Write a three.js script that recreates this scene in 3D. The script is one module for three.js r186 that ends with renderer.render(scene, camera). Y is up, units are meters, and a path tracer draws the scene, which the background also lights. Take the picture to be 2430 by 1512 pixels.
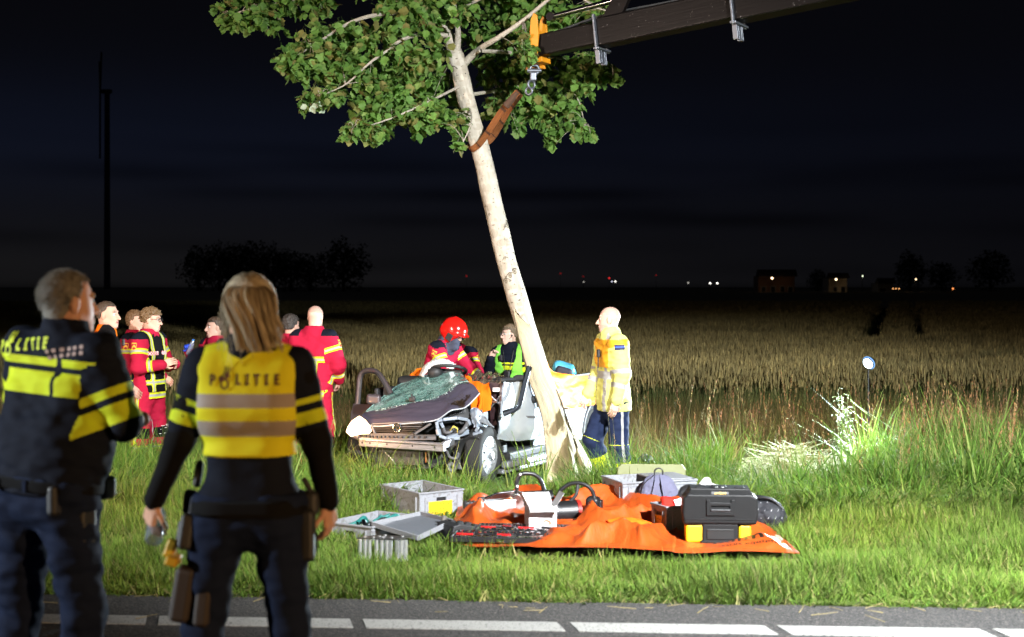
import * as THREE from 'three';
import { mergeGeometries } from 'three/addons/utils/BufferGeometryUtils.js';
import { RoundedBoxGeometry } from 'three/addons/geometries/RoundedBoxGeometry.js';
import { ImprovedNoise } from 'three/addons/math/ImprovedNoise.js';

// ------------------------------------------------------------------ camera, sky, exposure, lights
const V3 = THREE.Vector3, v = (x, y, z) => new V3(x, y, z);
const F = 3375, CX = 1215, HY = 680, EYE = 1.78;                       // a 50 mm lens on full frame, held level at 1.78 m
const at = (px, py, d) => v((px - CX) / F * d, EYE - (py - HY) / F * d, -d);   // a point of the photograph and its distance -> metres
const scene = new THREE.Scene();
const camera = new THREE.PerspectiveCamera(2 * Math.atan(756 / F) * 180 / Math.PI, 1024 / 637, 0.1, 6000);
camera.filmGauge = 36; camera.position.set(0, EYE, 0); camera.lookAt(0, EYE, -1);
camera.setViewOffset(1024, 637, 0, 32, 1024, 637);
camera.focus = 14.6; camera.userData.fStop = 2.4;
const renderer = new THREE.WebGLRenderer({ antialias: true });
renderer.setSize(1024, 637); renderer.shadowMap.enabled = true;
renderer.toneMapping = THREE.LinearToneMapping; renderer.toneMappingExposure = 1;
{ // last light of a summer night: navy air, a paler band low in the north with long cloud bars
  const w = 1024, h = 512, d = new Float32Array(w * h * 4), nz = new ImprovedNoise();
  for (let j = 0; j < h; j++) for (let i = 0; i < w; i++) {
    const el = ((j + .5) / h - .5) * 180, az = ((i + .5) / w - .5) * 2 * Math.PI, i4 = (j * w + i) * 4;
    const cx = Math.cos(az), sz = Math.sin(az);
    const toward = Math.max(0, Math.cos(az + 2.12)) ** 3;                // twilight side, left of the view
    const e = Math.max(el, 0), band = Math.exp(-(((e - 5.6) / 2.6) ** 2)), low = Math.exp(-e / 3.2);
    let r = .0019 + toward * (.0012 * band + .0075 * low), g = .0020 + toward * (.0026 * band + .0070 * low), b = .0032 + toward * (.0080 * band + .0062 * low);
    const n = nz.noise(cx * 2.2 + 7, el * 1.15, sz * 2.2) + .5 * nz.noise(cx * 6 + 3, el * 2.3, sz * 6);
    const cl = Math.max(0, Math.min(1, n * 2.4 - .1)) * Math.exp(-(((e - 3) / 2.4) ** 2)) * .8;
    r *= 1 - cl; g *= 1 - cl; b *= 1 - cl;
    if (el < 0) { r = .0012; g = .0012; b = .0012; }
    d[i4] = r; d[i4 + 1] = g; d[i4 + 2] = b; d[i4 + 3] = 1;
  }
  const t = new THREE.DataTexture(d, w, h, THREE.RGBAFormat, THREE.FloatType);
  t.mapping = THREE.EquirectangularReflectionMapping; t.magFilter = t.minFilter = THREE.LinearFilter; t.needsUpdate = true;
  scene.background = t; scene.environment = t;
}
// the floodlights of the rescue, all but one outside the frame: [key, stands at, aims at, candela, colour, half angle, soft edge]
const FLOODS = {
  truck: { from: [4.3, 5.4, -2.4], to: [1.5, -.3, -13.2], cd: 1680, color: [.95, .98, 1], half: .62, soft: .72 },
  left: { from: [-8.2, 3.3, -5.0], to: [-.3, 1.5, -18], cd: 480, color: [1, .78, .64], half: .56, soft: .5 },
  rear: { from: [-7, 2.3, -4.3], to: [-1.5, 1.2, -5.4], cd: 170, color: [.88, .95, 1], half: .26, soft: .4 },
  amber: { from: [3.6, 1.9, -.6], to: [-1.3, 1.1, -5.4], cd: 78, color: [1, .58, .26], half: .5, soft: .5 },
  field: { from: null, to: [2.1, -.2, -14.6], cd: 380, color: [.78, .92, 1], glow: 22, half: .98, soft: .5 },
};
const sunset = new THREE.DirectionalLight(new THREE.Color(.75, .85, 1), .012);
sunset.position.set(-40, 22, -60); sunset.castShadow = true; scene.add(sunset, sunset.target);

// ------------------------------------------------------------------ small tools
function rng(seed) { let a = seed >>> 0; return () => { a = (a + 0x6d2b79f5) | 0; let t = Math.imul(a ^ (a >>> 15), 1 | a); t = (t + Math.imul(t ^ (t >>> 7), 61 | t)) ^ t; return ((t ^ (t >>> 14)) >>> 0) / 4294967296; }; }
const R0 = rng(11), NZ = new ImprovedNoise();
const noise = (x, y, z) => NZ.noise(x + 31.7, y + 17.3, z + 5.1);
const lerp = (a, b, t) => a + (b - a) * t, clamp = (x, a, b) => Math.min(b, Math.max(a, x));
const smooth = (a, b, x) => { const t = clamp((x - a) / (b - a), 0, 1); return t * t * (3 - 2 * t); };
const taken = {};
function numbered(n) { const k = taken[n] = (taken[n] ?? -1) + 1; return k ? n + '_' + String(k).padStart(3, '0') : n; }
function tag(o, label, category, group, kind) { if (label) o.userData.label = label; if (category) o.userData.category = category; if (group) o.userData.group = group; if (kind) o.userData.kind = kind; return o; }
function thing(name, label, category, pos, ry = 0, group) { const g = new THREE.Group(); g.name = numbered(name); if (pos) g.position.copy(Array.isArray(pos) ? v(...pos) : pos); g.rotation.y = ry; scene.add(g); return tag(g, label, category, group); }
function mesh(name, geo, m, parent, label) {
  if (Array.isArray(geo)) geo = geo.length === 1 ? geo[0] : mergeGeometries(geo.map(tidy));
  const o = new THREE.Mesh(geo, m); o.castShadow = o.receiveShadow = true; if (label) o.userData.label = label;
  if (parent) { o.name = name; parent.add(o); } else { o.name = numbered(name); scene.add(o); }
  return o;
}
function tidy(g) { // ready to merge: no index, position + normal + uv only
  g = g.index ? g.toNonIndexed() : g;
  if (!g.attributes.normal) g.computeVertexNormals();
  if (!g.attributes.uv) g.setAttribute('uv', new THREE.BufferAttribute(new Float32Array(g.attributes.position.count * 2), 2));
  const keep = new THREE.BufferGeometry(); for (const k of ['position', 'normal', 'uv', 'color']) if (g.attributes[k]) keep.setAttribute(k, g.attributes[k]);
  return keep;
}
const col = (c) => c.isColor ? c : new THREE.Color().setRGB(...c);
function mat(c, rough = .7, more = {}) { const { metal = 0, ...rest } = more; const k = Object.keys(rest).some((x) => /^(transmission|clearcoat|sheen|thickness|ior|attenuation|specular)/.test(x)) ? THREE.MeshPhysicalMaterial : THREE.MeshStandardMaterial; return new k({ color: col(c), roughness: rough, metalness: metal, ...rest }); }
const Mx = new THREE.Matrix4(), Qx = new THREE.Quaternion();
function put(g, x = 0, y = 0, z = 0, rx = 0, ry = 0, rz = 0, s = 1) { g.applyMatrix4(new THREE.Matrix4().compose(v(x, y, z), new THREE.Quaternion().setFromEuler(new THREE.Euler(rx, ry, rz, 'YXZ')), Array.isArray(s) ? v(...s) : v(s, s, s))); return g; }
const box = (w, h, d, r = .006, seg = 2) => new RoundedBoxGeometry(w, h, d, seg, Math.min(r, w / 2.01, h / 2.01, d / 2.01));
const bx = (w, h, d, x, y, z, r = .006, rx = 0, ry = 0, rz = 0) => put(box(w, h, d, r), x, y, z, rx, ry, rz);
const cyl = (r0, r1, h, n = 20, open = false) => new THREE.CylinderGeometry(r0, r1, h, n, 1, open);
const cy = (r0, r1, h, x, y, z, rx = 0, ry = 0, rz = 0, n = 20) => put(cyl(r0, r1, h, n), x, y, z, rx, ry, rz);
function bar(a, b, r0, r1 = r0, n = 10) { const d = b.clone().sub(a), g = cyl(r1, r0, d.length(), n); g.applyQuaternion(new THREE.Quaternion().setFromUnitVectors(v(0, 1, 0), d.clone().normalize())); g.translate(...a.clone().add(b).multiplyScalar(.5).toArray()); return g; }
function beam(a, b, w, h, r = .004) { // a bar of rectangular section, h upright
  const d = b.clone().sub(a), l = d.length(), z = d.normalize(), x = v(0, 1, 0).cross(z); if (x.length() < .01) x.set(1, 0, 0); x.normalize(); const y = z.clone().cross(x);
  const g = box(w, h, l, r); g.applyMatrix4(new THREE.Matrix4().makeBasis(x, y, z).setPosition(a.clone().add(b).multiplyScalar(.5))); return g;
}
function tube(pts, r, seg = 24, rad = 7, closed = false) { return new THREE.TubeGeometry(new THREE.CatmullRomCurve3(pts, closed), seg, r, rad, closed); }
function limb(pts, rad, seg, sides, wob = 0, vs = 1) { // tapering tube through pts with radii; uv = (turn, metres)
  const c = new THREE.CatmullRomCurve3(pts), P = [], U = [], I = [], L = c.getLength();
  let n0 = v(.3, .1, 1);
  for (let i = 0; i <= seg; i++) {
    const t = i / seg, p = c.getPointAt(t), d = c.getTangentAt(t), x = n0.clone().addScaledVector(d, -n0.dot(d)).normalize(), y = d.clone().cross(x); n0 = x;
    const f = c.getUtoTmapping(t) * (rad.length - 1), k = Math.min(rad.length - 2, Math.floor(f)), r = lerp(rad[k], rad[k + 1], f - k);
    for (let j = 0; j <= sides; j++) { const a = j / sides * 2 * Math.PI, w = 1 + wob * noise(Math.cos(a) * 1.3 + p.x * 3, p.y * 3.1, Math.sin(a) * 1.3 + p.z * 3); P.push(p.x + (x.x * Math.cos(a) + y.x * Math.sin(a)) * r * w, p.y + (x.y * Math.cos(a) + y.y * Math.sin(a)) * r * w, p.z + (x.z * Math.cos(a) + y.z * Math.sin(a)) * r * w); U.push(j / sides, t * L * vs); }
  }
  for (let i = 0; i < seg; i++) for (let j = 0; j < sides; j++) { const a = i * (sides + 1) + j, b = a + sides + 1; I.push(a, a + 1, b, b, a + 1, b + 1); }
  const g = new THREE.BufferGeometry(); g.setAttribute('position', new THREE.Float32BufferAttribute(P, 3)); g.setAttribute('uv', new THREE.Float32BufferAttribute(U, 2)); g.setIndex(I); g.computeVertexNormals(); return g;
}
function catmull(p0, p1, p2, p3, t) { const t2 = t * t, t3 = t2 * t; return .5 * (2 * p1 + (p2 - p0) * t + (2 * p0 - 5 * p1 + 4 * p2 - p3) * t2 + (3 * p1 - p0 - 3 * p2 + p3) * t3); }
function along(list, f, lin) { // point list -> Catmull-Rom point at 0..1
  const n = list.length - 1, x = clamp(f, 0, 1) * n, i = Math.min(n - 1, Math.floor(x)), t = x - i, g = (k) => list[clamp(k, 0, n)];
  if (lin) return g(i).clone().lerp(g(i + 1), t);
  const a = g(i - 1), b = g(i), c = g(i + 1), d = g(i + 2); return v(catmull(a.x, b.x, c.x, d.x, t), catmull(a.y, b.y, c.y, d.y, t), catmull(a.z, b.z, c.z, d.z, t));
}
function sheet(rows, nu, nv, thick = .004, bump, lin) { // a sheet with two faces and a rim through a grid of points; bump(u, v) = height along its normal
  const A = [], g = [];
  for (let j = 0; j <= nv; j++) for (let i = 0; i <= nu; i++) A.push(along(rows.map((r) => along(r, i / nu, lin)), j / nv, lin));
  const id = (i, j) => clamp(j, 0, nv) * (nu + 1) + clamp(i, 0, nu);
  const nrm = () => { const N = []; for (let j = 0; j <= nv; j++) for (let i = 0; i <= nu; i++) N.push(A[id(i + 1, j)].clone().sub(A[id(i - 1, j)]).cross(A[id(i, j + 1)].clone().sub(A[id(i, j - 1)])).normalize()); return N; };
  if (bump) { const N = nrm(); for (let j = 0; j <= nv; j++) for (let i = 0; i <= nu; i++) A[id(i, j)].addScaledVector(N[id(i, j)], bump(i / nu, j / nv)); }
  const N = nrm(), P = [], U = [], Q = [], I = [], n = A.length;
  for (const s of [1, -1]) for (let k = 0; k < n; k++) { const p = A[k].clone().addScaledVector(N[k], s * thick / 2); P.push(p.x, p.y, p.z); Q.push(N[k].x * s, N[k].y * s, N[k].z * s); U.push((k % (nu + 1)) / nu, 1 - Math.floor(k / (nu + 1)) / nv); }
  for (let j = 0; j < nv; j++) for (let i = 0; i < nu; i++) { const a = id(i, j), b = id(i + 1, j), c = id(i, j + 1), d = id(i + 1, j + 1); I.push(a, b, c, b, d, c, n + a, n + c, n + b, n + b, n + c, n + d); }
  const rim = []; for (let i = 0; i <= nu; i++) rim.push(id(i, 0)); for (let j = 1; j <= nv; j++) rim.push(id(nu, j)); for (let i = nu - 1; i >= 0; i--) rim.push(id(i, nv)); for (let j = nv - 1; j >= 0; j--) rim.push(id(0, j));
  for (let k = 0; k < rim.length - 1; k++) { const a = rim[k], b = rim[k + 1]; I.push(a, n + a, b, b, n + a, n + b); }
  const o = new THREE.BufferGeometry(); o.setAttribute('position', new THREE.Float32BufferAttribute(P, 3)); o.setAttribute('normal', new THREE.Float32BufferAttribute(Q, 3)); o.setAttribute('uv', new THREE.Float32BufferAttribute(U, 2)); o.setIndex(I); return o;
}
function plate(pts, depth, bevel = .004, holes = []) { // a flat outline with thickness, in x-y, from z = 0 to depth
  const s = new THREE.Shape(pts.map((p) => new THREE.Vector2(...p))); for (const h of holes) s.holes.push(new THREE.Path(h.map((p) => new THREE.Vector2(...p))));
  return new THREE.ExtrudeGeometry(s, { depth, bevelEnabled: bevel > 0, bevelSize: bevel, bevelThickness: bevel, bevelSegments: 2, curveSegments: 12 });
}
const lathe = (pts, n = 24) => new THREE.LatheGeometry(pts.map((p) => new THREE.Vector2(...p)), n);
function rocky(g, amp, f, seed = 0) { const p = g.attributes.position; for (let i = 0; i < p.count; i++) { const x = p.getX(i), y = p.getY(i), z = p.getZ(i); p.setXYZ(i, x + amp * noise(x * f + seed, y * f, z * f), y + amp * noise(x * f, y * f + 9 + seed, z * f), z + amp * noise(x * f, y * f, z * f + 21 + seed)); } g.computeVertexNormals(); return g; }
function canvas(w, h, draw, srgb = true, repeat) { const c = document.createElement('canvas'); c.width = w; c.height = h; const x = c.getContext('2d'); draw(x, w, h); const t = new THREE.CanvasTexture(c); if (srgb) t.colorSpace = THREE.SRGBColorSpace; t.wrapS = t.wrapT = THREE.RepeatWrapping; if (repeat) t.repeat.set(...repeat); return t; }
function grain(n, f, repeat) { // tiling grey noise, for bump and roughness
  const d = new Uint8Array(n * n * 4), r = rng(n + f * 7), a = new Float32Array(n * n); const b = []; for (let k = 0; k < 4; k++) b.push(rng(k + 3 + f));
  for (let o = 0; o < 3; o++) { const m = Math.max(4, Math.round(f * 2 ** o)), q = Float32Array.from({ length: m * m }, () => r()); for (let y = 0; y < n; y++) for (let x = 0; x < n; x++) { const u = x / n * m, w = y / n * m, i = Math.floor(u), j = Math.floor(w), s = u - i, t = w - j, g = (ii, jj) => q[((jj + m) % m) * m + (ii + m) % m]; a[y * n + x] += lerp(lerp(g(i, j), g(i + 1, j), s), lerp(g(i, j + 1), g(i + 1, j + 1), s), t) / 2 ** o / 1.75; } }
  for (let k = 0; k < n * n; k++) { const c = clamp(a[k], 0, 1) * 255; d[k * 4] = d[k * 4 + 1] = d[k * 4 + 2] = c; d[k * 4 + 3] = 255; }
  const t = new THREE.DataTexture(d, n, n); t.wrapS = t.wrapT = THREE.RepeatWrapping; t.magFilter = t.minFilter = THREE.LinearFilter; if (repeat) t.repeat.set(...repeat); t.needsUpdate = true; return t;
}

// ------------------------------------------------------------------ the lie of the land
const EDGE = (x) => -8.02 + .066 * x;                                   // z of the edge of the asphalt
function ground(x, z) {
  const q = EDGE(x) - z;                                                // metres beyond the asphalt
  let y = -.012 * smooth(0, 2, q) - .24 * smooth(3.1, 5.4, q) - .22 * smooth(7.2, 9.6, q) + .10 * smooth(11, 14, q);
  if (q > 0) y += (.035 * noise(x * .8, z * .8, 1) + .012 * noise(x * 3, z * 3, 2)) * smooth(.1, 1.2, q) * (1 - smooth(30, 60, q));
  return y;
}
const gd = (px, d) => ground((px - CX) / F * d, -d);
const onGround = (px, d, dy = 0) => { const x = (px - CX) / F * d; return v(x, ground(x, -d) + dy, -d); };
{
  const xs = [], zs = [], P = [], U = [], I = [];
  for (let x = -1500; x < -30; x *= .75) xs.push(x); for (let x = -30; x < -8; x += 2) xs.push(x); for (let x = -8; x <= 8; x += .12) xs.push(x); for (let x = 10; x <= 30; x += 2) xs.push(x); for (let x = 40; x < 1600; x *= 1.33) xs.push(x);
  for (let z = 40; z > -7; z -= 3) zs.push(z); for (let z = -7; z > -24; z -= .12) zs.push(z); for (let z = -24; z > -60; z -= 1.5) zs.push(z); for (let z = -62; z > -3600; z *= 1.25) zs.push(z);
  for (const z of zs) for (const x of xs) { P.push(x, ground(x, z) - .004, z); U.push(x, z); }
  const n = xs.length; for (let j = 0; j < zs.length - 1; j++) for (let i = 0; i < n - 1; i++) { const a = j * n + i; I.push(a, a + 1, a + n, a + 1, a + n + 1, a + n); }
  const g = new THREE.BufferGeometry(); g.setAttribute('position', new THREE.Float32BufferAttribute(P, 3)); g.setAttribute('uv', new THREE.Float32BufferAttribute(U, 2)); g.setIndex(I); g.computeVertexNormals();
  const soil = canvas(512, 512, (c, w, h) => { c.fillStyle = '#3b3a20'; c.fillRect(0, 0, w, h); const r = rng(5); for (let i = 0; i < 9000; i++) { const k = r(); c.strokeStyle = k < .5 ? '#4b4d26' : k < .8 ? '#2c2c18' : '#6a6138'; c.lineWidth = 1; const x = r() * w, y = r() * h, a = r() * 6.3, l = 4 + r() * 14; c.beginPath(); c.moveTo(x, y); c.lineTo(x + Math.cos(a) * l, y + Math.sin(a) * l); c.stroke(); } });
  tag(mesh('ground', g, mat([1, 1, 1], .95, { map: soil, bumpMap: grain(256, 24), bumpScale: .02 })), 'soil and thatch of the verge and the field below the grass', 'ground', null, 'structure');
}
{ // the road, its edge line in strips
  const P = [], I = [], U = [], xs = [], rows = [-1, -.4, 0]; for (let x = -60; x <= 60; x += .35) xs.push(x);
  const r = rng(8), N = 24;
  for (let j = 0; j <= N; j++) for (const x of xs) { const t = j / N, e = EDGE(x) + (.035 * noise(x * 2.2, 3, 1) + .02 * noise(x * 9, 1, 4)) * (j === N ? 1 : 0), z = lerp(2.6, e, Math.min(1, t)); P.push(x, .004, z); U.push(x, z); }
  const n = xs.length; for (let j = 0; j < N; j++) for (let i = 0; i < n - 1; i++) { const a = j * n + i; I.push(a, a + 1, a + n, a + 1, a + n + 1, a + n); }
  const g = new THREE.BufferGeometry(); g.setAttribute('position', new THREE.Float32BufferAttribute(P, 3)); g.setAttribute('uv', new THREE.Float32BufferAttribute(U, 2)); g.setIndex(I); g.computeVertexNormals();
  const asphalt = canvas(1024, 1024, (c, w, h) => { c.fillStyle = '#343434'; c.fillRect(0, 0, w, h); for (let i = 0; i < 60000; i++) { const k = r(), s = 1 + r() * 5; c.fillStyle = k < .45 ? '#232324' : k < .75 ? '#424140' : k < .95 ? '#524f4c' : '#756f68'; c.beginPath(); c.ellipse(r() * w, r() * h, s, s * (.5 + r() * .5), r() * 3, 0, 6.3); c.fill(); } });
  const road = tag(mesh('road', g, mat([1, 1, 1], .82, { map: asphalt, bumpMap: grain(512, 90), bumpScale: .008 })), 'grey asphalt road with a white edge line in the foreground', 'road', null, 'structure');
  const strip = (x0, x1) => { const z0 = (x) => EDGE(x) + .50, z1 = (x) => EDGE(x) + .69, sl = .02; const pts = []; for (let i = 0; i <= 16; i++) { const x = lerp(x0, x1, i / 16); pts.push([x - sl, -(z0(x) + .004 * noise(x * 14, 2, 2))]); } for (let i = 16; i >= 0; i--) { const x = lerp(x0, x1, i / 16); pts.push([x + sl, -(z1(x) + .004 * noise(x * 14, 8, 2))]); } const q = plate(pts, .003, .001); q.rotateX(-Math.PI / 2); q.translate(0, .006, 0); return q; };
  const paint = mat([1, 1, 1], .7, { map: canvas(512, 512, (c, w, h) => { c.fillStyle = '#989894'; c.fillRect(0, 0, w, h); const q = rng(3); for (let i = 0; i < 5200; i++) { c.fillStyle = q() < .7 ? 'rgba(90,90,88,.5)' : 'rgba(60,60,60,.8)'; const s = .6 + q() * 2.4; c.beginPath(); c.ellipse(q() * w, q() * h, s, s * .7, q() * 3, 0, 6.3); c.fill(); } }), bumpMap: grain(256, 60), bumpScale: .003 });
  const bs = [-4.15, -3.02, -1.91, -.81, .29, 1.37, 2.47, 3.57];
  for (let i = 0; i < bs.length - 1; i++) mesh('line_strip', strip(bs[i] + .035, bs[i + 1] - .035), paint, road);
  const straw = mat([.35, .28, .12], .8);   // cut stalks lying on the asphalt
  const q = rng(77); const bits = []; for (let i = 0; i < 46; i++) { const x = -3 + q() * 6.2, z = EDGE(x) + .02 + q() * q() * .6, a = q() * 6.3, l = .04 + q() * .12; bits.push(bar(v(x, .012, z), v(x + Math.cos(a) * l, .014 + q() * .02, z + Math.sin(a) * l), .0018, .001, 4)); }
  tag(mesh('grass_clippings', bits, straw), 'dry grass clippings scattered along the edge of the road', 'clippings', null, 'stuff');
}
// ------------------------------------------------------------------ floodlights
const M = {
  black: mat([.006, .006, .0065], .5), dark: mat([.018, .018, .02], .6), steel: mat([.45, .46, .48], .35, { metal: .9 }), alu: mat([.62, .63, .65], .32, { metal: .85 }), chrome: mat([.78, .79, .8], .12, { metal: 1 }), rubber: mat([.018, .018, .018], .9),
};
const glow = (c, k) => mat([0, 0, 0], .4, { emissive: col(c), emissiveIntensity: k });
function flood(f, label, pole, group) { // a LED floodlight on a tripod; the light sits just in front of its glowing face
  const from = v(...f.from), to = v(...f.to), dir = to.clone().sub(from).normalize(), gy = f.base ?? ground(from.x, from.z);
  const t = thing('tripod_floodlight', label, 'floodlight', v(from.x, gy, from.z), 0, group), top = from.y - gy;
  const head = new THREE.Group(); head.name = 'lamp_head'; head.position.set(0, top, 0); head.quaternion.setFromUnitVectors(v(0, 0, 1), dir); t.add(head);
  mesh('housing', [put(lathe([[.0, -.07], [.05, -.065], [.068, -.03], [.072, .012], [.068, .016], [.06, .012]], 24), 0, 0, 0, Math.PI / 2), bx(.03, .1, .02, 0, -.05, -.05)], M.black, head);
  mesh('lamp_lens', put(lathe([[0, .014], [.05, .012], [.066, .002]], 24), 0, 0, 0, Math.PI / 2), glow(f.color, f.glow ?? 9), head); if (f.glow) mesh('lens_ring', put(lathe([[.066, .004], [.078, .0], [.082, -.008], [.064, -.01]], 28), 0, 0, 0, Math.PI / 2), glow([.22, .5, 1], 1.1), head);
  const parts = [bar(v(0, .45, 0), v(0, top - .06, 0), .012, .009), bar(v(0, .1, 0), v(0, .5, 0), .016, .016)]; mesh('pole', parts, M.dark, t); mesh('collar', [cy(.024, .024, .06, 0, .5, 0), bx(.05, .02, .02, .03, .5, 0)], M.black, t);
  for (let k = 0; k < 3; k++) { const a = k * 2.094 + .5; mesh('leg', bar(v(0, .42, 0), v(Math.cos(a) * .34, .01, Math.sin(a) * .34), .009), M.dark, t); }
  const s = new THREE.SpotLight(col(f.color), f.cd, 0, f.half, f.soft, 2); s.position.copy(from).addScaledVector(dir, .09); s.target.position.copy(to); s.castShadow = true; s.shadow.radius = f.size ?? 3; s.name = 'floodlight_beam';
  scene.add(s, s.target); return t;
}
FLOODS.field.from = at(2061, 862, 16.4).toArray();
flood(FLOODS.field, 'small lit floodlight on a thin black tripod beside the wheat', 1);
flood(FLOODS.left, 'warm floodlight on a tall tripod at the left of the verge', 1);
flood(FLOODS.rear, 'white floodlight on a tripod on the road behind the police officers', 1);
flood(FLOODS.amber, 'amber warning floodlight on a tripod at the right behind the police officers', 1);

// ------------------------------------------------------------------ grass, reeds, wheat
const blade = (P, C, x, z, h, w, lean, az, c, bend = .5, y0 = 0) => { // one blade of three bends; c its colour
  const dx = Math.cos(az), dz = Math.sin(az), sx = -dz * w / 2, sz = dx * w / 2, pt = [];
  for (let k = 0; k <= 3; k++) { const t = k / 3, o = lean * (t * (1 - bend) + bend * t * t), wd = 1 - t * t * .96; pt.push([x + dx * o * h - sx * wd, y0 + h * t * Math.sqrt(Math.max(.1, 1 - (lean * t * .62) ** 2)), z + dz * o * h - sz * wd, x + dx * o * h + sx * wd, 0, z + dz * o * h + sz * wd]); }
  for (let k = 0; k < 3; k++) { const a = pt[k], b = pt[k + 1]; P.push(a[0], a[1], a[2], a[3], a[1], a[5], b[0], b[1], b[2], a[3], a[1], a[5], b[3], b[1], b[5], b[0], b[1], b[2]); for (let i = 0; i < 6; i++) C.push(...c); }
};
function tuftGeo(P, C) { const g = new THREE.BufferGeometry(); g.setAttribute('position', new THREE.Float32BufferAttribute(P, 3)); g.setAttribute('color', new THREE.Float32BufferAttribute(C, 3)); g.computeVertexNormals(); return g; }
const GREENS = [[.14, .25, .026], [.18, .28, .036], [.10, .21, .024], [.22, .29, .05], [.32, .30, .11]];
const DRY = [[.18, .13, .042], [.14, .115, .032], [.085, .105, .024], [.21, .155, .058]];
function tuft(seed, n, spread, h0, h1, w, pal, leanK = .5) { const r = rng(seed), P = [], C = []; for (let i = 0; i < n; i++) { const a = r() * 6.3, q = Math.sqrt(r()) * spread; const k = .75 + .5 * r(), c = pal[Math.floor(r() * pal.length)].map((e) => e * k); blade(P, C, Math.cos(a) * q, Math.sin(a) * q, lerp(h0, h1, r()), w * (.6 + .8 * r()), leanK * (.25 + r() * 1.1), r() * 6.3, c, .55); } return tuftGeo(P, C); }
const leafy = (rough = .55, tr = .22) => new THREE.MeshPhysicalMaterial({ color: 0xffffff, vertexColors: true, roughness: rough, transmission: tr, thickness: 0, side: THREE.DoubleSide, specularIntensity: .3 });
const LEAFY = leafy(.75, .35), STALK = new THREE.MeshStandardMaterial({ vertexColors: true, roughness: .85, side: THREE.DoubleSide });
const keepOut = [];                                                      // [x, z, radius x, radius z, turn, greatest height of grass there]
function allowed(x, z) { let h = 9; for (const [a, b, rx, rz, t, m] of keepOut) { const c = Math.cos(t), s = Math.sin(t), dx = x - a, dz = z - b, u = (dx * c - dz * s) / rx, w = (dx * s + dz * c) / rz; if (Math.abs(u) < 1 && Math.abs(w) < 1) h = Math.min(h, m); } return h; }
const pending = [];
function scatter(name, label, category, geos, list, m = LEAFY) { // list: [x, z, scale, height scale, tint] -> one InstancedMesh per variant, under one object
  const g = new THREE.Group(); g.name = numbered(name); tag(g, label, category, null, 'stuff'); scene.add(g);
  const up = geos.map(() => []); for (const e of list) up[e[5] ?? Math.floor(R0() * geos.length)].push(e);
  geos.forEach((geo, k) => {
    const I = new THREE.InstancedMesh(geo, m, up[k].length); I.name = 'tuft'; I.userData.kind = 'stuff'; I.castShadow = I.receiveShadow = true;
    up[k].forEach((e, i) => { Qx.setFromEuler(new THREE.Euler((R0() - .5) * .3, R0() * 6.28, (R0() - .5) * .3)); Mx.compose(v(e[0], ground(e[0], e[1]) - .012, e[1]), Qx, v(e[2], e[3], e[2])); I.setMatrixAt(i, Mx); const t = e[4] ?? [1, 1, 1]; I.setColorAt(i, new THREE.Color().setRGB(...t)); });
    g.add(I);
  });
  return g;
}
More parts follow.
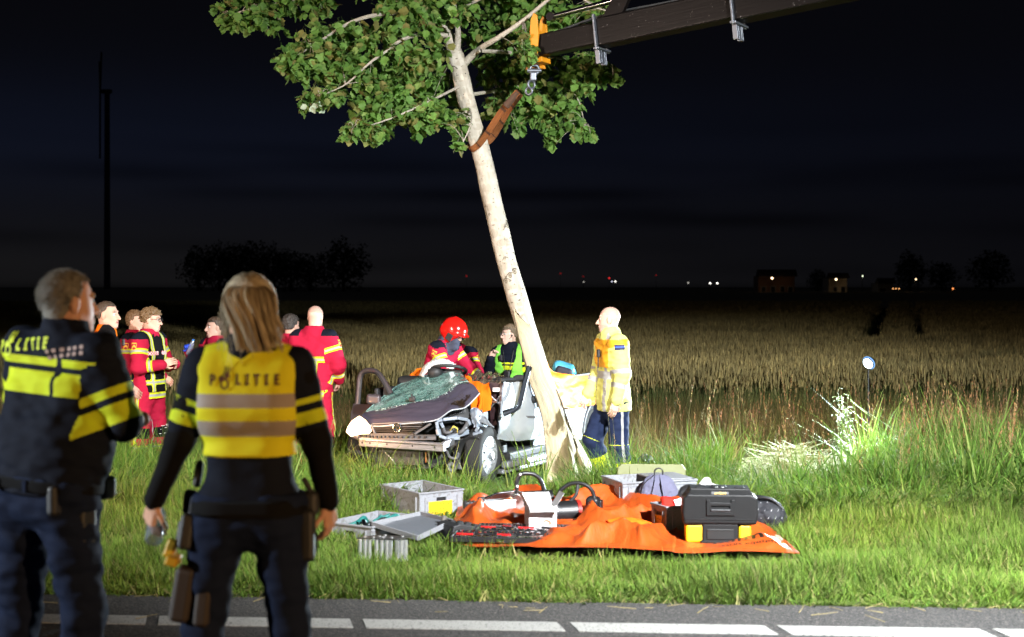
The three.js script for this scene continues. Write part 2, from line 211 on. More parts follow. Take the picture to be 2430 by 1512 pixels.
function growGrass() {
  const r = rng(42), inView = (x, z, m = 2.2) => Math.abs(x) < -z * .37 + m;
  const tint = (x, z) => { const k = .8 + .35 * noise(x * .7, z * .7, 3) + .3 * (r() - .5), y = clamp(noise(x * .45, z * .45, 9) * 1.2, 0, 1); return [k * (1 + .6 * y), k * (1 + .12 * y), k * (1 + .2 * y)]; };
  { // mown verge
    const L = []; for (let i = 0; i < 46000; i++) { const x = (r() * 2 - 1) * 6.6, z = EDGE(x) - .01 - r() * 3.7; const q = EDGE(x) - z; if (!inView(x, z, 2)) continue; const a = allowed(x, z); if (a <= 0) continue; const edge = q < .12 ? .55 : 1, h = Math.min(a, (.62 + .55 * r()) * (.85 + .7 * noise(x * 1.1, z * 1.6, 4)) * edge * lerp(1, 1.35, smooth(2.2, 3.6, q))); L.push([x, z, .8 + .5 * r(), h, tint(x, z)]); }
    scatter('grass', 'short green grass of the mown verge between road and tools', 'grass', [1, 2, 3, 4].map((s) => tuft(s, 8, .05, .06, .19, .0062, [...GREENS, GREENS[0], GREENS[1]], .75)), L);
  }
  { // rough grass down the slope
    const L = []; for (let i = 0; i < 34000; i++) { const x = (r() * 2 - 1) * 7.2, z = EDGE(x) - 3.0 - r() * 5.2; if (!inView(x, z)) continue; const a = allowed(x, z); if (a <= 0) continue; const q = EDGE(x) - z, h = (.72 + .85 * r()) * (1 + .6 * noise(x * .9, z * .9, 6)) * lerp(.65, 1.15, smooth(3, 4.6, q)) * lerp(.8, 1, smooth(-1.5, 2.5, Math.abs(x))); L.push([x, z, .9 + .5 * r(), Math.min(h, a * .9), tint(x, z)]); }
    scatter('grass', 'long tangled green grass round the wrecked car', 'grass', [11, 12, 13, 14].map((s) => tuft(s, 11, .10, .16, .42, .0095, GREENS, 1.15)), L);
  }
  { // reeds and tall meadow grass, thick at the right
    const L = []; const pal = [[.12, .25, .032], [.16, .29, .045], [.095, .20, .028], [.22, .29, .065]];
    for (let i = 0; i < 4300; i++) { const x = -7 + r() * 14, z = EDGE(x) - 3.8 - r() * 5.4; if (!inView(x, z)) continue; const right = smooth(1.5, 3.2, x + (-z - 13) * -.14), left = smooth(-1.9, -3, x); const n = .5 + noise(x * .8, z * .8, 12); if (r() > .05 + .95 * right * (.55 + n) + .30 * left * n) continue; const a = allowed(x, z); if (a < .5) continue; L.push([x, z, .8 + .6 * r(), (.5 + .62 * r()) * lerp(.75, 1.05, right) * Math.min(1, a), tint(x, z)]); }
    for (const [px, d, n] of [[852, 13.75, 3], [868, 13.6, 4], [884, 13.7, 3], [905, 13.55, 2], [960, 13.3, 2], [1010, 13.4, 2], [1060, 13.3, 3], [1095, 13.35, 3], [1115, 13.4, 3], [1250, 14.1, 3], [1232, 14.0, 2], [1500, 14.0, 3], [1475, 13.6, 2], [300, 13.2, 3], [335, 13.4, 4], [380, 13.8, 3], [275, 13.0, 3], [1275, 14.2, 3]]) for (let i = 0; i < n; i++) { const p = onGround(px + (r() - .5) * 24, d + (r() - .5) * .3); L.push([p.x, p.z, .8, .5 + .3 * r(), tint(p.x, p.z)]); }
    scatter('reeds', 'tall green reeds and meadow grass, thickest at the right of the verge', 'reeds', [21, 22, 23, 24].map((s) => tuft(s, 7, .08, .45, .95, .016, pal, .62)), L);
  }
  { // flowering grasses
    const geo = (seed) => { const q = rng(seed), P = [], C = []; for (let i = 0; i < 5; i++) { const a = q() * 6.3, o = q() * .1, h = .55 + q() * .5, az = q() * 6.3, ln = .12 + q() * .3, c = [.20 + q() * .08, .14 + q() * .05, .065]; blade(P, C, Math.cos(a) * o, Math.sin(a) * o, h, .004, ln, az, [.16, .15, .05], .6); const tx = Math.cos(a) * o + Math.cos(az) * ln * h * .86, tz = Math.sin(a) * o + Math.sin(az) * ln * h * .86, ty = h * .93; for (let k = 0; k < 13; k++) { const t = k / 12; blade(P, C, tx + Math.cos(az) * t * .02, tz + Math.sin(az) * t * .02, .018 + .012 * q(), .006, 1, q() * 6.3, c.map((e) => e * (.8 + .5 * q())), .5, ty + (t - .6) * .16); } } return tuftGeo(P, C); };
    const L = []; for (let i = 0; i < 2600; i++) { const x = -7 + r() * 14, z = EDGE(x) - 4 - r() * 7; if (!inView(x, z) || allowed(x, z) < .5) continue; const right = smooth(1.8, 3.6, x); if (r() > .06 + right * .42 + smooth(7, 9, EDGE(x) - z) * .12) continue; L.push([x, z, 1, .7 + .5 * r(), [.8 + .5 * r(), .8 + .3 * r(), .8 + .3 * r()]]); }
    scatter('flowering_grass', 'thin grasses with pinkish brown seed heads among the reeds', 'grass', [31, 32, 33].map(geo), L, STALK);
  }
  { // tall dry grass on the near edge of the field
    const L = []; for (let i = 0; i < 15000; i++) { const x = (r() * 2 - 1) * 10.5, z = EDGE(x) - 7.6 - r() * 5.8; if (!inView(x, z)) continue; const a = allowed(x, z); if (a < .3) continue; const k = .75 + .5 * r(); L.push([x, z, 1, (.55 + .6 * r()) * Math.min(1, a), [k * 1.05, k, k]]); }
    scatter('dry_grass', 'tall dry brownish grass between verge and wheat', 'grass', [41, 42, 43].map((s) => tuft(s, 10, .1, .35, .8, .006, DRY, .5)), L);
  }
  { // the wheat
    const geo = (seed, n, spread) => { const q = rng(seed), P = [], C = []; for (let i = 0; i < n; i++) { const a = q() * 6.3, o = Math.sqrt(q()) * spread, x = Math.cos(a) * o, z = Math.sin(a) * o, h = .72 + q() * .2, az = q() * 6.3, ln = .05 + q() * .16, k = .7 + .6 * q(); blade(P, C, x, z, h, .006, ln, az, [.10 * k, .125 * k, .03 * k], .7); blade(P, C, x, z, h * .7, .011, .5, q() * 6.3, [.05 * k, .072 * k, .014 * k], .6);
      const ex = x + Math.cos(az) * ln * h * .9, ez = z + Math.sin(az) * ln * h * .9, c = [.235 * k, .19 * k, .07 * k]; for (let m = 0; m < 2; m++) blade(P, C, ex, ez, .10 + q() * .03, .017, .25, az + m * 1.57, c, .4, h * .94); } return tuftGeo(P, C); };
    const track = (x, z) => { const d = -z; if (d < 33.5) return false; for (const [x0, s, w] of [[8.67, .268, .34], [9.93, .279, .24]]) if (Math.abs(x - x0 - (d - 34.5) * s) < w * (1 + (d - 34) *   .014)) return true; return d < 35.4 && (Math.abs(x - 3.1) < 1.5) && d > 34.2; };
    const L = []; const add = (n, z0, z1, s) => { for (let i = 0; i < n; i++) { const z = -lerp(z0, z1, Math.sqrt(r() * (1 - (z0 / z1) ** 2) + (z0 / z1) ** 2) * z1 / (z1 - z0) - z0 / (z1 - z0)), x = (r() * 2 - 1) * (-z * .38 + 1.5); if (track(x, z)) continue; const k = .72 + .5 * r() + .25 * noise(x * .25, z * .25, 8); L.push([x, z, s, .9 + .22 * r(), [k, k, k], s > 1.3 ? 2 : Math.floor(r() * 2)]); } };
    add(30000, 20.6, 36, 1); add(26000, 36, 62, 1.25); add(15000, 62, 120, 2.2);
    scatter('wheat', 'field of ripening wheat reaching back to the dark horizon', 'wheat', [geo(51, 10, .11), geo(52, 10, .11), geo(53, 12, .16)], L, STALK);
    // the far crop, too small to tell stalks apart: a rough canopy at the height of the ears
    const P = [], I = [], nx = 130, nz = 60; for (let j = 0; j <= nz; j++) for (let i = 0; i <= nx; i++) { const d = 95 * (900 / 95) ** (j / nz), x = (i / nx * 2 - 1) * d * .5; P.push(x, ground(x, -d) + .78 + .16 * noise(x * 2.3, d * .7, 3), -d); } for (let j = 0; j < nz; j++) for (let i = 0; i < nx; i++) { const a = j * (nx + 1) + i, b = a + nx + 1; I.push(a, a + 1, b, a + 1, b + 1, b); }
    const g = new THREE.BufferGeometry(); g.setAttribute('position', new THREE.Float32BufferAttribute(P, 3)); g.setIndex(I); g.computeVertexNormals();
    tag(mesh('wheat_canopy', g, mat([.20, .16, .07], .95)), 'far part of the wheat field seen as one dark mass', 'wheat', null, 'stuff');
  }
}
// ------------------------------------------------------------------ the leaning poplar
const bark = canvas(512, 2048, (c, w, h) => { // pale bark with lens-shaped pores, knots and a torn strip low down; 5.2 m tall
  c.fillStyle = '#a39a8b'; c.fillRect(0, 0, w, h); const r = rng(9);
  for (let i = 0; i < 900; i++) { c.fillStyle = r() < .5 ? 'rgba(186,180,166,.35)' : 'rgba(128,120,104,.35)'; c.beginPath(); c.ellipse(r() * w, r() * h, 6 + r() * 40, 4 + r() * 14, 0, 0, 6.3); c.fill(); }
  for (let i = 0; i < 420; i++) { c.fillStyle = r() < .6 ? 'rgba(86,78,62,.8)' : 'rgba(52,46,38,.9)'; const l = 2 + r() * r() * 18; c.beginPath(); c.ellipse(r() * w, r() * h, l, 1 + r() * 2.2, (r() - .5) * .2, 0, 6.3); c.fill(); }
  for (let i = 0; i < 34; i++) { const x = r() * w, y = r() * h * .86, s = 8 + r() * 18; c.strokeStyle = 'rgba(58,50,40,.9)'; c.lineWidth = 2 + r() * 2; c.beginPath(); c.moveTo(x - s * 2.2, y + s * .9); c.quadraticCurveTo(x, y - s * .9, x + s * 2.2, y + s * .6); c.stroke(); c.fillStyle = 'rgba(70,60,46,.75)'; c.beginPath(); c.ellipse(x, y + s * .3, s * .7, s * .5, 0, 0, 6.3); c.fill(); c.strokeStyle = 'rgba(160,150,130,.8)'; c.beginPath(); c.ellipse(x, y + s * .3, s * .4, s * .26, 0, 0, 6.3); c.stroke(); }
});
const BARK = mat([1, 1, 1], .8, { map: bark, bumpMap: grain(256, 16, [2, 8]), bumpScale: .006 });
const WOOD = mat([.62, .53, .35], .7, { bumpMap: canvas(256, 256, (c, w, h) => { const r = rng(4); c.fillStyle = '#888'; c.fillRect(0, 0, w, h); for (let i = 0; i < 260; i++) { c.strokeStyle = `rgba(${r() < .5 ? '30,30,30' : '230,230,230'},.4)`; c.lineWidth = .6 + r() * 2; const x = r() * w; c.beginPath(); c.moveTo(x, 0); c.lineTo(x + (r() - .5) * 24, h); c.stroke(); } }, false), bumpScale: .012 });
const RAWBARK = mat([.10, .075, .045], .9);
const TD = 14.75;
const trunkPts = [[1352, 1165, TD], [1338, 1075, TD], [1322, 1010, TD], [1304, 949, TD], [1283, 896, TD], [1267, 842, TD], [1252, 789, TD], [1236, 736, TD], [1208, 642, TD], [1184, 548, TD], [1163, 454, TD], [1144, 369, TD], [1109, 247, TD], [1092, 176, TD], [1080, 130, TD]].map((p) => at(...p));
keepOut.push([trunkPts[1].x, trunkPts[1].z, .15, .15, 0, .5]);
{
  const tree = thing('poplar_tree', 'young pale barked poplar leaning over the wrecked car, its base torn bare', 'tree', onGround(1342, TD)), L = (p) => p.clone().sub(tree.position);
  const tp = trunkPts.map(L);
  mesh('trunk', limb(tp, [.19, .165, .128, .112, .108, .106, .105, .105, .104, .102, .098, .096, .092, .088, .085], 90, 28, .10, 1 / 5.4), BARK, tree);
  // where the bark is torn off: bare wood proud of the trunk, ragged edges of bark round it
  const cc = new THREE.CatmullRomCurve3(tp), arcs = (t0, t1, a0, a1, lift, n = 60, m = 14, raw = 0) => { const rows = []; for (let i = 0; i <= n; i++) { const t = lerp(t0, t1, i / n), p = cc.getPoint(t), d = cc.getTangent(t), x = v(1, 0, 0).addScaledVector(d, -d.x).normalize(), y = x.clone().cross(d); const f = t * 14, k = Math.floor(f), RR = [.19, .165, .128, .112, .108, .106, .105, .105, .104], r = lerp(RR[k], RR[k + 1] ?? .104, f - k); const b0 = a0(i / n), b1 = a1(i / n), row = []; for (let j = 0; j <= m; j++) { const a = lerp(b0, b1, j / m); row.push(p.clone().addScaledVector(x, Math.cos(a) * (r + lift)).addScaledVector(y, Math.sin(a) * (r + lift))); } rows.push(row); } return rows; };
  const jag = (s, k) => (t) => s + k * noise(t * 11, s * 3, 1) + k * .5 * noise(t * 40, s, 2);
  const e0 = (t) => 2.45 - 1.35 * smooth(.82, 1, t) + .25 * noise(t * 9, 1, 1) + .1 * noise(t * 42, 4, 1), e1 = (t) => .35 + .55 * smooth(.55, 1, t) + .22 * noise(t * 8, 7, 1) - .9 * (1 - smooth(0, .3, t));
  mesh('bare_wood', sheet(arcs(.03, .505, (t) => -e0(t) + Math.PI, (t) => -e1(t) + Math.PI, .009).map((r) => r), 14, 60, .014, (u, w) => .006 * noise(u * 9, w * 3, 4), true), WOOD, tree, 'bare pale wood where the bark is torn off');
  for (const [a, b, s] of [[.16, .505, 0], [.05, .24, 1]]) { const edge = arcs(a, b, (t) => (s ? -2.5 : -e1((lerp(a, b, t) - .03) / .475)) + Math.PI, (t) => (s ? -2.62 : -e1((lerp(a, b, t) - .03) / .475)) + Math.PI + .1, .019, 50, 1).map((r) => r[0]); mesh('torn_bark', limb(edge, [.003, .008, .005, .011, .006, .009, .004], 60, 6, .9), RAWBARK, tree); }
  // root flares and splinters
  const fl = []; for (const [dx, dz] of [[-.17, .06], [.19, .1], [.05, .2], [.24, -.05]]) fl.push(limb([tp[3].clone().add(v(dx * .3, -.1, dz * .35)), tp[1].clone().add(v(dx * .72, -.02, dz * .72)), tp[0].clone().add(v(dx * 1.15, .02, dz * 1.15))], [.045, .065, .08], 14, 9, .35)); mesh('root_flare', fl, WOOD, tree);
  const sp = [], r = rng(6); for (let i = 0; i < 46; i++) { const a = r() * 3.4 - .1, p = tp[2].clone().lerp(tp[1], r()).add(v(Math.cos(a) * .15, 0, Math.sin(a) * .15)); sp.push(bar(p, p.clone().add(v((r() - .5) * .12, .03 + r() * .11, (r() - .4) * .08)), .006 * (r() + .3), .0008, 4)); } mesh('splinter', sp, WOOD, tree);
  // limbs
  const br = (pts, rad) => limb(pts.map((p) => L(at(...p))), rad, 26, 9, .12);
  const fork = [1080, 130, TD];
  const limbs = [
    [[[1092, 176, TD], fork, [1064, 88, TD + .05], [1035, 40, TD + .1], [1008, 0, TD + .15], [975, -90, TD + .1], [960, -200, TD]], [.084, .08, .066, .058, .05, .04, .02]],
    [[fork, [1086, 100, TD - .05], [1086, 66, TD - .1], [1078, 20, TD - .12], [1085, -60, TD - .1], [1100, -200, TD]], [.05, .036, .03, .027, .02, .01]],
    [[[1097, 155, TD], [1125, 127, TD - .05], [1151, 108, TD - .2], [1187, 86, TD - .35], [1240, 50, TD - .4], [1300, 0, TD - .5], [1380, -60, TD - .5]], [.045, .034, .03, .026, .022, .016, .01]],
    [[[1060, 84, TD - .05], [998, 83, TD - .3], [949, 97, TD - .5], [914, 123, TD - .6], [880, 147, TD - .7], [820, 200, TD - .8], [760, 228, TD - .9]], [.026, .02, .018, .015, .012, .008, .004]],
    [[[1030, 35, TD + .1], [940, 30, TD - .2], [840, 50, TD - .5], [740, 110, TD - .7], [690, 140, TD - .8]], [.03, .024, .018, .011, .005]],
    [[[1000, -10, TD + .1], [880, -30, TD + .2], [740, -10, TD + .3], [600, 20, TD + .3], [530, 40, TD + .3]], [.034, .028, .02, .012, .005]],
    [[[1115, 225, TD + .05], [1180, 215, TD + .5], [1270, 200, TD + .8], [1360, 220, TD + .8], [1390, 300, TD + .7]], [.022, .018, .014, .009, .004]],
    [[[1140, 120, TD - .2], [1260, 130, TD + .6], [1380, 150, TD + .9], [1455, 185, TD + .9]], [.022, .018, .012, .004]],
    [[[1100, 200, TD], [1020, 240, TD - .5], [930, 280, TD - .8], [840, 310, TD - .9]], [.016, .012, .008, .004]],
    [[[1112, 250, TD], [1118, 290, TD - .4], [1100, 335, TD - .5], [1088, 352, TD - .5]], [.01, .008, .006, .003]],
    [[[1078, 30, TD - .1], [1200, -30, TD - .3], [1320, -40, TD - .1], [1420, 20, TD], [1470, 30, TD]], [.02, .018, .014, .009, .004]],
  ];
  for (const [p, rad] of limbs) mesh('branch', br(p, rad), BARK, tree);
  // the crown: leaves on twigs inside uneven clumps
  const leafG = (k) => { const r = rng(k), out = [[0, 0], [.20, .10], [.42, .22], [.38, .40], [.52, .52], [.34, .66], [.26, .86], [0, 1.06]], P = [], U = []; const y = (x, t) => .10 * Math.abs(x) * (k ? 1.6 : 1) - .16 * t * t + .05 * Math.sin(t * 7 + k); const add = (x, t) => { P.push(x, y(x, t), t); U.push(x + .5, t); }; const o = out.map(([x, t]) => [x * (.9 + .25 * r()), t]); for (const s of [-1, 1]) for (let i = 0; i < o.length - 1; i++) { const a = [o[i][0] * s, o[i][1]], b = [o[i + 1][0] * s, o[i + 1][1]], m = [0, (o[i][1] + o[i + 1][1]) / 2]; if (s > 0) { add(...m); add(...a); add(...b); } else { add(...m); add(...b); add(...a); } if (i) { const m0 = [0, (o[i - 1][1] + o[i][1]) / 2]; if (s > 0) { add(...m0); add(...a); add(...m); } else { add(...m0); add(...m); add(...a); } } } P.push(-.012, 0, -.5, .012, 0, -.5, 0, 0, .02); U.push(.5, 0, .5, 0, .5, 0); const g = new THREE.BufferGeometry(); g.setAttribute('position', new THREE.Float32BufferAttribute(P, 3)); g.setAttribute('uv', new THREE.Float32BufferAttribute(U, 2)); g.computeVertexNormals(); return g; };
  const leafMat = (c) => new THREE.MeshPhysicalMaterial({ color: col(c), roughness: .6, transmission: .45, thickness: 0, side: THREE.DoubleSide, specularIntensity: .3 });
  const tones = [[.11, .22, .04], [.15, .27, .055], [.085, .18, .034], [.19, .29, .075], [.20, .22, .06], [.20, .19, .055]], LM = tones.map(leafMat), LG = [leafG(0), leafG(1), leafG(2)];
  // [px, py, rx, ry, distance from the trunk's plane, how many]
  const clumps = [[590, 22, 85, 48, .3, 330], [655, 60, 22, 22, .3, 30], [545, 45, 25, 22, .3, 40], [720, 10, 80, 25, .3, 150], [700, 135, 48, 42, -.7, 190], [790, 110, 105, 75, -.5, 560], [745, 168, 70, 30, -.7, 150], [770, 222, 45, 24, -.8, 120], [728, 240, 16, 18, -.8, 40], [840, 180, 60, 45, -.6, 170], [850, 298, 34, 16, -.9, 70], [826, 318, 14, 12, -.9, 24], [885, 310, 40, 22, -.8, 110], [900, 240, 80, 62, -.6, 390], [960, 120, 110, 100, -.4, 520], [960, 190, 100, 80, .4, 330], [1005, 265, 62, 40, -.5, 220], [990, 305, 16, 16, -.5, 26], [1050, 230, 50, 70, .3, 220], [1085, 290, 24, 46, -.4, 80], [1092, 345, 14, 16, -.5, 26], [1010, 20, 130, 50, -.2, 380], [1180, 50, 110, 80, .5, 430], [1210, 150, 90, 80, .6, 400], [1250, 240, 70, 50, .7, 230], [1190, 260, 46, 40, .5, 120], [1230, 300, 14, 14, .6, 26], [1330, 190, 100, 60, .8, 380], [1325, 270, 60, 46, .7, 200], [1380, 310, 26, 16, .7, 50], [1308, 325, 16, 22, .7, 40], [1400, 320, 12, 10, .7, 16], [1430, 170, 36, 26, .9, 90], [1460, 186, 14, 10, .9, 18], [1390, 140, 40, 20, .8, 70], [1290, 30, 100, 60, .2, 300], [1400, 30, 62, 34, .2, 190], [1250, 95, 18, 40, -.62, 70], [1256, 130, 22, 22, -.7, 50], [860, -60, 260, 60, .1, 420], [1180, -70, 220, 70, 0, 420]];
  const all = [], r2 = rng(17);
  for (const [px, py, rx, ry, dd, n] of clumps) for (let i = 0; i < n; i++) {
    let a, b, c; do { a = r2() * 2 - 1; b = r2() * 2 - 1; c = r2() * 2 - 1; } while (a * a + b * b + c * c > 1);
    if (noise(a * 2.2 + px * .1, b * 2.2 + py * .1, c * 2) < -.24) continue;
    const p = at(px + a * rx, py + b * ry, TD + dd + c * (Math.min(rx, ry * 1.6) / 228) * .9); all.push(p);
  }
  const dummy = new THREE.Object3D(), nested = all.map((p, i) => ({ p: L(p), s: .072 + .036 * r2(), q: new THREE.Euler(.75 + (r2() - .5) * 1.7, r2() * 6.28, (r2() - .5) * 1.4, 'YXZ'), m: Math.floor(r2() ** 2.2 * 6 * .999), g: Math.floor(r2() * 3), near: p.z }));
  // a few silvery leaves show their white undersides at the tip of the low left branch
  const SILVER = mat([.24, .29, .20], .7, { side: THREE.DoubleSide });
  nested.sort((a, b) => b.near - a.near);
  nested.slice(0, 290).forEach((e) => { const o = mesh('leaf', LG[e.g], LM[e.m], tree); o.position.copy(e.p); o.rotation.copy(e.q); o.scale.setScalar(e.s); });
  for (let k = 0; k < 10; k++) { const o = mesh('leaf', LG[k % 3], SILVER, tree); o.position.copy(L(at(738 + r2() * 34 - (k < 3 ? 20 : 0), 232 + r2() * 28, TD - .9 + r2() * .2))); o.rotation.set(1 + r2(), r2() * 6, r2()); o.scale.setScalar(.07); }
  const crown = new THREE.Group(); crown.name = 'crown'; crown.userData.kind = 'stuff'; tree.add(crown);
  for (let g = 0; g < 3; g++) { const s = nested.slice(290).filter((e) => e.g === g), I = new THREE.InstancedMesh(LG[g], leafMat([1, 1, 1]), s.length); I.name = 'leaves'; I.userData.kind = 'stuff'; s.forEach((e, i) => { dummy.position.copy(e.p); dummy.rotation.copy(e.q); dummy.scale.setScalar(e.s); dummy.updateMatrix(); I.setMatrixAt(i, dummy.matrix); const k = .8 + .4 * r2(); I.setColorAt(i, new THREE.Color().setRGB(...tones[e.m].map((x) => x * k))); }); crown.add(I); }
  // twigs reach from the limbs into the clumps
  const twigs = [], heads = limbs.flatMap(([p]) => p.slice(1).map((q) => L(at(...q)))); for (const [px, py, rx, ry, dd] of clumps) for (let i = 0; i < 4; i++) { const e = L(at(px + (r2() - .5) * rx * 1.5, py + (r2() - .5) * ry * 1.5, TD + dd + (r2() - .5) * .3)); const h = heads.reduce((a, b) => (a.distanceTo(e) < b.distanceTo(e) ? a : b)); if (h.distanceTo(e) > 1) continue; twigs.push(limb([h, h.clone().lerp(e, .5).add(v(0, .06, 0)), e], [.006, .004, .002], 6, 4)); }
  mesh('twigs', twigs, BARK, tree).userData.kind = 'stuff';
}

// ------------------------------------------------------------------ the crane: boom over the field, its truck outside the frame
const BOOM = mat([1, 1, 1], .34, { specularIntensity: .22, map: canvas(1024, 256, (c, w, h) => { c.fillStyle = '#0e0b0a'; c.fillRect(0, 0, w, h); const r = rng(19); for (let i = 0; i < 0; i++) { c.fillStyle = r() < .6 ? 'rgba(58,36,24,.35)' : 'rgba(8,7,7,.6)'; c.beginPath(); c.ellipse(r() * w, r() * h, 6 + r() * 60, 2 + r() * 8, (r() - .5) * .2, 0, 6.3); c.fill(); } for (let i = 0; i < 46; i++) { c.strokeStyle = 'rgba(180,170,165,.7)'; c.lineWidth = .8 + r() * 1.6; const x = r() * w, y = r() * h, l = 2 + r() * 12; c.beginPath(); c.moveTo(x, y); c.lineTo(x + l * .4, y - l); c.stroke(); } }), bumpMap: grain(256, 10, [.6, 3]), bumpScale: .0006 }), YEL = mat([.50, .19, .006], .5), GALV = mat([.13, .14, .16], .42, { metal: .75 });
const tipB = at(1272, 112, 14.25), endB = v(5.2, 4.78, -11.5), bdir = endB.clone().sub(tipB).normalize();
{
  const f0 = FLOODS.truck, far = v(9.1, 5.62, -9.3), crane = thing('crane_truck', 'crane boom of black telescopic sections reaching in over the tree crown, with yellow head', 'crane truck', v(8.6, 0, -4.9)), L = (p) => p.clone().sub(crane.position), P = (t) => tipB.clone().addScaledVector(bdir, t);
  const sec = (a, b, w, h) => beam(L(P(a)), L(P(b)), w, h, .018);
  mesh('boom_section', sec(-.02, .72, .16, .215), BOOM, crane); mesh('boom_section', sec(.70, 2.15, .21, .275), BOOM, crane); mesh('boom_section', sec(2.12, 4.3, .26, .335), BOOM, crane); mesh('boom_section', beam(L(P(4.2)), L(far), .35, .44, .02), BOOM, crane);
  const side = v(0, 1, 0).cross(bdir).normalize(), upB = bdir.clone().cross(side);
  const O = (t, u, s) => L(P(t).addScaledVector(upB, u).addScaledVector(side, s));
  for (const [t, h, w] of [[.72, .15, .225], [2.13, .18, .285]]) { // sheave brackets under each joint
    const b = []; for (const s of [-1, 1]) { b.push(beam(O(t, h + .02, s * (w / 2 + .012)), O(t, -h - .03, s * (w / 2 + .012)), .05, .02)); b.push(beam(O(t - .02, -h - .01, s * .035), O(t - .02, -h - .15, s * .035), .014, .055)); b.push(beam(O(t - .02, -h - .15, s * .075), O(t - .02, -h - .01, s * .075), .012, .05)); b.push(beam(O(t - .02, -h - .15, s * .03), O(t - .02, -h - .15, s * .08), .05, .012)); }
    b.push(beam(O(t, -h - .012, -w / 2 - .03), O(t, -h - .012, w / 2 + .03), .06, .02)); mesh('boom_bracket', b, GALV, crane);
    const k = []; for (let i = 0; i < 4; i++) k.push(put(cyl(.012, .012, .02, 8), ...O(t, h - .04 - i * .07, w / 2 + .022).toArray(), 0, 0, 1.5)); mesh('bolt', k, M.black, crane);
  }
  mesh('hydraulic_cylinder', [bar(O(.24, .27, 0), O(1.15, .30, 0), .028), bar(O(.2, .27, -.03), O(.2, .27, .03), .045)], M.chrome, crane); mesh('hydraulic_cylinder', [bar(O(1.1, .31, 0), O(2.4, .36, 0), .045)], BOOM, crane);
  mesh('cylinder_lug', [put(plate([[-.2, -.12], [.02, -.12], [.17, .06], [.12, .14], [.03, .12]], .05, .006), ...O(.95, .24, -.02).toArray(), 0, -.5, .2)], BOOM, crane);
  mesh('hydraulic_hose', [.08, .11].map((s) => tube([O(.2, .13, s), O(.7, .20, s + .03), O(1.6, .19, s + .03), O(2.6, .25, s + .05), O(4, .26, s + .05)], .011, 40, 6)), M.rubber, crane); mesh('rod', bar(O(1.02, .33, 0), O(1.8, .34, 0), .02), M.chrome, crane);
  for (const s of [-1, 1]) { const q = plate([[-.05, -.14], [.04, -.14], [.06, .09], [.04, .27], [.012, .29], [-.015, .24], [-.03, .07]], .022, .004); q.rotateY(-.45); q.translate(...O(.03, .02, s * .095 - .01).toArray()); mesh('yellow_head_plate', q, YEL, crane); }
  mesh('yellow_head', [beam(O(-.09, -.15, 0), O(.1, -.15, 0), .19, .05), put(plate([[-.1, -.06], [.1, -.06], [.06, .08], [-.07, .1]], .03, .004), ...O(-.06, -.14, .09).toArray(), 0, -.4)], YEL, crane);
  const hk = O(-.04, -.2, 0); mesh('hook_link', [put(new THREE.TorusGeometry(.045, .016, 8, 16), hk.x, hk.y - .02, hk.z), bar(hk.clone().add(v(-.07, -.03, 0)), hk.clone().add(v(.07, -.03, 0)), .022), bx(.07, .09, .05, hk.x - .01, hk.y - .09, hk.z, .015), put(new THREE.TorusGeometry(.04, .015, 8, 16), hk.x - .03, hk.y - .17, hk.z, 0, .6, 0), put(new THREE.TorusGeometry(.035, .013, 8, 16), hk.x - .055, hk.y - .235, hk.z, 0, -.4, 0)], GALV, crane);
  // folded knuckle and column down to the truck, then the truck
  mesh('inner_boom', [beam(L(far), v(.4, 2.6, -.2), .4, .46), bar(L(far).add(v(0, 0, -.3)), L(far).add(v(0, 0, .3)), .22, .22, 16)], BOOM, crane);
  mesh('crane_column', [cy(.32, .38, 1.6, .4, 2.0, -.2), bx(1.2, .3, 2.3, .4, 1.15, 0, .03)], YEL, crane);
  mesh('cargo_bed', [bx(4.6, .5, 2.4, 3, 1.3, 0, .03), bx(4.4, .2, 1.0, 3, .85, 0, .02)], mat([.30, .02, .02], .4), crane);
  mesh('cab', [bx(2.2, 2.2, 2.4, 6.6, 1.9, 0, .15)], mat([.55, .02, .02], .3, { clearcoat: 1 }), crane); mesh('windscreen', bx(.04, .9, 2.1, 7.71, 2.4, 0, .01), M.black, crane);
  for (const x of [1.6, 3, 6.6]) for (const z of [-1.02, 1.02]) { const w = mesh('wheel', cy(.5, .5, .3, x, .5, z, Math.PI / 2), M.rubber, crane); mesh('rim', cy(.28, .28, .32, x, .5, z, Math.PI / 2), M.steel, w); }
  // work light on a mast by the column
  const mast = thing('light_mast', 'tall floodlight mast standing on the road beside the camera', 'light mast', v(f0.from[0], .004, f0.from[2])); { const T = v(f0.from[0], .004, f0.from[2]); for (let k = 0; k < 4; k++) mesh('foot', bar(v(0, .5, 0), v(Math.cos(k * 1.571 + .785) * .6, .02, Math.sin(k * 1.571 + .785) * .6), .03), M.dark, mast); mesh('pole', bar(v(0, .1, .12), v(0, f0.from[1] - .1, .12), .045, .03), M.dark, mast); }
  const f = FLOODS.truck, from = v(0, f.from[1], 0), dir = v(...f.to).sub(v(...f.from)).normalize(), lamp = new THREE.Group(); lamp.name = 'work_light'; lamp.position.copy(from); lamp.quaternion.setFromUnitVectors(v(0, 0, 1), dir); mast.add(lamp);
  mesh('lamp_housing', bx(.5, .34, .12, 0, 0, -.065, .03), M.black, lamp); mesh('lamp_lens', bx(.46, .3, .02, 0, 0, .004, .008), glow(f.color, 9), lamp);
  const s = new THREE.SpotLight(col(f.color), f.cd, 0, f.half, f.soft, 2); s.position.copy(v(...f.from)).addScaledVector(dir, .09); s.target.position.set(...f.to); s.castShadow = true; s.shadow.radius = 9; s.name = 'work_light_beam'; scene.add(s, s.target);
}
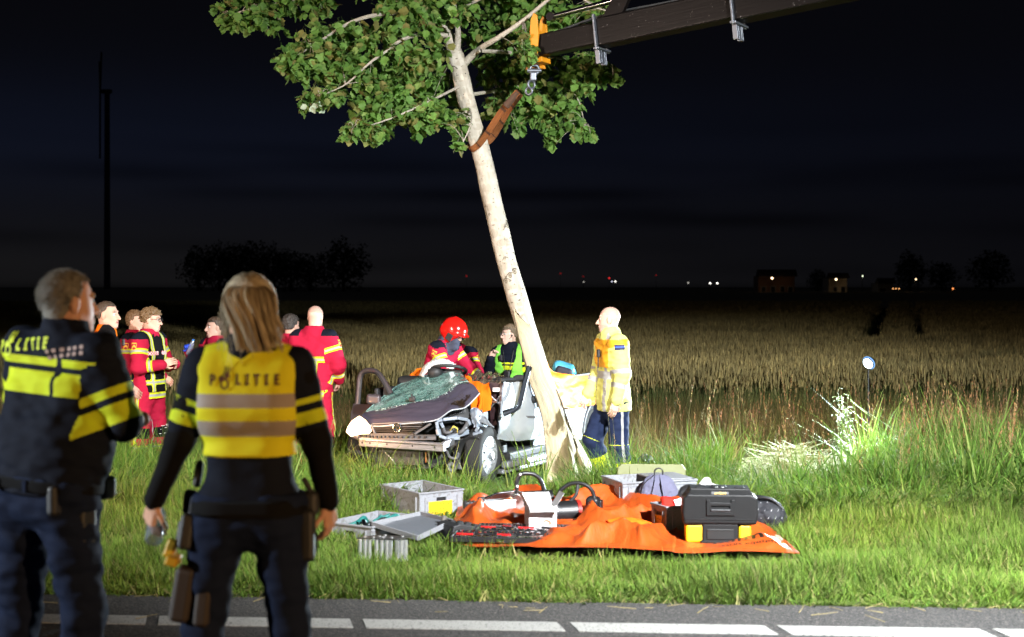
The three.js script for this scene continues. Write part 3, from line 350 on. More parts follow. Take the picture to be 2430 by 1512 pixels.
{ // the lifting strap: from the hook down, round the trunk and back
  const strapM = mat([.34, .17, .05], .8, { map: canvas(128, 512, (c, w, h) => { c.fillStyle = '#c9a071'; c.fillRect(0, 0, w, h); const r = rng(2); for (let i = 0; i < 1600; i++) { c.fillStyle = r() < .55 ? 'rgba(70,45,20,.5)' : 'rgba(235,205,150,.4)'; c.fillRect(r() * w, r() * h, 2 + r() * 9, 2 + r() * 5); } c.fillStyle = 'rgba(40,26,10,.6)'; for (const x of [18, 40, 64, 88, 110]) c.fillRect(x, 0, 2, h); }), bumpMap: grain(128, 30, [1, 6]), bumpScale: .003 });
  const top = at(1229, 218, 14.22), low = at(1140, 345, 14.65), strap = thing('lifting_strap', 'worn orange brown lifting strap looped from the crane hook round the tree trunk', 'strap', low), L = (p) => p.clone().sub(low);
  const band = (pts, w, n = v(.55, .75, .3)) => { const c = pts.map(L); return sheet([0, 1].map((k) => c.map((p, i) => { const t = (c[Math.min(i + 1, c.length - 1)].clone().sub(c[Math.max(0, i - 1)])).normalize(), s = n.clone().addScaledVector(t, -n.dot(t)).normalize(); return p.clone().addScaledVector(s, (k - .5) * w); })), 40, 3, .008, (u, q) => .004 * noise(u * 30, q * 2, 1)); };
  const loop = []; { const i = trunkPts[11].clone().lerp(trunkPts[12], .18), ax = trunkPts[12].clone().sub(trunkPts[11]).normalize(), x = v(1, 0, 0).addScaledVector(ax, -ax.x).normalize(), z = x.clone().cross(ax); for (let k = 0; k <= 12; k++) { const a = -2.6 + k / 12 * 4.6; loop.push(i.clone().addScaledVector(x, -Math.cos(a) * .112).addScaledVector(z, -Math.sin(a) * .112 * -1).addScaledVector(ax, .10 * Math.cos(a) * -1)); } }
  mesh('front_web', band([top, at(1190, 265, 14.4), at(1155, 318, 14.56), at(1136, 343, 14.61), at(1120, 354, 14.66), at(1113, 352, 14.74), at(1117, 345, 14.84)], .066, v(.75, -.65, .12)), strapM, strap);
  mesh('rear_web', band([top.clone().add(v(.02, 0, -.03)), at(1205, 260, 14.6), at(1180, 305, 14.8), at(1162, 330, 14.86), at(1140, 345, 14.87), at(1120, 350, 14.85)], .09, v(.7, -.6, .3)), strapM, strap);
  mesh('sleeve', limb([L(top), L(at(1216, 234, 14.28)), L(at(1203, 250, 14.34))], [.022, .035, .04], 12, 8, .3), mat([.07, .035, .02], .8), strap);
}
// ------------------------------------------------------------------ far away
{ // wind turbine
  const D = 700, base = at(254, 700, D), s = D / F, t = thing('wind_turbine', 'tall dark wind turbine standing in the field at far left', 'wind turbine', v(base.x, ground(base.x, -D), -D)), hubY = EYE + (680 - 217) * s - t.position.y, dm = mat([.16, .16, .17], .6);
  mesh('tower', cy(6 * s, 7.6 * s, hubY, 0, hubY / 2, 0), dm, t);
  const nac = mesh('nacelle', [bx(26 * s, 11 * s, 11 * s, -1 * s, hubY, 0, 1)], dm, t), hx = -13 * s;
  mesh('hub', put(new THREE.SphereGeometry(4.5 * s, 14, 10), hx, hubY, 0), dm, t);
  for (let k = 0; k < 3; k++) { const a = 3.21 + k * 2.094, g = plate([[-3.4 * s, 0], [3.6 * s, 0], [9 * s, 30 * s], [2 * s, 158 * s], [-1 * s, 158 * s], [-3 * s, 40 * s]], 2.4 * s, .2); g.translate(0, 0, -.6 * s); g.rotateZ(-a); g.rotateY(-1.27); g.translate(hx - 3 * s, hubY, 0); mesh('blade', g, dm, t); }
}
{ // dark trees on the horizon; each a trunk and a crown of many leaf clumps
  const foliage = mat([.03, .04, .02], .95, { side: THREE.DoubleSide }), wood = mat([.04, .03, .02], .95);
  const crownG = (seed, n = 1500) => { const r = rng(seed), P = []; for (let i = 0; i < n; i++) { let a, b, c; do { a = r() * 2 - 1; b = r() * 2 - 1; c = r() * 2 - 1; } while (a * a + b * b + c * c > 1); const k = .72 + .34 * noise(a * 2 + seed, b * 2, c * 2); a *= k * 1.25; b *= k * 1.25; c *= k * 1.25; for (let m = 0; m < 3; m++) P.push(a + (r() - .5) * .2, b + (r() - .5) * .17, c + (r() - .5) * .2); } const g = new THREE.BufferGeometry(); g.setAttribute('position', new THREE.Float32BufferAttribute(P, 3)); g.computeVertexNormals(); return g; };
  const cg = [crownG(1), crownG(2), crownG(3)];
  const tree = (px, top, w, d, k, label) => { const s = d / F, x = (px - CX) * s, h = EYE + (680 - top) * s + .4, t = thing('tree', label, 'tree', v(x, ground(x, -d), -d), 0, 'dark trees along the horizon'); mesh('trunk', cy(.3, .5, h * .6, 0, h * .3, 0), wood, t); const c = mesh('crown', cg[k % 3], foliage, t); c.position.y = h * .54; c.scale.set(w * s * .5, h * .5, w * s * .5); };
  const left = [[470, 585], [520, 580], [560, 575], [600, 574], [650, 582], [690, 592], [735, 604]];
  left.forEach(([px, top], i) => tree(px, top, 92, 420 + (i % 3) * 14, i, ['leftmost', 'second', 'third', 'fourth', 'fifth', 'sixth', 'rightmost'][i] + ' tree from the left in the dark wood on the horizon'));
  tree(815, 570, 142, 380, 1, 'rounded dark tree standing right of the wood on the horizon');
  [[1940, 640, 50], [2160, 600, 90], [2235, 620, 80], [2350, 596, 110]].forEach(([px, top, w], i) => tree(px, top, w, 420, i, ['small dark tree between the two lit far farm buildings', 'tall dark tree behind the lamp on the tall far post', 'broad dark tree right of the far lane', 'large dark tree at the right end of the horizon'][i]));
}
{ // farm and lights
  const brick = mat([.28, .15, .09], .9), roofM = mat([.05, .04, .04], .9), frame = mat([.5, .48, .44], .7), dark = mat([.02, .02, .02], .3);
  const house = (label, px0, px1, wallTop, roofTop, d, doors, m) => { const s = d / F, x0 = (px0 - CX) * s, x1 = (px1 - CX) * s, w = x1 - x0, gy = ground(x0, -d), t = thing('farmhouse', label, 'farmhouse', v((x0 + x1) / 2, gy, -d)), hw = EYE + (680 - wallTop) * s - gy, hr = EYE + (680 - roofTop) * s - gy; mesh('wall', bx(w, hw, 7, 0, hw / 2, -3.5, .02), m, t); const r = plate([[-3.9, hw - .1], [.4, hw - .1], [-1.75, hr]], w + .6, .02); r.rotateY(Math.PI / 2); r.translate(-w / 2 - .3, 0, -1.8); mesh('roof', r, roofM, t); for (const [u, ww, y0, y1] of doors) { const f = mesh(y0 < .3 ? 'door' : 'window', bx(ww, y1 - y0, .1, -w / 2 + u * w, (y0 + y1) / 2, .03, .01), dark, t); mesh('frame', [bx(ww + .2, .1, .14, -w / 2 + u * w, y1 + .03, .04), bx(.1, y1 - y0, .14, -w / 2 + u * w - ww / 2 - .03, (y0 + y1) / 2, .04), bx(.1, y1 - y0, .14, -w / 2 + u * w + ww / 2 + .03, (y0 + y1) / 2, .04)], frame, f); } return t; };
  house('low brick farmhouse lit by one lamp, left of the far farm', 1800, 1886, 655, 640, 350, [[.14, 1.0, .9, 2.1], [.40, 1.1, 0, 2.2], [.66, 1.0, .9, 2.2], [.88, 1.1, .8, 2.1]], brick);
  house('pale farm building under a bright wall lamp, middle of the far farm', 1968, 2010, 660, 648, 360, [[.35, .9, .9, 2.0], [.78, 1.1, 0, 2.1]], mat([.5, .42, .3], .9));
  house('dark barn with a sloping roof, right of the far farm', 2084, 2120, 672, 660, 360, [[.3, 1.6, 0, 1.8]], mat([.2, .2, .2], .9));
  const lampPost = (label, px, py, d, k, c, name = 'street_lamp', cat = 'lamp', r = .16, light = 0) => { const p = at(px, py, d), gy = ground(p.x, -d), h = p.y - gy, t = thing(name, label, cat, v(p.x, gy, -d), 0, 'far lights along the horizon'); mesh('pole', cy(.05, .09, h, 0, h / 2, -.3), dark, t); mesh('lamp_arm', bx(.12, .1, .5, 0, h, -.1), dark, t); mesh('lamp_glow', put(new THREE.SphereGeometry(r, 10, 8), 0, h - .02, .2), glow(c, k), t); if (light) { const l = new THREE.PointLight(col(c), light, 0, 2); l.position.set(p.x, p.y - .1, -d + .6); l.castShadow = true; l.shadow.radius = 5; l.name = 'lamp_light'; scene.add(l); } };
  const warm = [1, .72, .42], white = [1, .95, .85], red = [1, .03, .03];
  lampPost('bright lamp on a post before the low brick farmhouse', 1832, 660, 346, 6, warm, 'street_lamp', 'lamp', .24, 2); lampPost('bright lamp before the pale farm building', 1984, 663, 356, 6, warm, 'street_lamp', 'lamp', .24, 4); lampPost('small lamp on a post right of the pale farm building', 2047, 655, 360, 3, [.9, 1, .7], 'street_lamp', 'lamp', .16); lampPost('lamp on a tall post above the far lane', 2173, 663, 360, 4, warm, 'street_lamp', 'lamp', .19, 3);
  lampPost('pair of low white lights left of the farm, left one', 1685, 672, 600, 5, white, 'street_lamp', 'lamp', .3); lampPost('pair of low white lights left of the farm, right one', 1702, 672, 600, 5, white, 'street_lamp', 'lamp', .32); lampPost('faint low white light near the middle of the horizon', 1633, 671, 600, .8, white, 'street_lamp', 'lamp', .3); lampPost('white light just right of the brightest red warning light', 1460, 668, 800, 4, white, 'street_lamp', 'lamp', .36); lampPost('bluish light just below the brightest red warning light', 1452, 668, 800, 1.5, [.8, .8, 1], 'street_lamp', 'lamp', .36); lampPost('faint white light right of the tree trunk', 1385, 669, 800, .6, white, 'street_lamp', 'lamp', .34);
  for (const [i, px] of [2119, 2126, 2133].entries()) lampPost(['left', 'middle', 'right'][i] + ' one of three low orange lights beside the far barn', px, 685, 340, 3, [1, .45, .15], 'street_lamp', 'lamp', .13); lampPost('low reddish orange light at the far right of the horizon', 2261, 685, 340, 3.5, [1, .3, .08], 'street_lamp', 'lamp', .16);
  [[1107, 655, .35, 'red warning light on a mast left of the tree trunk'], [1330, 649, .3, 'highest red warning light right of the tree trunk'], [1384, 656, .2, 'dim red warning light left of the brightest one'], [1446, 660, 1.6, 'brightest red warning light right of the tree trunk'], [1557, 653, .22, 'red warning light farther right between trunk and farm']].forEach(([px, py, k, l]) => lampPost(l, px, py, 900, k, red, 'warning_mast', 'mast', .42));
}
// ------------------------------------------------------------------ bodies: distance fields of joined tapering bones, meshed on a grid
const smin = (a, b, k) => { const h = Math.max(k - Math.abs(a - b), 0) / k; return Math.min(a, b) - h * h * k * .25; };
function cap(a, b, ra, rb, flatDir, flat = 1) { // tapered capsule, flattened along flatDir
  const bxx = b.x - a.x, by = b.y - a.y, bz = b.z - a.z, l2 = bxx * bxx + by * by + bz * bz + 1e-9, f = flatDir ? 1 / flat - 1 : 0, fx = flatDir?.x ?? 0, fy = flatDir?.y ?? 0, fz = flatDir?.z ?? 0, kf = flatDir ? Math.min(1, flat) : 1;
  const fn = (x, y, z) => { let px = x - a.x, py = y - a.y, pz = z - a.z; const t0 = (px * bxx + py * by + pz * bz) / l2, t = t0 < 0 ? 0 : t0 > 1 ? 1 : t0; px -= bxx * t; py -= by * t; pz -= bz * t; if (f) { const q = (px * fx + py * fy + pz * fz) * f; px += fx * q; py += fy * q; pz += fz * q; } return (Math.sqrt(px * px + py * py + pz * pz) - (ra + (rb - ra) * t)) * kf; };
  fn.c = a.clone().lerp(b, .5); fn.r = Math.sqrt(l2) / 2 + Math.max(ra, rb) * Math.max(1, flat); fn.k = kf; return fn;
}
function ell(c, rx, ry, rz, ax) { // ellipsoid with axes ax = [right, up, front]
  const [A, B, C] = ax ?? [v(1, 0, 0), v(0, 1, 0), v(0, 0, 1)];
  const fn = (x, y, z) => { const px = x - c.x, py = y - c.y, pz = z - c.z, a = (px * A.x + py * A.y + pz * A.z) / rx, b = (px * B.x + py * B.y + pz * B.z) / ry, d = (px * C.x + py * C.y + pz * C.z) / rz, k0 = Math.sqrt(a * a + b * b + d * d), k1 = Math.sqrt((a / rx) ** 2 + (b / ry) ** 2 + (d / rz) ** 2); return k1 < 1e-6 ? -Math.min(rx, ry, rz) : k0 * (k0 - 1) / k1; };
  fn.c = c; fn.r = Math.max(rx, ry, rz); fn.k = 1; return fn;
}
function join(list, k) { return (x, y, z) => { let d = 9; for (const p of list) { const dx = x - p.c.x, dy = y - p.c.y, dz = z - p.c.z, lb = (Math.sqrt(dx * dx + dy * dy + dz * dz) - p.r) * p.k; if (lb > d + k) continue; d = smin(d, p(x, y, z), k); } return d; }; }
function boundsOf(list, m) { const b = new THREE.Box3(); for (const p of list) b.expandByPoint(p.c.clone().addScalar(p.r + m)).expandByPoint(p.c.clone().addScalar(-p.r - m)); return b; }
function net(f, b, h, color) { // surface nets
  const nx = Math.ceil((b.max.x - b.min.x) / h) + 2, ny = Math.ceil((b.max.y - b.min.y) / h) + 2, nz = Math.ceil((b.max.z - b.min.z) / h) + 2, ox = b.min.x - h / 2, oy = b.min.y - h / 2, oz = b.min.z - h / 2, D = new Float32Array(nx * ny * nz), B = 4;
  for (let k0 = 0; k0 < nz; k0 += B) for (let j0 = 0; j0 < ny; j0 += B) for (let i0 = 0; i0 < nx; i0 += B) {
    const i1 = Math.min(i0 + B, nx), j1 = Math.min(j0 + B, ny), k1 = Math.min(k0 + B, nz), c = f(ox + (i0 + B / 2 - .5) * h, oy + (j0 + B / 2 - .5) * h, oz + (k0 + B / 2 - .5) * h), skip = Math.abs(c) > h * B * 1.35 + .012;
    for (let k = k0; k < k1; k++) for (let j = j0; j < j1; j++) for (let i = i0; i < i1; i++) D[(k * ny + j) * nx + i] = skip ? c : f(ox + i * h, oy + j * h, oz + k * h);
  }
  const id = new Int32Array(nx * ny * nz).fill(-1), P = [], I = [], sx = 1, sy = nx, sz = nx * ny, E = [[0, sx], [0, sy], [0, sz], [sx, sx + sy], [sx, sx + sz], [sy, sx + sy], [sy, sy + sz], [sz, sx + sz], [sz, sy + sz], [sx + sy, sx + sy + sz], [sx + sz, sx + sy + sz], [sy + sz, sx + sy + sz]], xyz = (o) => [o % nx, Math.floor(o / nx) % ny, Math.floor(o / sz)], EX = E.map(([a, c]) => [xyz(a), xyz(c)]);
  for (let k = 0; k < nz - 1; k++) for (let j = 0; j < ny - 1; j++) for (let i = 0; i < nx - 1; i++) {
    const o = (k * ny + j) * nx + i, s = D[o] < 0; if (s === D[o + sx] < 0 && s === D[o + sy] < 0 && s === D[o + sz] < 0 && s === D[o + sx + sy] < 0 && s === D[o + sx + sz] < 0 && s === D[o + sy + sz] < 0 && s === D[o + sx + sy + sz] < 0) continue;
    let x = 0, y = 0, z = 0, n = 0; for (let e = 0; e < 12; e++) { const a = D[o + E[e][0]], c = D[o + E[e][1]]; if (a < 0 === c < 0) continue; const t = a / (a - c), [p, q] = EX[e]; x += p[0] + (q[0] - p[0]) * t; y += p[1] + (q[1] - p[1]) * t; z += p[2] + (q[2] - p[2]) * t; n++; }
    id[o] = P.length / 3; P.push(ox + (i + x / n) * h, oy + (j + y / n) * h, oz + (k + z / n) * h);
  }
  const quad = (a, b2, c, d, flip) => { if (flip) I.push(a, c, b2, a, d, c); else I.push(a, b2, c, a, c, d); };
  for (let k = 1; k < nz - 1; k++) for (let j = 1; j < ny - 1; j++) for (let i = 1; i < nx - 1; i++) { const o = (k * ny + j) * nx + i, s = D[o] < 0; if (s !== D[o + sx] < 0) quad(id[o - sy - sz], id[o - sz], id[o], id[o - sy], !s); if (s !== D[o + sy] < 0) quad(id[o - sx - sz], id[o - sx], id[o], id[o - sz], !s); if (s !== D[o + sz] < 0) quad(id[o - sx - sy], id[o - sy], id[o], id[o - sx], !s); }
  const N = new Float32Array(P.length), e = h * .4; for (let q = 0; q < P.length; q += 3) { const x = P[q], y = P[q + 1], z = P[q + 2], a = f(x + e, y - e, z - e), c = f(x - e, y - e, z + e), d = f(x - e, y + e, z - e), g = f(x + e, y + e, z + e), gx = a - c - d + g, gy = -a - c + d + g, gz = -a + c - d + g, l = Math.hypot(gx, gy, gz) || 1; N[q] = gx / l; N[q + 1] = gy / l; N[q + 2] = gz / l; }
  const g = new THREE.BufferGeometry(); g.setAttribute('position', new THREE.Float32BufferAttribute(P, 3)); g.setAttribute('normal', new THREE.BufferAttribute(N, 3));
  const U = new Float32Array(P.length / 3 * 2); for (let q = 0; q < P.length / 3; q++) { U[q * 2] = Math.atan2(P[q * 3], P[q * 3 + 2] + .3) * .4; U[q * 2 + 1] = P[q * 3 + 1]; } g.setAttribute('uv', new THREE.BufferAttribute(U, 2));
  if (color) { const C = new Float32Array(P.length); for (let q = 0; q < P.length; q += 3) { const c = color(P[q], P[q + 1], P[q + 2]); C[q] = c[0]; C[q + 1] = c[1]; C[q + 2] = c[2]; } g.setAttribute('color', new THREE.BufferAttribute(C, 3)); }
  g.setIndex(I); return g;
}
function cut(g, f) { // [where f > 0, where f < 0], cut cleanly along f = 0
  const q = g.index ? g.toNonIndexed() : g, p = q.attributes.position.array, n = q.attributes.normal.array, u = q.attributes.uv.array, out = [[[], [], []], [[], [], []]];
  const T = (s, a) => { for (const w of a) { out[s][0].push(...w.p); out[s][1].push(...w.n); out[s][2].push(...w.u); } };
  const mixv = (a, b) => { const t = a.f / (a.f - b.f), m = (x, y) => x.map((e, i) => e + (y[i] - e) * t); return { p: m(a.p, b.p), n: m(a.n, b.n), u: m(a.u, b.u), f: 0 }; };
  for (let i = 0; i < p.length; i += 9) {
    const w = [0, 1, 2].map((k) => { const o = i + k * 3, o2 = (i / 3 + k) * 2; return { p: [p[o], p[o + 1], p[o + 2]], n: [n[o], n[o + 1], n[o + 2]], u: [u[o2], u[o2 + 1]], f: 0 }; }); for (const e of w) e.f = f(...e.p);
    const s = w.filter((e) => e.f > 0).length; if (s === 3) { T(0, w); continue; } if (s === 0) { T(1, w); continue; }
    const one = w.findIndex((e) => (s === 1) === e.f > 0), a = w[one], b = w[(one + 1) % 3], c = w[(one + 2) % 3], ab = mixv(a, b), ac = mixv(a, c), side = s === 1 ? 0 : 1; T(side, [a, ab, ac]); T(1 - side, [ab, b, c, ab, c, ac]);
  }
  return out.map((o) => { const r = new THREE.BufferGeometry(); ['position', 'normal', 'uv'].forEach((k, i) => r.setAttribute(k, new THREE.Float32BufferAttribute(o[i], i === 2 ? 2 : 3))); return r; });
}
const count = (g) => g.attributes.position.count;

const weave = canvas(128, 128, (c, w, h) => { const r = rng(2); c.fillStyle = '#808080'; c.fillRect(0, 0, w, h); for (let i = 0; i < 3000; i++) { c.fillStyle = r() < .5 ? 'rgba(40,40,40,.25)' : 'rgba(220,220,220,.25)'; c.fillRect(r() * w, r() * h, 1 + r() * 3, 1 + r() * 3); } }, false, [9, 9]);
const cloth = (c, rough = .8, more) => mat(c, rough, { specularIntensity: .15, bumpMap: weave, bumpScale: .0015, ...more });
const C = { red: cloth([.36, .012, .040]), redDark: cloth([.30, .01, .024]), navy: cloth([.0075, .0095, .017], .8), black: cloth([.006, .006, .0065], .85), jeans: cloth([.0085, .013, .030], .85), orange: cloth([.62, .13, .005], .7), lime: cloth([.50, .58, .02], .7), green: cloth([.20, .60, .07], .7), vest: cloth([.66, .62, .02], .7), silver: cloth([.32, .32, .31], .45), white: cloth([.7, .7, .68], .7), hood: cloth([.05, .055, .08], .85), boot: mat([.015, .015, .016], .55), blue: mat([.02, .07, .55], .5), pale: cloth([.62, .64, .56], .7) };
const SKIN = new THREE.MeshPhysicalMaterial({ vertexColors: true, roughness: .52, specularIntensity: .5 });

function person(o) {
  const s = o.h / 1.8, bw = o.build ?? 1, X = v(1, 0, 0), Y = v(0, 1, 0), Z = v(0, 0, 1);
  const tw = o.twist ?? 0, tilt = (q) => q.clone().applyAxisAngle(X, o.lean ?? 0).applyAxisAngle(Z, o.side ?? 0), up = tilt(Y), fr = tilt(Z).applyAxisAngle(up, tw), rt = tilt(X).applyAxisAngle(up, tw);
  const dirs = (a, d) => (a ?? d).map((e) => v(...e).normalize());
  const legs = [1, -1].map((sd) => dirs(sd > 0 ? o.legL : o.legR, [[.05 * sd, -1, .02], [.015 * sd, -1, -.05]]));
  const pel = v(0, 0, 0), hip = (sd) => pel.clone().addScaledVector(X.clone().applyAxisAngle(Y, tw * .3), sd * .092 * s * (o.hipW ?? 1));
  const lk = o.legK ?? 1, TH = .44 * s * lk, SH = .415 * s * lk; let low = 9; const L = legs.map(([a, b], i) => { const h = hip(i ? -1 : 1), k = h.clone().addScaledVector(a, TH), n = k.clone().addScaledVector(b, SH); low = Math.min(low, n.y); return [h, k, n]; });
  const lift = .085 * s - low; pel.y += lift; for (const l of L) for (const p of l) p.y += lift;
  const S = (k) => pel.clone().addScaledVector(up, k * s);
  const A = [1, -1].map((sd) => { const [a, b, c] = dirs(sd > 0 ? o.armL : o.armR, [[.25 * sd, -1, .05], [.05 * sd, -1, .3], [0, -1, .2]]), h = S(.525).addScaledVector(rt, sd * .178 * s * (o.shoulderW ?? bw)), e = h.clone().addScaledVector(a, .285 * s), w = e.clone().addScaledVector(b, .25 * s); return { h, e, w, dir: c ?? b, sd }; });
  // head frame
  const hy = (o.headRy ?? o.ry ?? 0) - (o.ry ?? 0), hp = o.headPitch ?? 0, hq = new THREE.Quaternion().setFromEuler(new THREE.Euler(hp, hy, o.headRoll ?? 0, 'YXZ')), hu = Y.clone().applyQuaternion(hq).lerp(up, .25).normalize(), hf = Z.clone().applyQuaternion(hq); hf.addScaledVector(hu, -hf.dot(hu)).normalize(); const hr = hu.clone().cross(hf);
  const nb = S(.592 + (o.neck ?? 0)), hs = s * (o.headS ?? 1), hc = nb.clone().addScaledVector(hu, .148 * hs).addScaledVector(hf, .022 * s).addScaledVector(up, .008 * s), HL = (x, y, z) => hc.clone().addScaledVector(hr, x * hs).addScaledVector(hu, y * hs).addScaledVector(hf, z * hs);
  const inHead = (x, y, z) => { const dx = x - hc.x, dy = y - hc.y, dz = z - hc.z; return [(dx * hr.x + dy * hr.y + dz * hr.z) / hs, (dx * hu.x + dy * hu.y + dz * hu.z) / hs, (dx * hf.x + dy * hf.y + dz * hf.z) / hs]; };
  const ax = [hr, hu, hf];
  // bones; t thickens them into clothes
  const torso = (t, belly = o.belly ?? 0) => [cap(S(-.02).addScaledVector(rt, .06 * s * (o.hipW ?? 1)), S(-.02).addScaledVector(rt, -.06 * s * (o.hipW ?? 1)), (.118 * s + t) * (o.hipR ?? 1), (.118 * s + t) * (o.hipR ?? 1), fr, .92), cap(S(.06).addScaledVector(rt, .045 * s), S(.06).addScaledVector(rt, -.045 * s), .108 * s * bw * (o.waist ?? 1) + t, .108 * s * bw * (o.waist ?? 1) + t, fr, .88), cap(S(.18).addScaledVector(rt, .05 * s * bw).addScaledVector(fr, belly * .3), S(.18).addScaledVector(rt, -.05 * s * bw).addScaledVector(fr, belly * .3), .105 * s * bw * (o.waist ?? 1) + t + belly * .4, .105 * s * bw * (o.waist ?? 1) + t + belly * .4, fr, .86), cap(S(.37).addScaledVector(rt, .078 * s * bw), S(.37).addScaledVector(rt, -.078 * s * bw), .112 * s + t, .112 * s + t, fr, .88), cap(S(.49).addScaledVector(rt, .115 * s * bw), S(.49).addScaledVector(rt, -.115 * s * bw), .066 * s + t * .9, .066 * s + t * .9), cap(S(.565), S(.525).addScaledVector(rt, .15 * s * bw), .062 * s + t * .7, .05 * s + t * .8), cap(S(.565), S(.525).addScaledVector(rt, -.15 * s * bw), .062 * s + t * .7, .05 * s + t * .8)];
  const arm = (a, t, to = 1) => { const w = to < 1 ? a.h.clone().lerp(a.e, to) : a.w, l = [cap(a.h, to < 1 ? w : a.e, .058 * s * (o.armR0 ?? 1) + t, (to < 1 ? lerp(.058, .044, to) : .044) * s * (o.armR0 ?? 1) + t)]; if (to >= 1) l.push(cap(a.e, w, .043 * s * (o.armR0 ?? 1) + t, .031 * s + t * (o.cuff ?? .9))); return l; };
  const leg = (l, t, taper = 1) => [cap(l[0], l[1], .088 * s * (o.thigh ?? 1) + t, .060 * s + t), cap(l[1], l[2], .057 * s + t, .041 * s + t * taper), cap(l[1].clone().lerp(l[2], .28).addScaledVector(Z, -.012 * s), l[1].clone().lerp(l[2], .45).addScaledVector(Z, -.012 * s), .052 * s + t, .046 * s + t)];
  const foot = (l, t, i) => { const yaw = (i ? -1 : 1) * .18, q = Z.clone().applyAxisAngle(Y, yaw), n = l[2]; return [cap(v(n.x, n.y - .045 * s, n.z).addScaledVector(q, -.035 * s), v(n.x, n.y - .055 * s, n.z).addScaledVector(q, .135 * s), .036 * s + t, .030 * s + t), cap(n, v(n.x, n.y - .04 * s, n.z).addScaledVector(q, .03 * s), .04 * s + t, .04 * s + t)]; };
  const root = thing('person', o.label, 'person', o.pos, o.ry ?? 0);
  const cell = o.cell ?? .014, skin = o.skin ?? [.52, .29, .20];
  // --- skin: one continuous body; head and hands on finer grids of their own
  const neck = [cap(HL(0, -.045, -.025), nb, .054 * s, .06 * s)];
  const bodyB = [...torso(-.006), ...A.flatMap((a) => arm(a, 0)), ...L.flatMap((l) => leg(l, -.004)), ...L.flatMap((l, i) => foot(l, -.008, i)), ...neck];
  const bodyF = join(bodyB, .035 * s), flat = () => skin, geos = [net(bodyF, boundsOf(bodyB, .01), Math.max(cell, .016), flat)];
  const headB = [ell(HL(0, .036, -.014), .076 * hs, .088 * hs, .096 * hs, ax), ell(HL(0, -.034, .022), .060 * hs, .080 * hs, .072 * hs, ax), cap(HL(-.012, -.099, .066), HL(.012, -.099, .066), .022 * hs, .022 * hs), cap(HL(-.052, -.062, .0), HL(-.025, -.098, .05), .022 * hs, .02 * hs), cap(HL(.052, -.062, .0), HL(.025, -.098, .05), .022 * hs, .02 * hs), ...neck], fine = [cap(HL(-.034, .03, .078), HL(.034, .03, .078), .012 * hs, .012 * hs), cap(HL(0, .012, .088), HL(0, -.032, .112), .009 * hs, .013 * hs), cap(HL(-.012, -.034, .098), HL(.012, -.034, .098), .009 * hs, .009 * hs), cap(HL(-.018, -.062, .086), HL(.018, -.062, .086), .008 * hs, .008 * hs), cap(HL(-.014, -.071, .085), HL(.014, -.071, .085), .009 * hs, .009 * hs), ell(HL(-.077, -.004, -.012), .011 * hs, .032 * hs, .019 * hs, ax), ell(HL(.077, -.004, -.012), .011 * hs, .032 * hs, .019 * hs, ax)];
  const hF0 = join(headB, .035 * hs), hF1 = join(fine, .008 * hs), eyeS = [HL(-.032, .010, .094), HL(.032, .010, .094)], eyeB = [HL(-.032, .009, .073), HL(.032, .009, .073)];
  const headF = (x, y, z) => { let d = smin(hF0(x, y, z), hF1(x, y, z), .014 * hs); for (const e of eyeS) { const q = Math.hypot(x - e.x, y - e.y, z - e.z) - .017 * hs; d = -smin(-d, q, .012 * hs); } for (const e of eyeB) d = Math.min(d, Math.hypot(x - e.x, y - e.y, z - e.z) - .0118 * hs); return d; };
  const hairC = o.hairC ?? [.06, .035, .018], stub = o.stubble ?? 0;
  const headC = (x, y, z) => { const [a, b, c] = inHead(x, y, z), m = Math.abs(a); for (const e of eyeB) { const q = Math.hypot(x - e.x, y - e.y, z - e.z); if (q < .0142 * hs) { const i = inHead(e.x, e.y, e.z); return Math.hypot(a - i[0], b - i[1]) < .0068 ? [.03, .03, .035] : [.55, .52, .5]; } } if (m < .021 && b < -.052 && b > -.078 && c > .07) return b < -.064 && b > -.069 ? [.10, .03, .025] : [skin[0] * .85, skin[1] * .55, skin[2] * .6]; if (m > .012 && m < .05 && b > .026 && b < .036 && c > .055) return hairC.map((e, i) => lerp(skin[i], e, .7)); const k = stub && ((b < -.045 && c > -.01 && !(m < .02 && b > -.08 && c > .09)) || (b > .045 && c < .085 && b > .07 - (c < .02 ? .06 : 0))) ? stub : 0; return skin.map((e, i) => lerp(e, hairC[i] * 1.2, k * (.7 + .3 * noise(x * 90, y * 90, z * 90)))); };
  const hb = new THREE.Box3().setFromCenterAndSize(hc.clone().addScaledVector(hu, -.02), v(.30, .34, .30).multiplyScalar(hs)); geos.push(net(headF, hb, o.headCell ?? .0062, headC));
  // --- hands
  const handF = [];
  A.forEach((a, i) => {
    const hnd = (i ? o.handR : o.handL) ?? {}, d = a.dir.clone().normalize(), pn = v(...(hnd.palm ?? [-(a.sd), 0, 0])), n = pn.addScaledVector(d, -pn.dot(d)).normalize(), w = d.clone().cross(n), curl = hnd.curl ?? .5, k = s * (hnd.size ?? 1.0), th = hnd.thumb ?? (a.sd);
    const P = (u, q, r) => a.w.clone().addScaledVector(d, u * k).addScaledVector(w, q * k * th).addScaledVector(n, r * k), bones = [cap(a.w.clone().addScaledVector(d, -.03 * k), P(.02, 0, 0), .031 * s, .027 * k, n, .8), cap(P(.03, -.022, 0), P(.085, -.03, 0), .018 * k, .016 * k, n, .75), cap(P(.03, .018, 0), P(.088, .028, 0), .020 * k, .016 * k, n, .75), cap(P(.04, 0, 0), P(.09, 0, 0), .020 * k, .017 * k, n, .75)], fing = [];
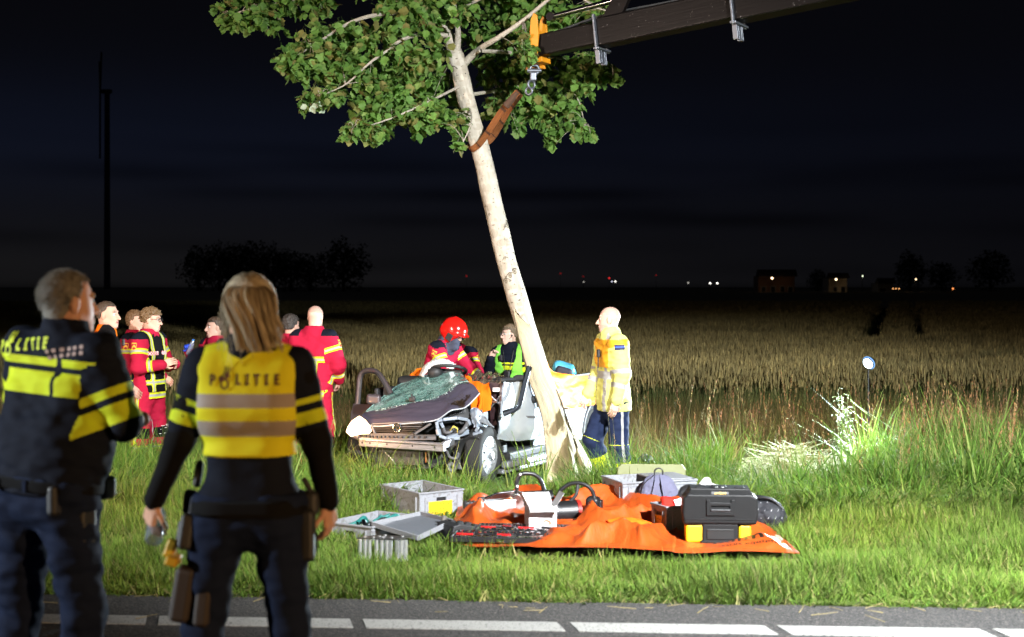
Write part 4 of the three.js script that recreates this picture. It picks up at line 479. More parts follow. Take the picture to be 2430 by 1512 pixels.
    [[.030, .040, 1.0], [.010, .044, 1.08], [-.011, .041, 1.0], [-.031, .032, .82]].forEach(([q, l, r], fi) => { let p = P(.088, q, 0), ang = curl * .55; const sp = q * .5; for (let j = 0; j < 3; j++) { const f = d.clone().multiplyScalar(Math.cos(ang)).addScaledVector(n, Math.sin(ang)).addScaledVector(w, sp * th); const e = p.clone().addScaledVector(f, l * k * [1, .66, .52][j]); fing.push(cap(p, e, .0092 * k * r ** .3, .0082 * k * r ** .3)); p = e; ang += curl * .95; } });
    { let p = P(.035, .034, .006), f = d.clone().multiplyScalar(.72).addScaledVector(w, .62 * th).addScaledVector(n, .25 + curl * .25).normalize(); const e = p.clone().addScaledVector(f, .042 * k); fing.push(cap(P(.02, .018, .004), p, .019 * k, .014 * k), cap(p, e, .0115 * k, .0102 * k)); f = d.clone().multiplyScalar(.9).addScaledVector(n, .2 + curl * .55).addScaledVector(w, .1 * th).normalize(); fing.push(cap(e, e.clone().addScaledVector(f, .032 * k), .0100 * k, .0085 * k)); }
    const pf = join(bones, .012 * k), ff = join(fing, .003 * k), hf2 = (x, y, z) => smin(pf(x, y, z), ff(x, y, z), .006 * k), g = net(hf2, boundsOf([...bones, ...fing], .006), o.handCell ?? .0055, flat);
    if (hnd.glove) mesh('glove', tidy(g), hnd.glove, root); else geos.push(g); a.grip = P(.075, 0, .035); a.palmN = n; a.palmD = d;
  });
  mesh('body', mergeGeometries(geos.map((g) => { const t = tidy(g); return t; })), SKIN, root);
  // --- clothes
  const fold = (amp, seed, f = 1) => (x, y, z) => amp * (noise(x * 7 * f + seed, y * 15 * f, z * 7 * f) + .7 * noise(x * 16 * f, y * 26 * f + seed, z * 16 * f + y * 6));
  const near = (p, a, b) => { const ab = b.clone().sub(a), t = clamp(p.clone().sub(a).dot(ab) / ab.lengthSq(), 0, 1); return [t, p.distanceTo(a.clone().addScaledVector(ab, t))]; };
  const loc = (x, y, z) => { const p = v(x, y, z), q = p.clone().sub(pel), h = q.dot(up) / s, lx = q.dot(rt) / s, fz = q.dot(fr) / s; let am = null, bd = Math.max(0, Math.abs(lx) - .155 * bw) < 1e-6 ? .08 : 9; for (const a of A) { const [t1, d1] = near(p, a.h, a.e), [t2, d2] = near(p, a.e, a.w), d = Math.min(d1, d2); if (d < bd * 1.2 && d < (am?.d ?? 9) && (t1 > .12 || d2 < d1)) am = { sd: a.sd, t: d1 < d2 ? t1 : 1 + t2, d }; } let lg = null; L.forEach((l, i) => { const [t1, d1] = near(p, l[0], l[1]), [t2, d2] = near(p, l[1], l[2]), d = Math.min(d1, d2); if (d < (lg?.d ?? 9)) { const c = d1 < d2 ? l[0].clone().lerp(l[1], t1) : l[1].clone().lerp(l[2], t2); lg = { sd: i ? -1 : 1, t: d1 < d2 ? t1 : 1 + t2, d, out: (p.x - c.x) * (i ? -1 : 1) / s, fwd: (p.z - c.z) / s }; } }); return { h, lx, fz, arm: am, leg: lg, p, head: inHead(x, y, z) }; };
  const wear = (name, bones, k, amp, m, opt = {}) => {
    const fd = fold(amp, (o.seed ?? 1) * 3.7 + name.length, opt.freq), base = join(bones, k * s), lim = opt.limit, f = (x, y, z) => { let d = base(x, y, z) - fd(x, y, z); if (lim) d = Math.max(d, lim(x, y, z)); return d; };
    let g = net(f, boundsOf(bones, .03), opt.cell ?? cell);
    for (const st of opt.stripes ?? []) { const memo = (x, y, z) => st.f(loc(x, y, z)); const [a, b] = cut(g, memo); if (count(a)) mesh(st.name ?? 'stripe', a, st.m, root); g = b; }
    mesh(name, g, m, root); return f;
  };
  const api = { root, S, A, L, HL, s, up, fr, rt, hc, hu, hf, hr, pel, nb, torso, arm, leg, foot, wear, loc, inHead, cell, tip: (q) => root.localToWorld(q.clone()) };
  root.updateMatrixWorld(true);
  api.plane = (h) => (x, y, z) => -((x - pel.x) * up.x + (y - pel.y) * up.y + (z - pel.z) * up.z - h * s);   // above h
  api.below = (h) => (x, y, z) => ((x - pel.x) * up.x + (y - pel.y) * up.y + (z - pel.z) * up.z - h * s);
  api.jacket = (m, opt = {}) => { const t = opt.t ?? .026, hem = opt.hem ?? -.06, B = [...torso(t), ...(opt.sleeve === 0 ? [] : A.flatMap((a) => arm(a, t * .85, opt.sleeve ?? 1)))]; if (opt.collar !== 0) B.push(cap(S(.575), S(.605 + (opt.collar ?? 0)).addScaledVector(hf, .01), .072 * s + t * .4, .070 * s + t * .4)); if (opt.skirt) B.push(cap(S(-.12).addScaledVector(rt, .05 * s), S(-.12).addScaledVector(rt, -.05 * s), .118 * s + t + opt.skirt, .118 * s + t + opt.skirt, fr, .9)); const lo = api.plane(hem), c0 = S(.605 + (opt.collar ?? 0)), colTop = (x, y, z) => ((x - c0.x) * up.x + (y - c0.y) * up.y + (z - c0.z) * up.z) - .022 * s; return wear(opt.name ?? 'jacket', B, opt.k ?? .045, opt.amp ?? .006, m, { ...opt, limit: (x, y, z) => Math.max(lo(x, y, z), colTop(x, y, z), opt.limit ? opt.limit(x, y, z) : -9) }); };
  api.trousers = (m, opt = {}) => { const t = opt.t ?? .020; return wear('trousers', [...torso(t * .6, 0).slice(0, 2), ...L.flatMap((l) => leg(l, t, opt.taper ?? 1.2))], .04, opt.amp ?? .007, m, { ...opt, limit: api.below(opt.top ?? .10) }); };
  api.boots = (m = C.boot, t = .012, hi = 0) => wear('boots', L.flatMap((l, i) => [...foot(l, t, i), cap(l[2], l[2].clone().lerp(l[1], .25 + hi), .05 * s + t * .6, .056 * s + t * .6)]), .02, .001, m, { cell: Math.min(cell, .013) });
  // hair: a shell over the skull, cut by the hairline
  api.hair = (m, { th = .010, amp = .006, front = .068, side = .0, nape = -.05, freq = 1, name = 'hair', lift = 0 } = {}) => { const e = ell(HL(0, .036 + lift, -.016), (.0765 + th) * hs, (.088 + th * 1.1) * hs, (.097 + th) * hs, ax), e2 = ell(HL(0, -.02, -.045), (.062 + th) * hs, (.07 + th) * hs, (.05 + th) * hs, ax); const f = (x, y, z) => { const [a, b, c] = inHead(x, y, z), lim = c > .05 ? front : c > -.01 ? lerp(side, front, smooth(-.01, .045, c)) : lerp(nape, side, smooth(-.055, -.01, c)); return Math.max(smin(e(x, y, z), e2(x, y, z), .02) - amp * (noise(x * 60 * freq, y * 60 * freq, z * 60 * freq) + .6 * noise(x * 130 * freq, y * 130 * freq, z * 130 * freq)), (lim - b) * hs * .8, (c > .02 && b < front ? .006 : -.1)); }; mesh(name, net(f, hb, o.hairCell ?? .0055), m, root); };
  api.fuzz = (m, n, len, th, { front = .085, side = .012, nape = -.062 } = {}) => { const r = rng(n), G = []; for (let i = 0; i < n; i++) { const d = v(r() * 2 - 1, r() * 2 - 1, r() * 2 - 1); if (d.length() > 1 || d.length() < .1) continue; d.normalize(); const a = d.x * (.0765 + th), b = .036 + d.y * (.088 + th), c = -.016 + d.z * (.097 + th), lim = c > .05 ? front : c > -.01 ? lerp(side, front, smooth(-.01, .045, c)) : lerp(nape, side, smooth(-.055, -.01, c)); if (b < lim) continue; const p0 = HL(a, b, c), q = HL(a + (d.x * .75 + (r() - .5) * .5) * len, b + (d.y * .7 - .45 + (r() - .5) * .5) * len, c + (d.z * .7 - .15 + (r() - .5) * .5) * len); G.push(bar(p0, q, .0011, .0004, 3)); } mesh('hair_strands', G, m, root).userData.kind = 'stuff'; };
  // flat print that lies on the cloth: a patch of points marched onto the garment
  api.print = (f, from, dir, upw, w, h, m, name = 'badge', nx = 14, ny = 10, lift = .0035) => { const d = dir.clone().normalize(), u = upw.clone().addScaledVector(d, -upw.dot(d)).normalize(), r = d.clone().cross(u), P = [], N = [], U = [], I = []; for (let j = 0; j <= ny; j++) for (let i = 0; i <= nx; i++) { const p = from.clone().addScaledVector(r, (i / nx - .5) * w).addScaledVector(u, (j / ny - .5) * h); let t = 0; for (let k = 0; k < 40; k++) { const q = f(p.x + d.x * t, p.y + d.y * t, p.z + d.z * t) - lift; if (q < .0004 || t > .6) break; t += q * .8; } const e = p.addScaledVector(d, t), g = .004, n = v(f(e.x + g, e.y, e.z) - f(e.x - g, e.y, e.z), f(e.x, e.y + g, e.z) - f(e.x, e.y - g, e.z), f(e.x, e.y, e.z + g) - f(e.x, e.y, e.z - g)).normalize(); P.push(e.x, e.y, e.z); N.push(n.x, n.y, n.z); U.push(i / nx, j / ny); } for (let j = 0; j < ny; j++) for (let i = 0; i < nx; i++) { const a = j * (nx + 1) + i, b = a + nx + 1; I.push(a, a + 1, b, a + 1, b + 1, b); } const g = new THREE.BufferGeometry(); g.setAttribute('position', new THREE.Float32BufferAttribute(P, 3)); g.setAttribute('normal', new THREE.Float32BufferAttribute(N, 3)); g.setAttribute('uv', new THREE.Float32BufferAttribute(U, 2)); g.setIndex(I); return mesh(name, g, m, root); };
  return api;
}
const band = (x, c, w) => w / 2 - Math.abs(x - c);
const torsoBand = (h, w) => (l) => (l.arm ? -1 : band(l.h, h, w));
const armBand = (t, w) => (l) => (l.arm ? band(l.arm.t, t, w) : -1);
const legBand = (t, w) => (l) => band(l.leg.t, t, w);
const badgeM = (draw, w = 128, h = 128, cut = true) => mat([1, 1, 1], .7, { map: canvas(w, h, draw), ...(cut ? { alphaTest: .5, side: THREE.DoubleSide } : {}) });
const shield = (c, w, h) => { c.clearRect(0, 0, w, h); const p = (k) => { c.beginPath(); c.moveTo(w * (.08 + k), h * (.06 + k)); c.lineTo(w * (.92 - k), h * (.06 + k)); c.lineTo(w * (.92 - k), h * .6); c.quadraticCurveTo(w * (.9 - k), h * (.85 - k), w / 2, h * (.97 - k)); c.quadraticCurveTo(w * (.1 + k), h * (.85 - k), w * (.08 + k), h * .6); c.closePath(); c.fill(); }; c.fillStyle = '#e0a030'; p(0); c.fillStyle = '#a01826'; p(.06); c.fillStyle = '#e8b040'; c.beginPath(); c.arc(w * .5, h * .46, w * .15, 0, 6.3); c.fill(); c.beginPath(); c.ellipse(w * .3, h * .56, w * .1, h * .16, .5, 0, 6.3); c.ellipse(w * .7, h * .56, w * .1, h * .16, -.5, 0, 6.3); c.fill(); c.fillRect(w * .2, h * .12, w * .6, h * .07); };
const SHIELD = badgeM(shield);
// the emblem between P and L: a book and flames over a round
const police = (ink, bg) => (c, w, h) => { if (bg) { c.fillStyle = bg; c.fillRect(0, 0, w, h); } else c.clearRect(0, 0, w, h); c.fillStyle = c.strokeStyle = ink; c.font = `bold ${h * .56}px sans-serif`; c.lineWidth = h * .03; c.textAlign = 'center'; c.textBaseline = 'middle'; const y = h * .56; [['P', .06], ['L', .385], ['I', .50], ['T', .62], ['I', .745], ['E', .87]].forEach(([t, x]) => { c.fillText(t, w * x, y); c.strokeText(t, w * x, y); }); const ex = w * .215; c.lineWidth = h * .085; c.beginPath(); c.arc(ex, h * .72, h * .17, 0, 6.3); c.stroke(); c.save(); c.translate(ex - h * .02, h * .47); c.rotate(-.45); c.fillRect(-h * .26, -h * .12, h * .24, h * .22); c.fillRect(h * .03, -h * .12, h * .24, h * .22); c.restore(); c.lineWidth = h * .05; for (const [a, b] of [[-.06, .02], [.06, -.04], [.17, -.02]]) { c.beginPath(); c.moveTo(ex + a * h, h * .34); c.quadraticCurveTo(ex + (a + .12) * h, h * .22, ex + (a + .05 + b) * h, h * .06); c.stroke(); } };
// ------------------------------------------------------------------ the people
const hairMat = (c, r = .55) => mat(c, r, { bumpMap: weave, bumpScale: .003 });
const FAR = { cell: .0135, headCell: .0062, handCell: .0058 };
const fireStripes = (lvl) => [ // yellow, silver, yellow
  { name: 'silver_stripe', m: C.silver, f: lvl.s }, { name: 'yellow_stripe', m: C.lime, f: lvl.y }];
const tri = (fn, c, w) => ({ s: fn(c, w * .38), y: fn(c, w) });
const multi = (...fs) => (l) => Math.max(...fs.map((f) => f(l)));
function fire(o, { pants = C.red, hem = -.10, vest = false } = {}) { // red rescue suit with reflective bands
  const p = person({ ...FAR, build: 1.04, ...o });
  const ch = .30, wa = -.055, bands = [tri(torsoBand, ch, .062), tri(torsoBand, wa, .066), tri(armBand, .42, .20), tri(armBand, 1.52, .24)];
  const S2 = fireStripes({ s: multi(...bands.map((b) => b.s), (l) => (l.arm || l.fz > 0 ? -1 : l.h < ch && l.h > wa ? band(Math.abs(l.lx), .085, .014) : -1)), y: multi(...bands.map((b) => b.y), (l) => (l.arm || l.fz > 0 ? -1 : l.h < ch && l.h > wa ? band(Math.abs(l.lx), .085, .036) : -1)) });
  const f = p.jacket(o.jacketM ?? C.red, { hem, t: .034, amp: .008, skirt: .004, collar: .03, k: .055, stripes: [{ name: 'shoulder_patch', m: C.navy, f: (l) => (l.arm || Math.abs(l.lx) < .12 || l.h < .545 ? -1 : .02) }, ...S2] });
  const lb = tri(legBand, 1.42, .12);
  p.trousers(pants, { t: .036, amp: .011, taper: 1.3, stripes: [{ name: 'knee_patch', m: C.black, f: (l) => (l.leg.fwd > .02 ? .13 - Math.abs(l.leg.t - 1.05) : -1) }, ...fireStripes({ s: multi(lb.s, (l) => (l.leg.t > .1 && l.leg.fwd < .05 ? band(l.leg.fwd, .012, .012) : -1)), y: multi(lb.y, (l) => (l.leg.t > .1 && l.leg.out > .02 ? band(l.leg.fwd, .012, .036) : -1)) })] });
  p.boots(C.boot, .016, .1);
  for (const a of p.A) { const q = a.h.clone().lerp(a.e, .18), n = p.rt.clone().multiplyScalar(a.sd); p.print(f, q.addScaledVector(n, .2), n.clone().negate(), p.up, .075, .085, SHIELD, 'shoulder_badge', 6, 6); }
  return { ...p, f };
}
// 1 policeman in the foreground, arms folded
{
  const pos = v((110 - CX) / F * 5.5, .004, -5.5), ry = Math.PI - .5;
  const p = person({ label: 'policeman in dark polo with yellow back stripes, arms folded, at far left', pos, ry, h: 1.82, neck: -.038, legK: 1.06, build: 1.24, shoulderW: 1.12, waist: 1.18, hipW: 1.15, hipR: 1.12, thigh: 1.15, belly: .06, armR0: 1.12, headRy: Math.PI - .85, cell: .0105, headCell: .0052, handCell: .0048, seed: 1, skin: [.50, .27, .18], hairC: [.20, .18, .15], lean: .09, side: .06, armL: [[.38, -1, .22], [-.75, .02, .75], [-1, .1, .3]], armR: [[-.34, -1, .16], [.55, .03, .85], [1, .05, .2]], legL: [[.13, -1, .04], [.04, -1, -.05]], legR: [[-.12, -1, .06], [-.05, -1, -.08]] });
  p.hair(hairMat([.15, .135, .11]), { th: .006, amp: .003, front: .085, side: .012, nape: -.062 }); p.fuzz(hairMat([.22, .20, .165]), 9000, .016, .005);
  const thin = torsoBand(.482, .030), thick = torsoBand(.402, .088), gap = (l) => Math.abs(l.lx + .085) > .008, yy = (f) => (l) => (gap(l) && l.fz < .03 ? f(l) : -1);
  const sl = (l) => (l.arm && l.arm.t > .35 ? Math.max(band(l.arm.t, .80, .26), band(l.arm.t, .52, .12)) : -1);
  const f = p.jacket(C.navy, { name: 'polo_shirt', hem: -.02, t: .018, amp: .011, sleeve: .98, k: .05, freq: 1, collar: .025, stripes: [{ name: 'yellow_stripe', m: C.lime, f: (l) => Math.max(yy(thin)(l), yy(thick)(l), sl(l)) }] });
  const ink = badgeM(police('#c8d820'), 1024, 256); p.print(f, p.S(.545).addScaledVector(p.fr, -.5).addScaledVector(p.rt, .10), p.fr, p.up.clone().addScaledVector(p.rt, .12), .31, .112, ink, 'back_lettering', 28, 8);
  const blocks = badgeM((c, w, h) => { c.clearRect(0, 0, w, h); c.fillStyle = '#a08478'; for (let i = 0; i < 6; i++) for (let j = 0; j < 2; j++) if ((i + j) % 1 === 0) c.fillRect(w * (.02 + i * .165 + (i > 1 ? .02 : 0)), h * (.12 + j * .46), w * .09, h * .28); }, 512, 128); p.print(f, p.S(.525).addScaledVector(p.fr, -.5).addScaledVector(p.rt, -.115), p.fr, p.up.clone().addScaledVector(p.rt, .2), .19, .05, blocks, 'reflective_blocks', 18, 6);
  const rim = []; for (let i = 0; i <= 12; i++) { const a = i / 12 * Math.PI - Math.PI; rim.push(p.S(.600).addScaledVector(p.rt, Math.cos(a) * .092).addScaledVector(p.fr, Math.sin(a) * .087 + .004).addScaledVector(p.up, -.012)); } mesh('collar_piping', tube(rim, .004, 24, 5), C.lime, p.root);
  p.trousers(C.jeans, { t: .022, amp: .016, top: .05, freq: .9 }); p.boots();
  const beltB = p.torso(.028).slice(0, 2), lim = [p.plane(-.005), p.below(.045)]; p.wear('belt', beltB, .04, 0, C.black, { limit: (x, y, z) => Math.max(lim[0](x, y, z), lim[1](x, y, z)) });
  const q = p.S(0).addScaledVector(p.rt, -.20), gun = []; gun.push(bx(.06, .20, .085, q.x, q.y - .10, q.z, .02), bx(.05, .08, .11, q.x, q.y + .03, q.z - .02, .015, .3), bx(.03, .05, .04, q.x - .02, q.y + .08, q.z + .02, .01)); mesh('holster', gun, C.boot, p.root);
  mesh('pouch', bx(.05, .09, .075, q.x + .015, q.y + .01, q.z + .13, .02), C.boot, p.root); mesh('pouch', bx(.045, .12, .06, q.x + .04, q.y - .01, q.z - .11, .02), C.boot, p.root);
  const sh = p.S(.58).addScaledVector(p.rt, .10); mesh('radio_antenna', [bar(sh, sh.clone().add(v(.03, .10, .02)), .006, .004), put(new THREE.SphereGeometry(.007, 8, 6), sh.x + .03, sh.y + .10, sh.z + .02)], M.black, p.root);
  mesh('waistband', p.A.map((a, i) => bx(.02, .045, .008, p.pel.x + (i ? -.06 : .08), p.pel.y + .03, p.pel.z - .165, .003)), C.jeans, p.root);
}
// 2 policewoman in the foreground, bottle in hand
let bottleAt;
{
  const pos = v((592 - CX) / F * 5.2, .004, -5.2), ry = Math.PI + .03;
  const p = person({ label: 'policewoman with long blonde ponytail in yellow vest, walking with arms apart', pos, ry, h: 1.765, neck: -.022, legK: 1.06, build: 1.0, shoulderW: 1.0, waist: .92, hipW: 1.12, hipR: 1.06, thigh: 1.10, headRy: Math.PI + .1, headPitch: .0, cell: .0105, headCell: .0052, handCell: .0046, seed: 2, skin: [.55, .31, .21], hairC: [.5, .40, .24], legL: [[.16, -1, .05], [.10, -1, -.16]], legR: [[-.10, -1, .03], [-.02, -1, -.05]], armL: [[.30, -1, .06], [.44, -1, .10], [.30, -1, .3]], armR: [[-.26, -1, -.03], [-.16, -1, .26], [-.05, -1, .35]], handL: { curl: .75, palm: [-.8, 0, .6] }, handR: { curl: .55, palm: [.9, 0, .45] } });
  const H1 = hairMat([.36, .29, .18], .45);
  p.hair(H1, { th: .015, amp: .003, front: .06, side: -.03, nape: -.05, freq: .4 });
  { // combed strands run back to the band, then the tail falls between the shoulders
    const r = rng(3), tones = [[.40, .32, .20], [.52, .43, .28], [.28, .21, .12]].map((c) => hairMat(c, .42)), G = [[], [], []], tie = p.HL(0, .100, -.078);
    const dT = v(0, .62, -.78).normalize(); for (let i = 0; i < 620; i++) { let d; do { d = v(r() * 2 - 1, r() * 2 - 1, r() * 2 - 1); } while (d.length() > 1 || d.length() < .1); d.normalize(); if (d.y < -.45 || (d.z > .5 && d.y < .35)) continue; const pts = [], wob = .0025 * r(); for (let k = 0; k <= 6; k++) { const e = d.clone().lerp(dT, k / 6 * .93).normalize(), q = .0205 + wob + .004 * Math.sin(k * 1.3 + i) * (k < 6); pts.push(p.HL(e.x * (.0765 + q * .92), .036 + e.y * (.088 + q), -.016 + e.z * (.097 + q * .92))); } G[i % 3].push(tube(pts, .0028 + .0014 * r(), 9, 4)); }
    for (let i = 0; i < 330; i++) { const a = r() * 6.3, q = Math.sqrt(r()), w = Math.cos(a) * q, t = Math.sin(a) * q, ln = .165 + .10 * r(); const P = [tie.clone().addScaledVector(p.hr, w * .052).addScaledVector(p.hf, t * .022)]; for (let k = 1; k <= 5; k++) { const u = k / 5, sp = .050 + .046 * Math.sin(Math.min(1, u * 1.25) * 2.2); P.push(v(tie.x, tie.y, tie.z).addScaledVector(p.hu, -u * ln + .05 * Math.sin(u * 2.6)).addScaledVector(p.hr, w * sp - .045 * u * u + .006 * Math.sin(u * 6 + a)).addScaledVector(p.hf, -.05 * Math.sin(u * 2.4) + t * .025 - .012)); } G[i % 3].push(tube(P, .0036, 12, 4)); }
    for (let i = 0; i < 70; i++) { const a = r() * 6.3, q = v(Math.cos(a) * .085, .05 + .075 * Math.sin(a), -.05 - .05 * r()), e = (k) => v((r() - .5) * k, (r() - .5) * k, 0); G[i % 3].push(tube([p.HL(q.x, q.y, q.z), p.HL(q.x * 1.12, q.y - .05, q.z - .03).add(e(.02)), p.HL(q.x * 1.05, q.y - .13 - .08 * r(), q.z - .02).add(e(.05))], .0009, 8, 3)); }
    G.forEach((g, i) => mesh('ponytail', g, tones[i], p.root));
    mesh('hair_tie', put(new THREE.TorusGeometry(.02, .008, 8, 16), tie.x, tie.y, tie.z), C.black, p.root);
  }
  p.wear('undershirt', [...p.A.flatMap((a) => p.arm(a, .010))], .03, .003, C.black);
  p.jacket(C.navy, { name: 'shirt', hem: -.03, t: .014, amp: .005, sleeve: .97, k: .045, collar: .022, stripes: [{ name: 'yellow_stripe', m: C.lime, f: (l) => (l.arm ? Math.max(band(l.arm.t, .68, .17), band(l.arm.t, .46, .075), band(l.arm.t, .93, .012)) : -1) }] });
  const tor = p.torso(.030); const noArm = (x, y, z) => { const d = ((x - p.pel.x) * p.rt.x + (y - p.pel.y) * p.rt.y + (z - p.pel.z) * p.rt.z); return Math.abs(d) - .178; };
  const up = (l) => (l.fz < .06 ? 1 : 1);
  const lims = [p.plane(.195), noArm, (x, y, z) => { const q = v(x, y, z).sub(p.nb); return .082 - Math.hypot(q.x, q.z * 1.1) - Math.max(0, -.015 - q.y) * 3; }];
  const f = p.wear('safety_vest', tor, .045, .006, C.vest, { freq: .7, limit: (x, y, z) => Math.max(...lims.map((q) => q(x, y, z))), stripes: [{ name: 'grey_band', m: cloth([.31, .26, .22], .5), f: (l) => Math.max(band(l.h, .405, .050), band(l.h, .302, .058)) }] });
  p.print(f, p.S(.488).addScaledVector(p.fr, -.5).addScaledVector(p.rt, -.008), p.fr, p.up, .285, .095, badgeM(police('#5c3a1c'), 1024, 256), 'back_lettering', 28, 8);
  const pt = p.trousers(C.jeans, { t: .014, amp: .010, top: .06, taper: 2.0, freq: 1 }); p.boots();
  const beltB = p.torso(.026).slice(0, 2), lim = [p.plane(-.02), p.below(.04)]; p.wear('belt', beltB, .04, 0, C.black, { limit: (x, y, z) => Math.max(lim[0](x, y, z), lim[1](x, y, z)) });
  // gear: left hip cluster, drop-leg holster with yellow taser, right hip holster
  const q = p.S(-.02).addScaledVector(p.rt, .20), g = []; for (const [x, y, z, w, h] of [[0, 0, .02, .05, .12], [.02, -.06, -.05, .05, .13], [.03, .03, .07, .05, .09], [.05, -.08, .03, .04, .10], [-.01, .14, .02, .03, .10]]) g.push(bx(w, h, .05, q.x + x, q.y + y, q.z + z, .015, .1, .2, .15)); mesh('pouch', g, C.boot, p.root);
  mesh('lanyard', tube([q.clone().add(v(0, -.05, -.03)), q.clone().add(v(.02, -.16, -.02)), q.clone().add(v(0, -.25, 0)), q.clone().add(v(.02, -.3, 0))], .006, 20, 6), C.black, p.root);
  const h = v(q.x + .035, q.y - .23, q.z - .02); mesh('thigh_holster', [bx(.075, .20, .10, h.x, h.y - .06, h.z, .022, 0, 0, .16), bx(.06, .17, .09, h.x - .075, h.y - .09, h.z - .01, .02, 0, 0, .1), bx(.05, .04, .05, h.x - .05, h.y + .07, h.z, .01)], mat([.03, .022, .018], .7), p.root);
  mesh('taser', [bx(.045, .035, .10, h.x + .035, h.y + .065, h.z - .01, .01, 0, 0, .3), bx(.04, .07, .04, h.x + .05, h.y + .1, h.z + .02, .012, .2, 0, .3)], mat([.5, .3, .01], .5), p.root);
  const k = p.S(-.04).addScaledVector(p.rt, -.20); mesh('holster', [bx(.055, .19, .085, k.x - .012, k.y - .06, k.z - .01, .02), bx(.07, .10, .07, k.x - .02, k.y + .05, k.z + .02, .03), bx(.02, .06, .02, k.x - .01, k.y + .12, k.z, .008, 0, 0, -.5)], C.boot, p.root);
  mesh('cord', tube([k.clone().add(v(-.03, -.02, 0)), k.clone().add(v(-.045, -.1, .02)), k.clone().add(v(-.03, -.16, 0))], .005, 12, 5), C.black, p.root);
  bottleAt = p.tip(p.A[0].grip.clone().addScaledVector(p.A[0].palmD, .01));
}
const PET = () => new THREE.MeshPhysicalMaterial({ color: 0xc8d4e4, roughness: .08, transmission: .8, thickness: 0, ior: 1.5, clearcoat: 1 });
function bottle(label, pos, tilt, h = .21, r = .033, cap = [.05, .15, .5]) { const t = thing('plastic_bottle', label, 'bottle', pos); t.rotation.set(...tilt); mesh('body', lathe([[0, 0], [r * .8, .002], [r, .01], [r, h * .3], [r * .92, h * .36], [r, h * .42], [r, h * .66], [r * .8, h * .78], [r * .4, h * .9], [r * .38, h * .96]], 20), PET(), t); mesh('cap', cy(r * .44, r * .44, h * .09, 0, h * .97, 0), mat(cap, .5), t); return t; }
bottle('clear plastic bottle held by the policewoman', bottleAt.clone().add(v(0, -.07, .07)), [-1.0, 0, .12]);
// 3 man in orange jacket
{
  const p = person({ ...FAR, label: 'man in orange jacket half hidden behind the policeman, looking right', pos: onGround(250, 13.6), ry: 1.9, h: 1.88, headRy: 1.45, skin: [.56, .33, .24], hairC: [.07, .045, .03], seed: 3, armL: [[.2, -1, .1], [-.1, -.8, .9]], armR: [[-.2, -1, .05], [0, -.9, .5]] });
  p.hair(hairMat([.055, .035, .022]), { th: .006, amp: .004, front: .078, side: .035, nape: -.03 });
  const f = p.jacket(C.orange, { t: .034, hem: -.09, collar: .04, amp: .009, stripes: [{ name: 'dark_shoulder', m: C.black, f: (l) => (!l.arm && l.h > .5 && Math.abs(l.lx) > .07 ? .02 : -1) }, { name: 'dark_sleeve', m: C.hood, f: (l) => (l.arm && l.arm.t > 1.1 ? .1 : -1) }] });
  const a = p.A[1]; for (const q of p.A) p.print(f, q.h.clone().lerp(q.e, .25).addScaledVector(p.rt, q.sd * .25), p.rt.clone().multiplyScalar(-q.sd), p.up, .075, .085, SHIELD, 'shoulder_badge', 6, 6);
  const b = p.S(.50).addScaledVector(p.fr, .16).addScaledVector(p.rt, -.06); mesh('radio_microphone', bx(.045, .07, .03, b.x, b.y, b.z, .012), C.boot, p.root); p.trousers(C.navy); p.boots();
}
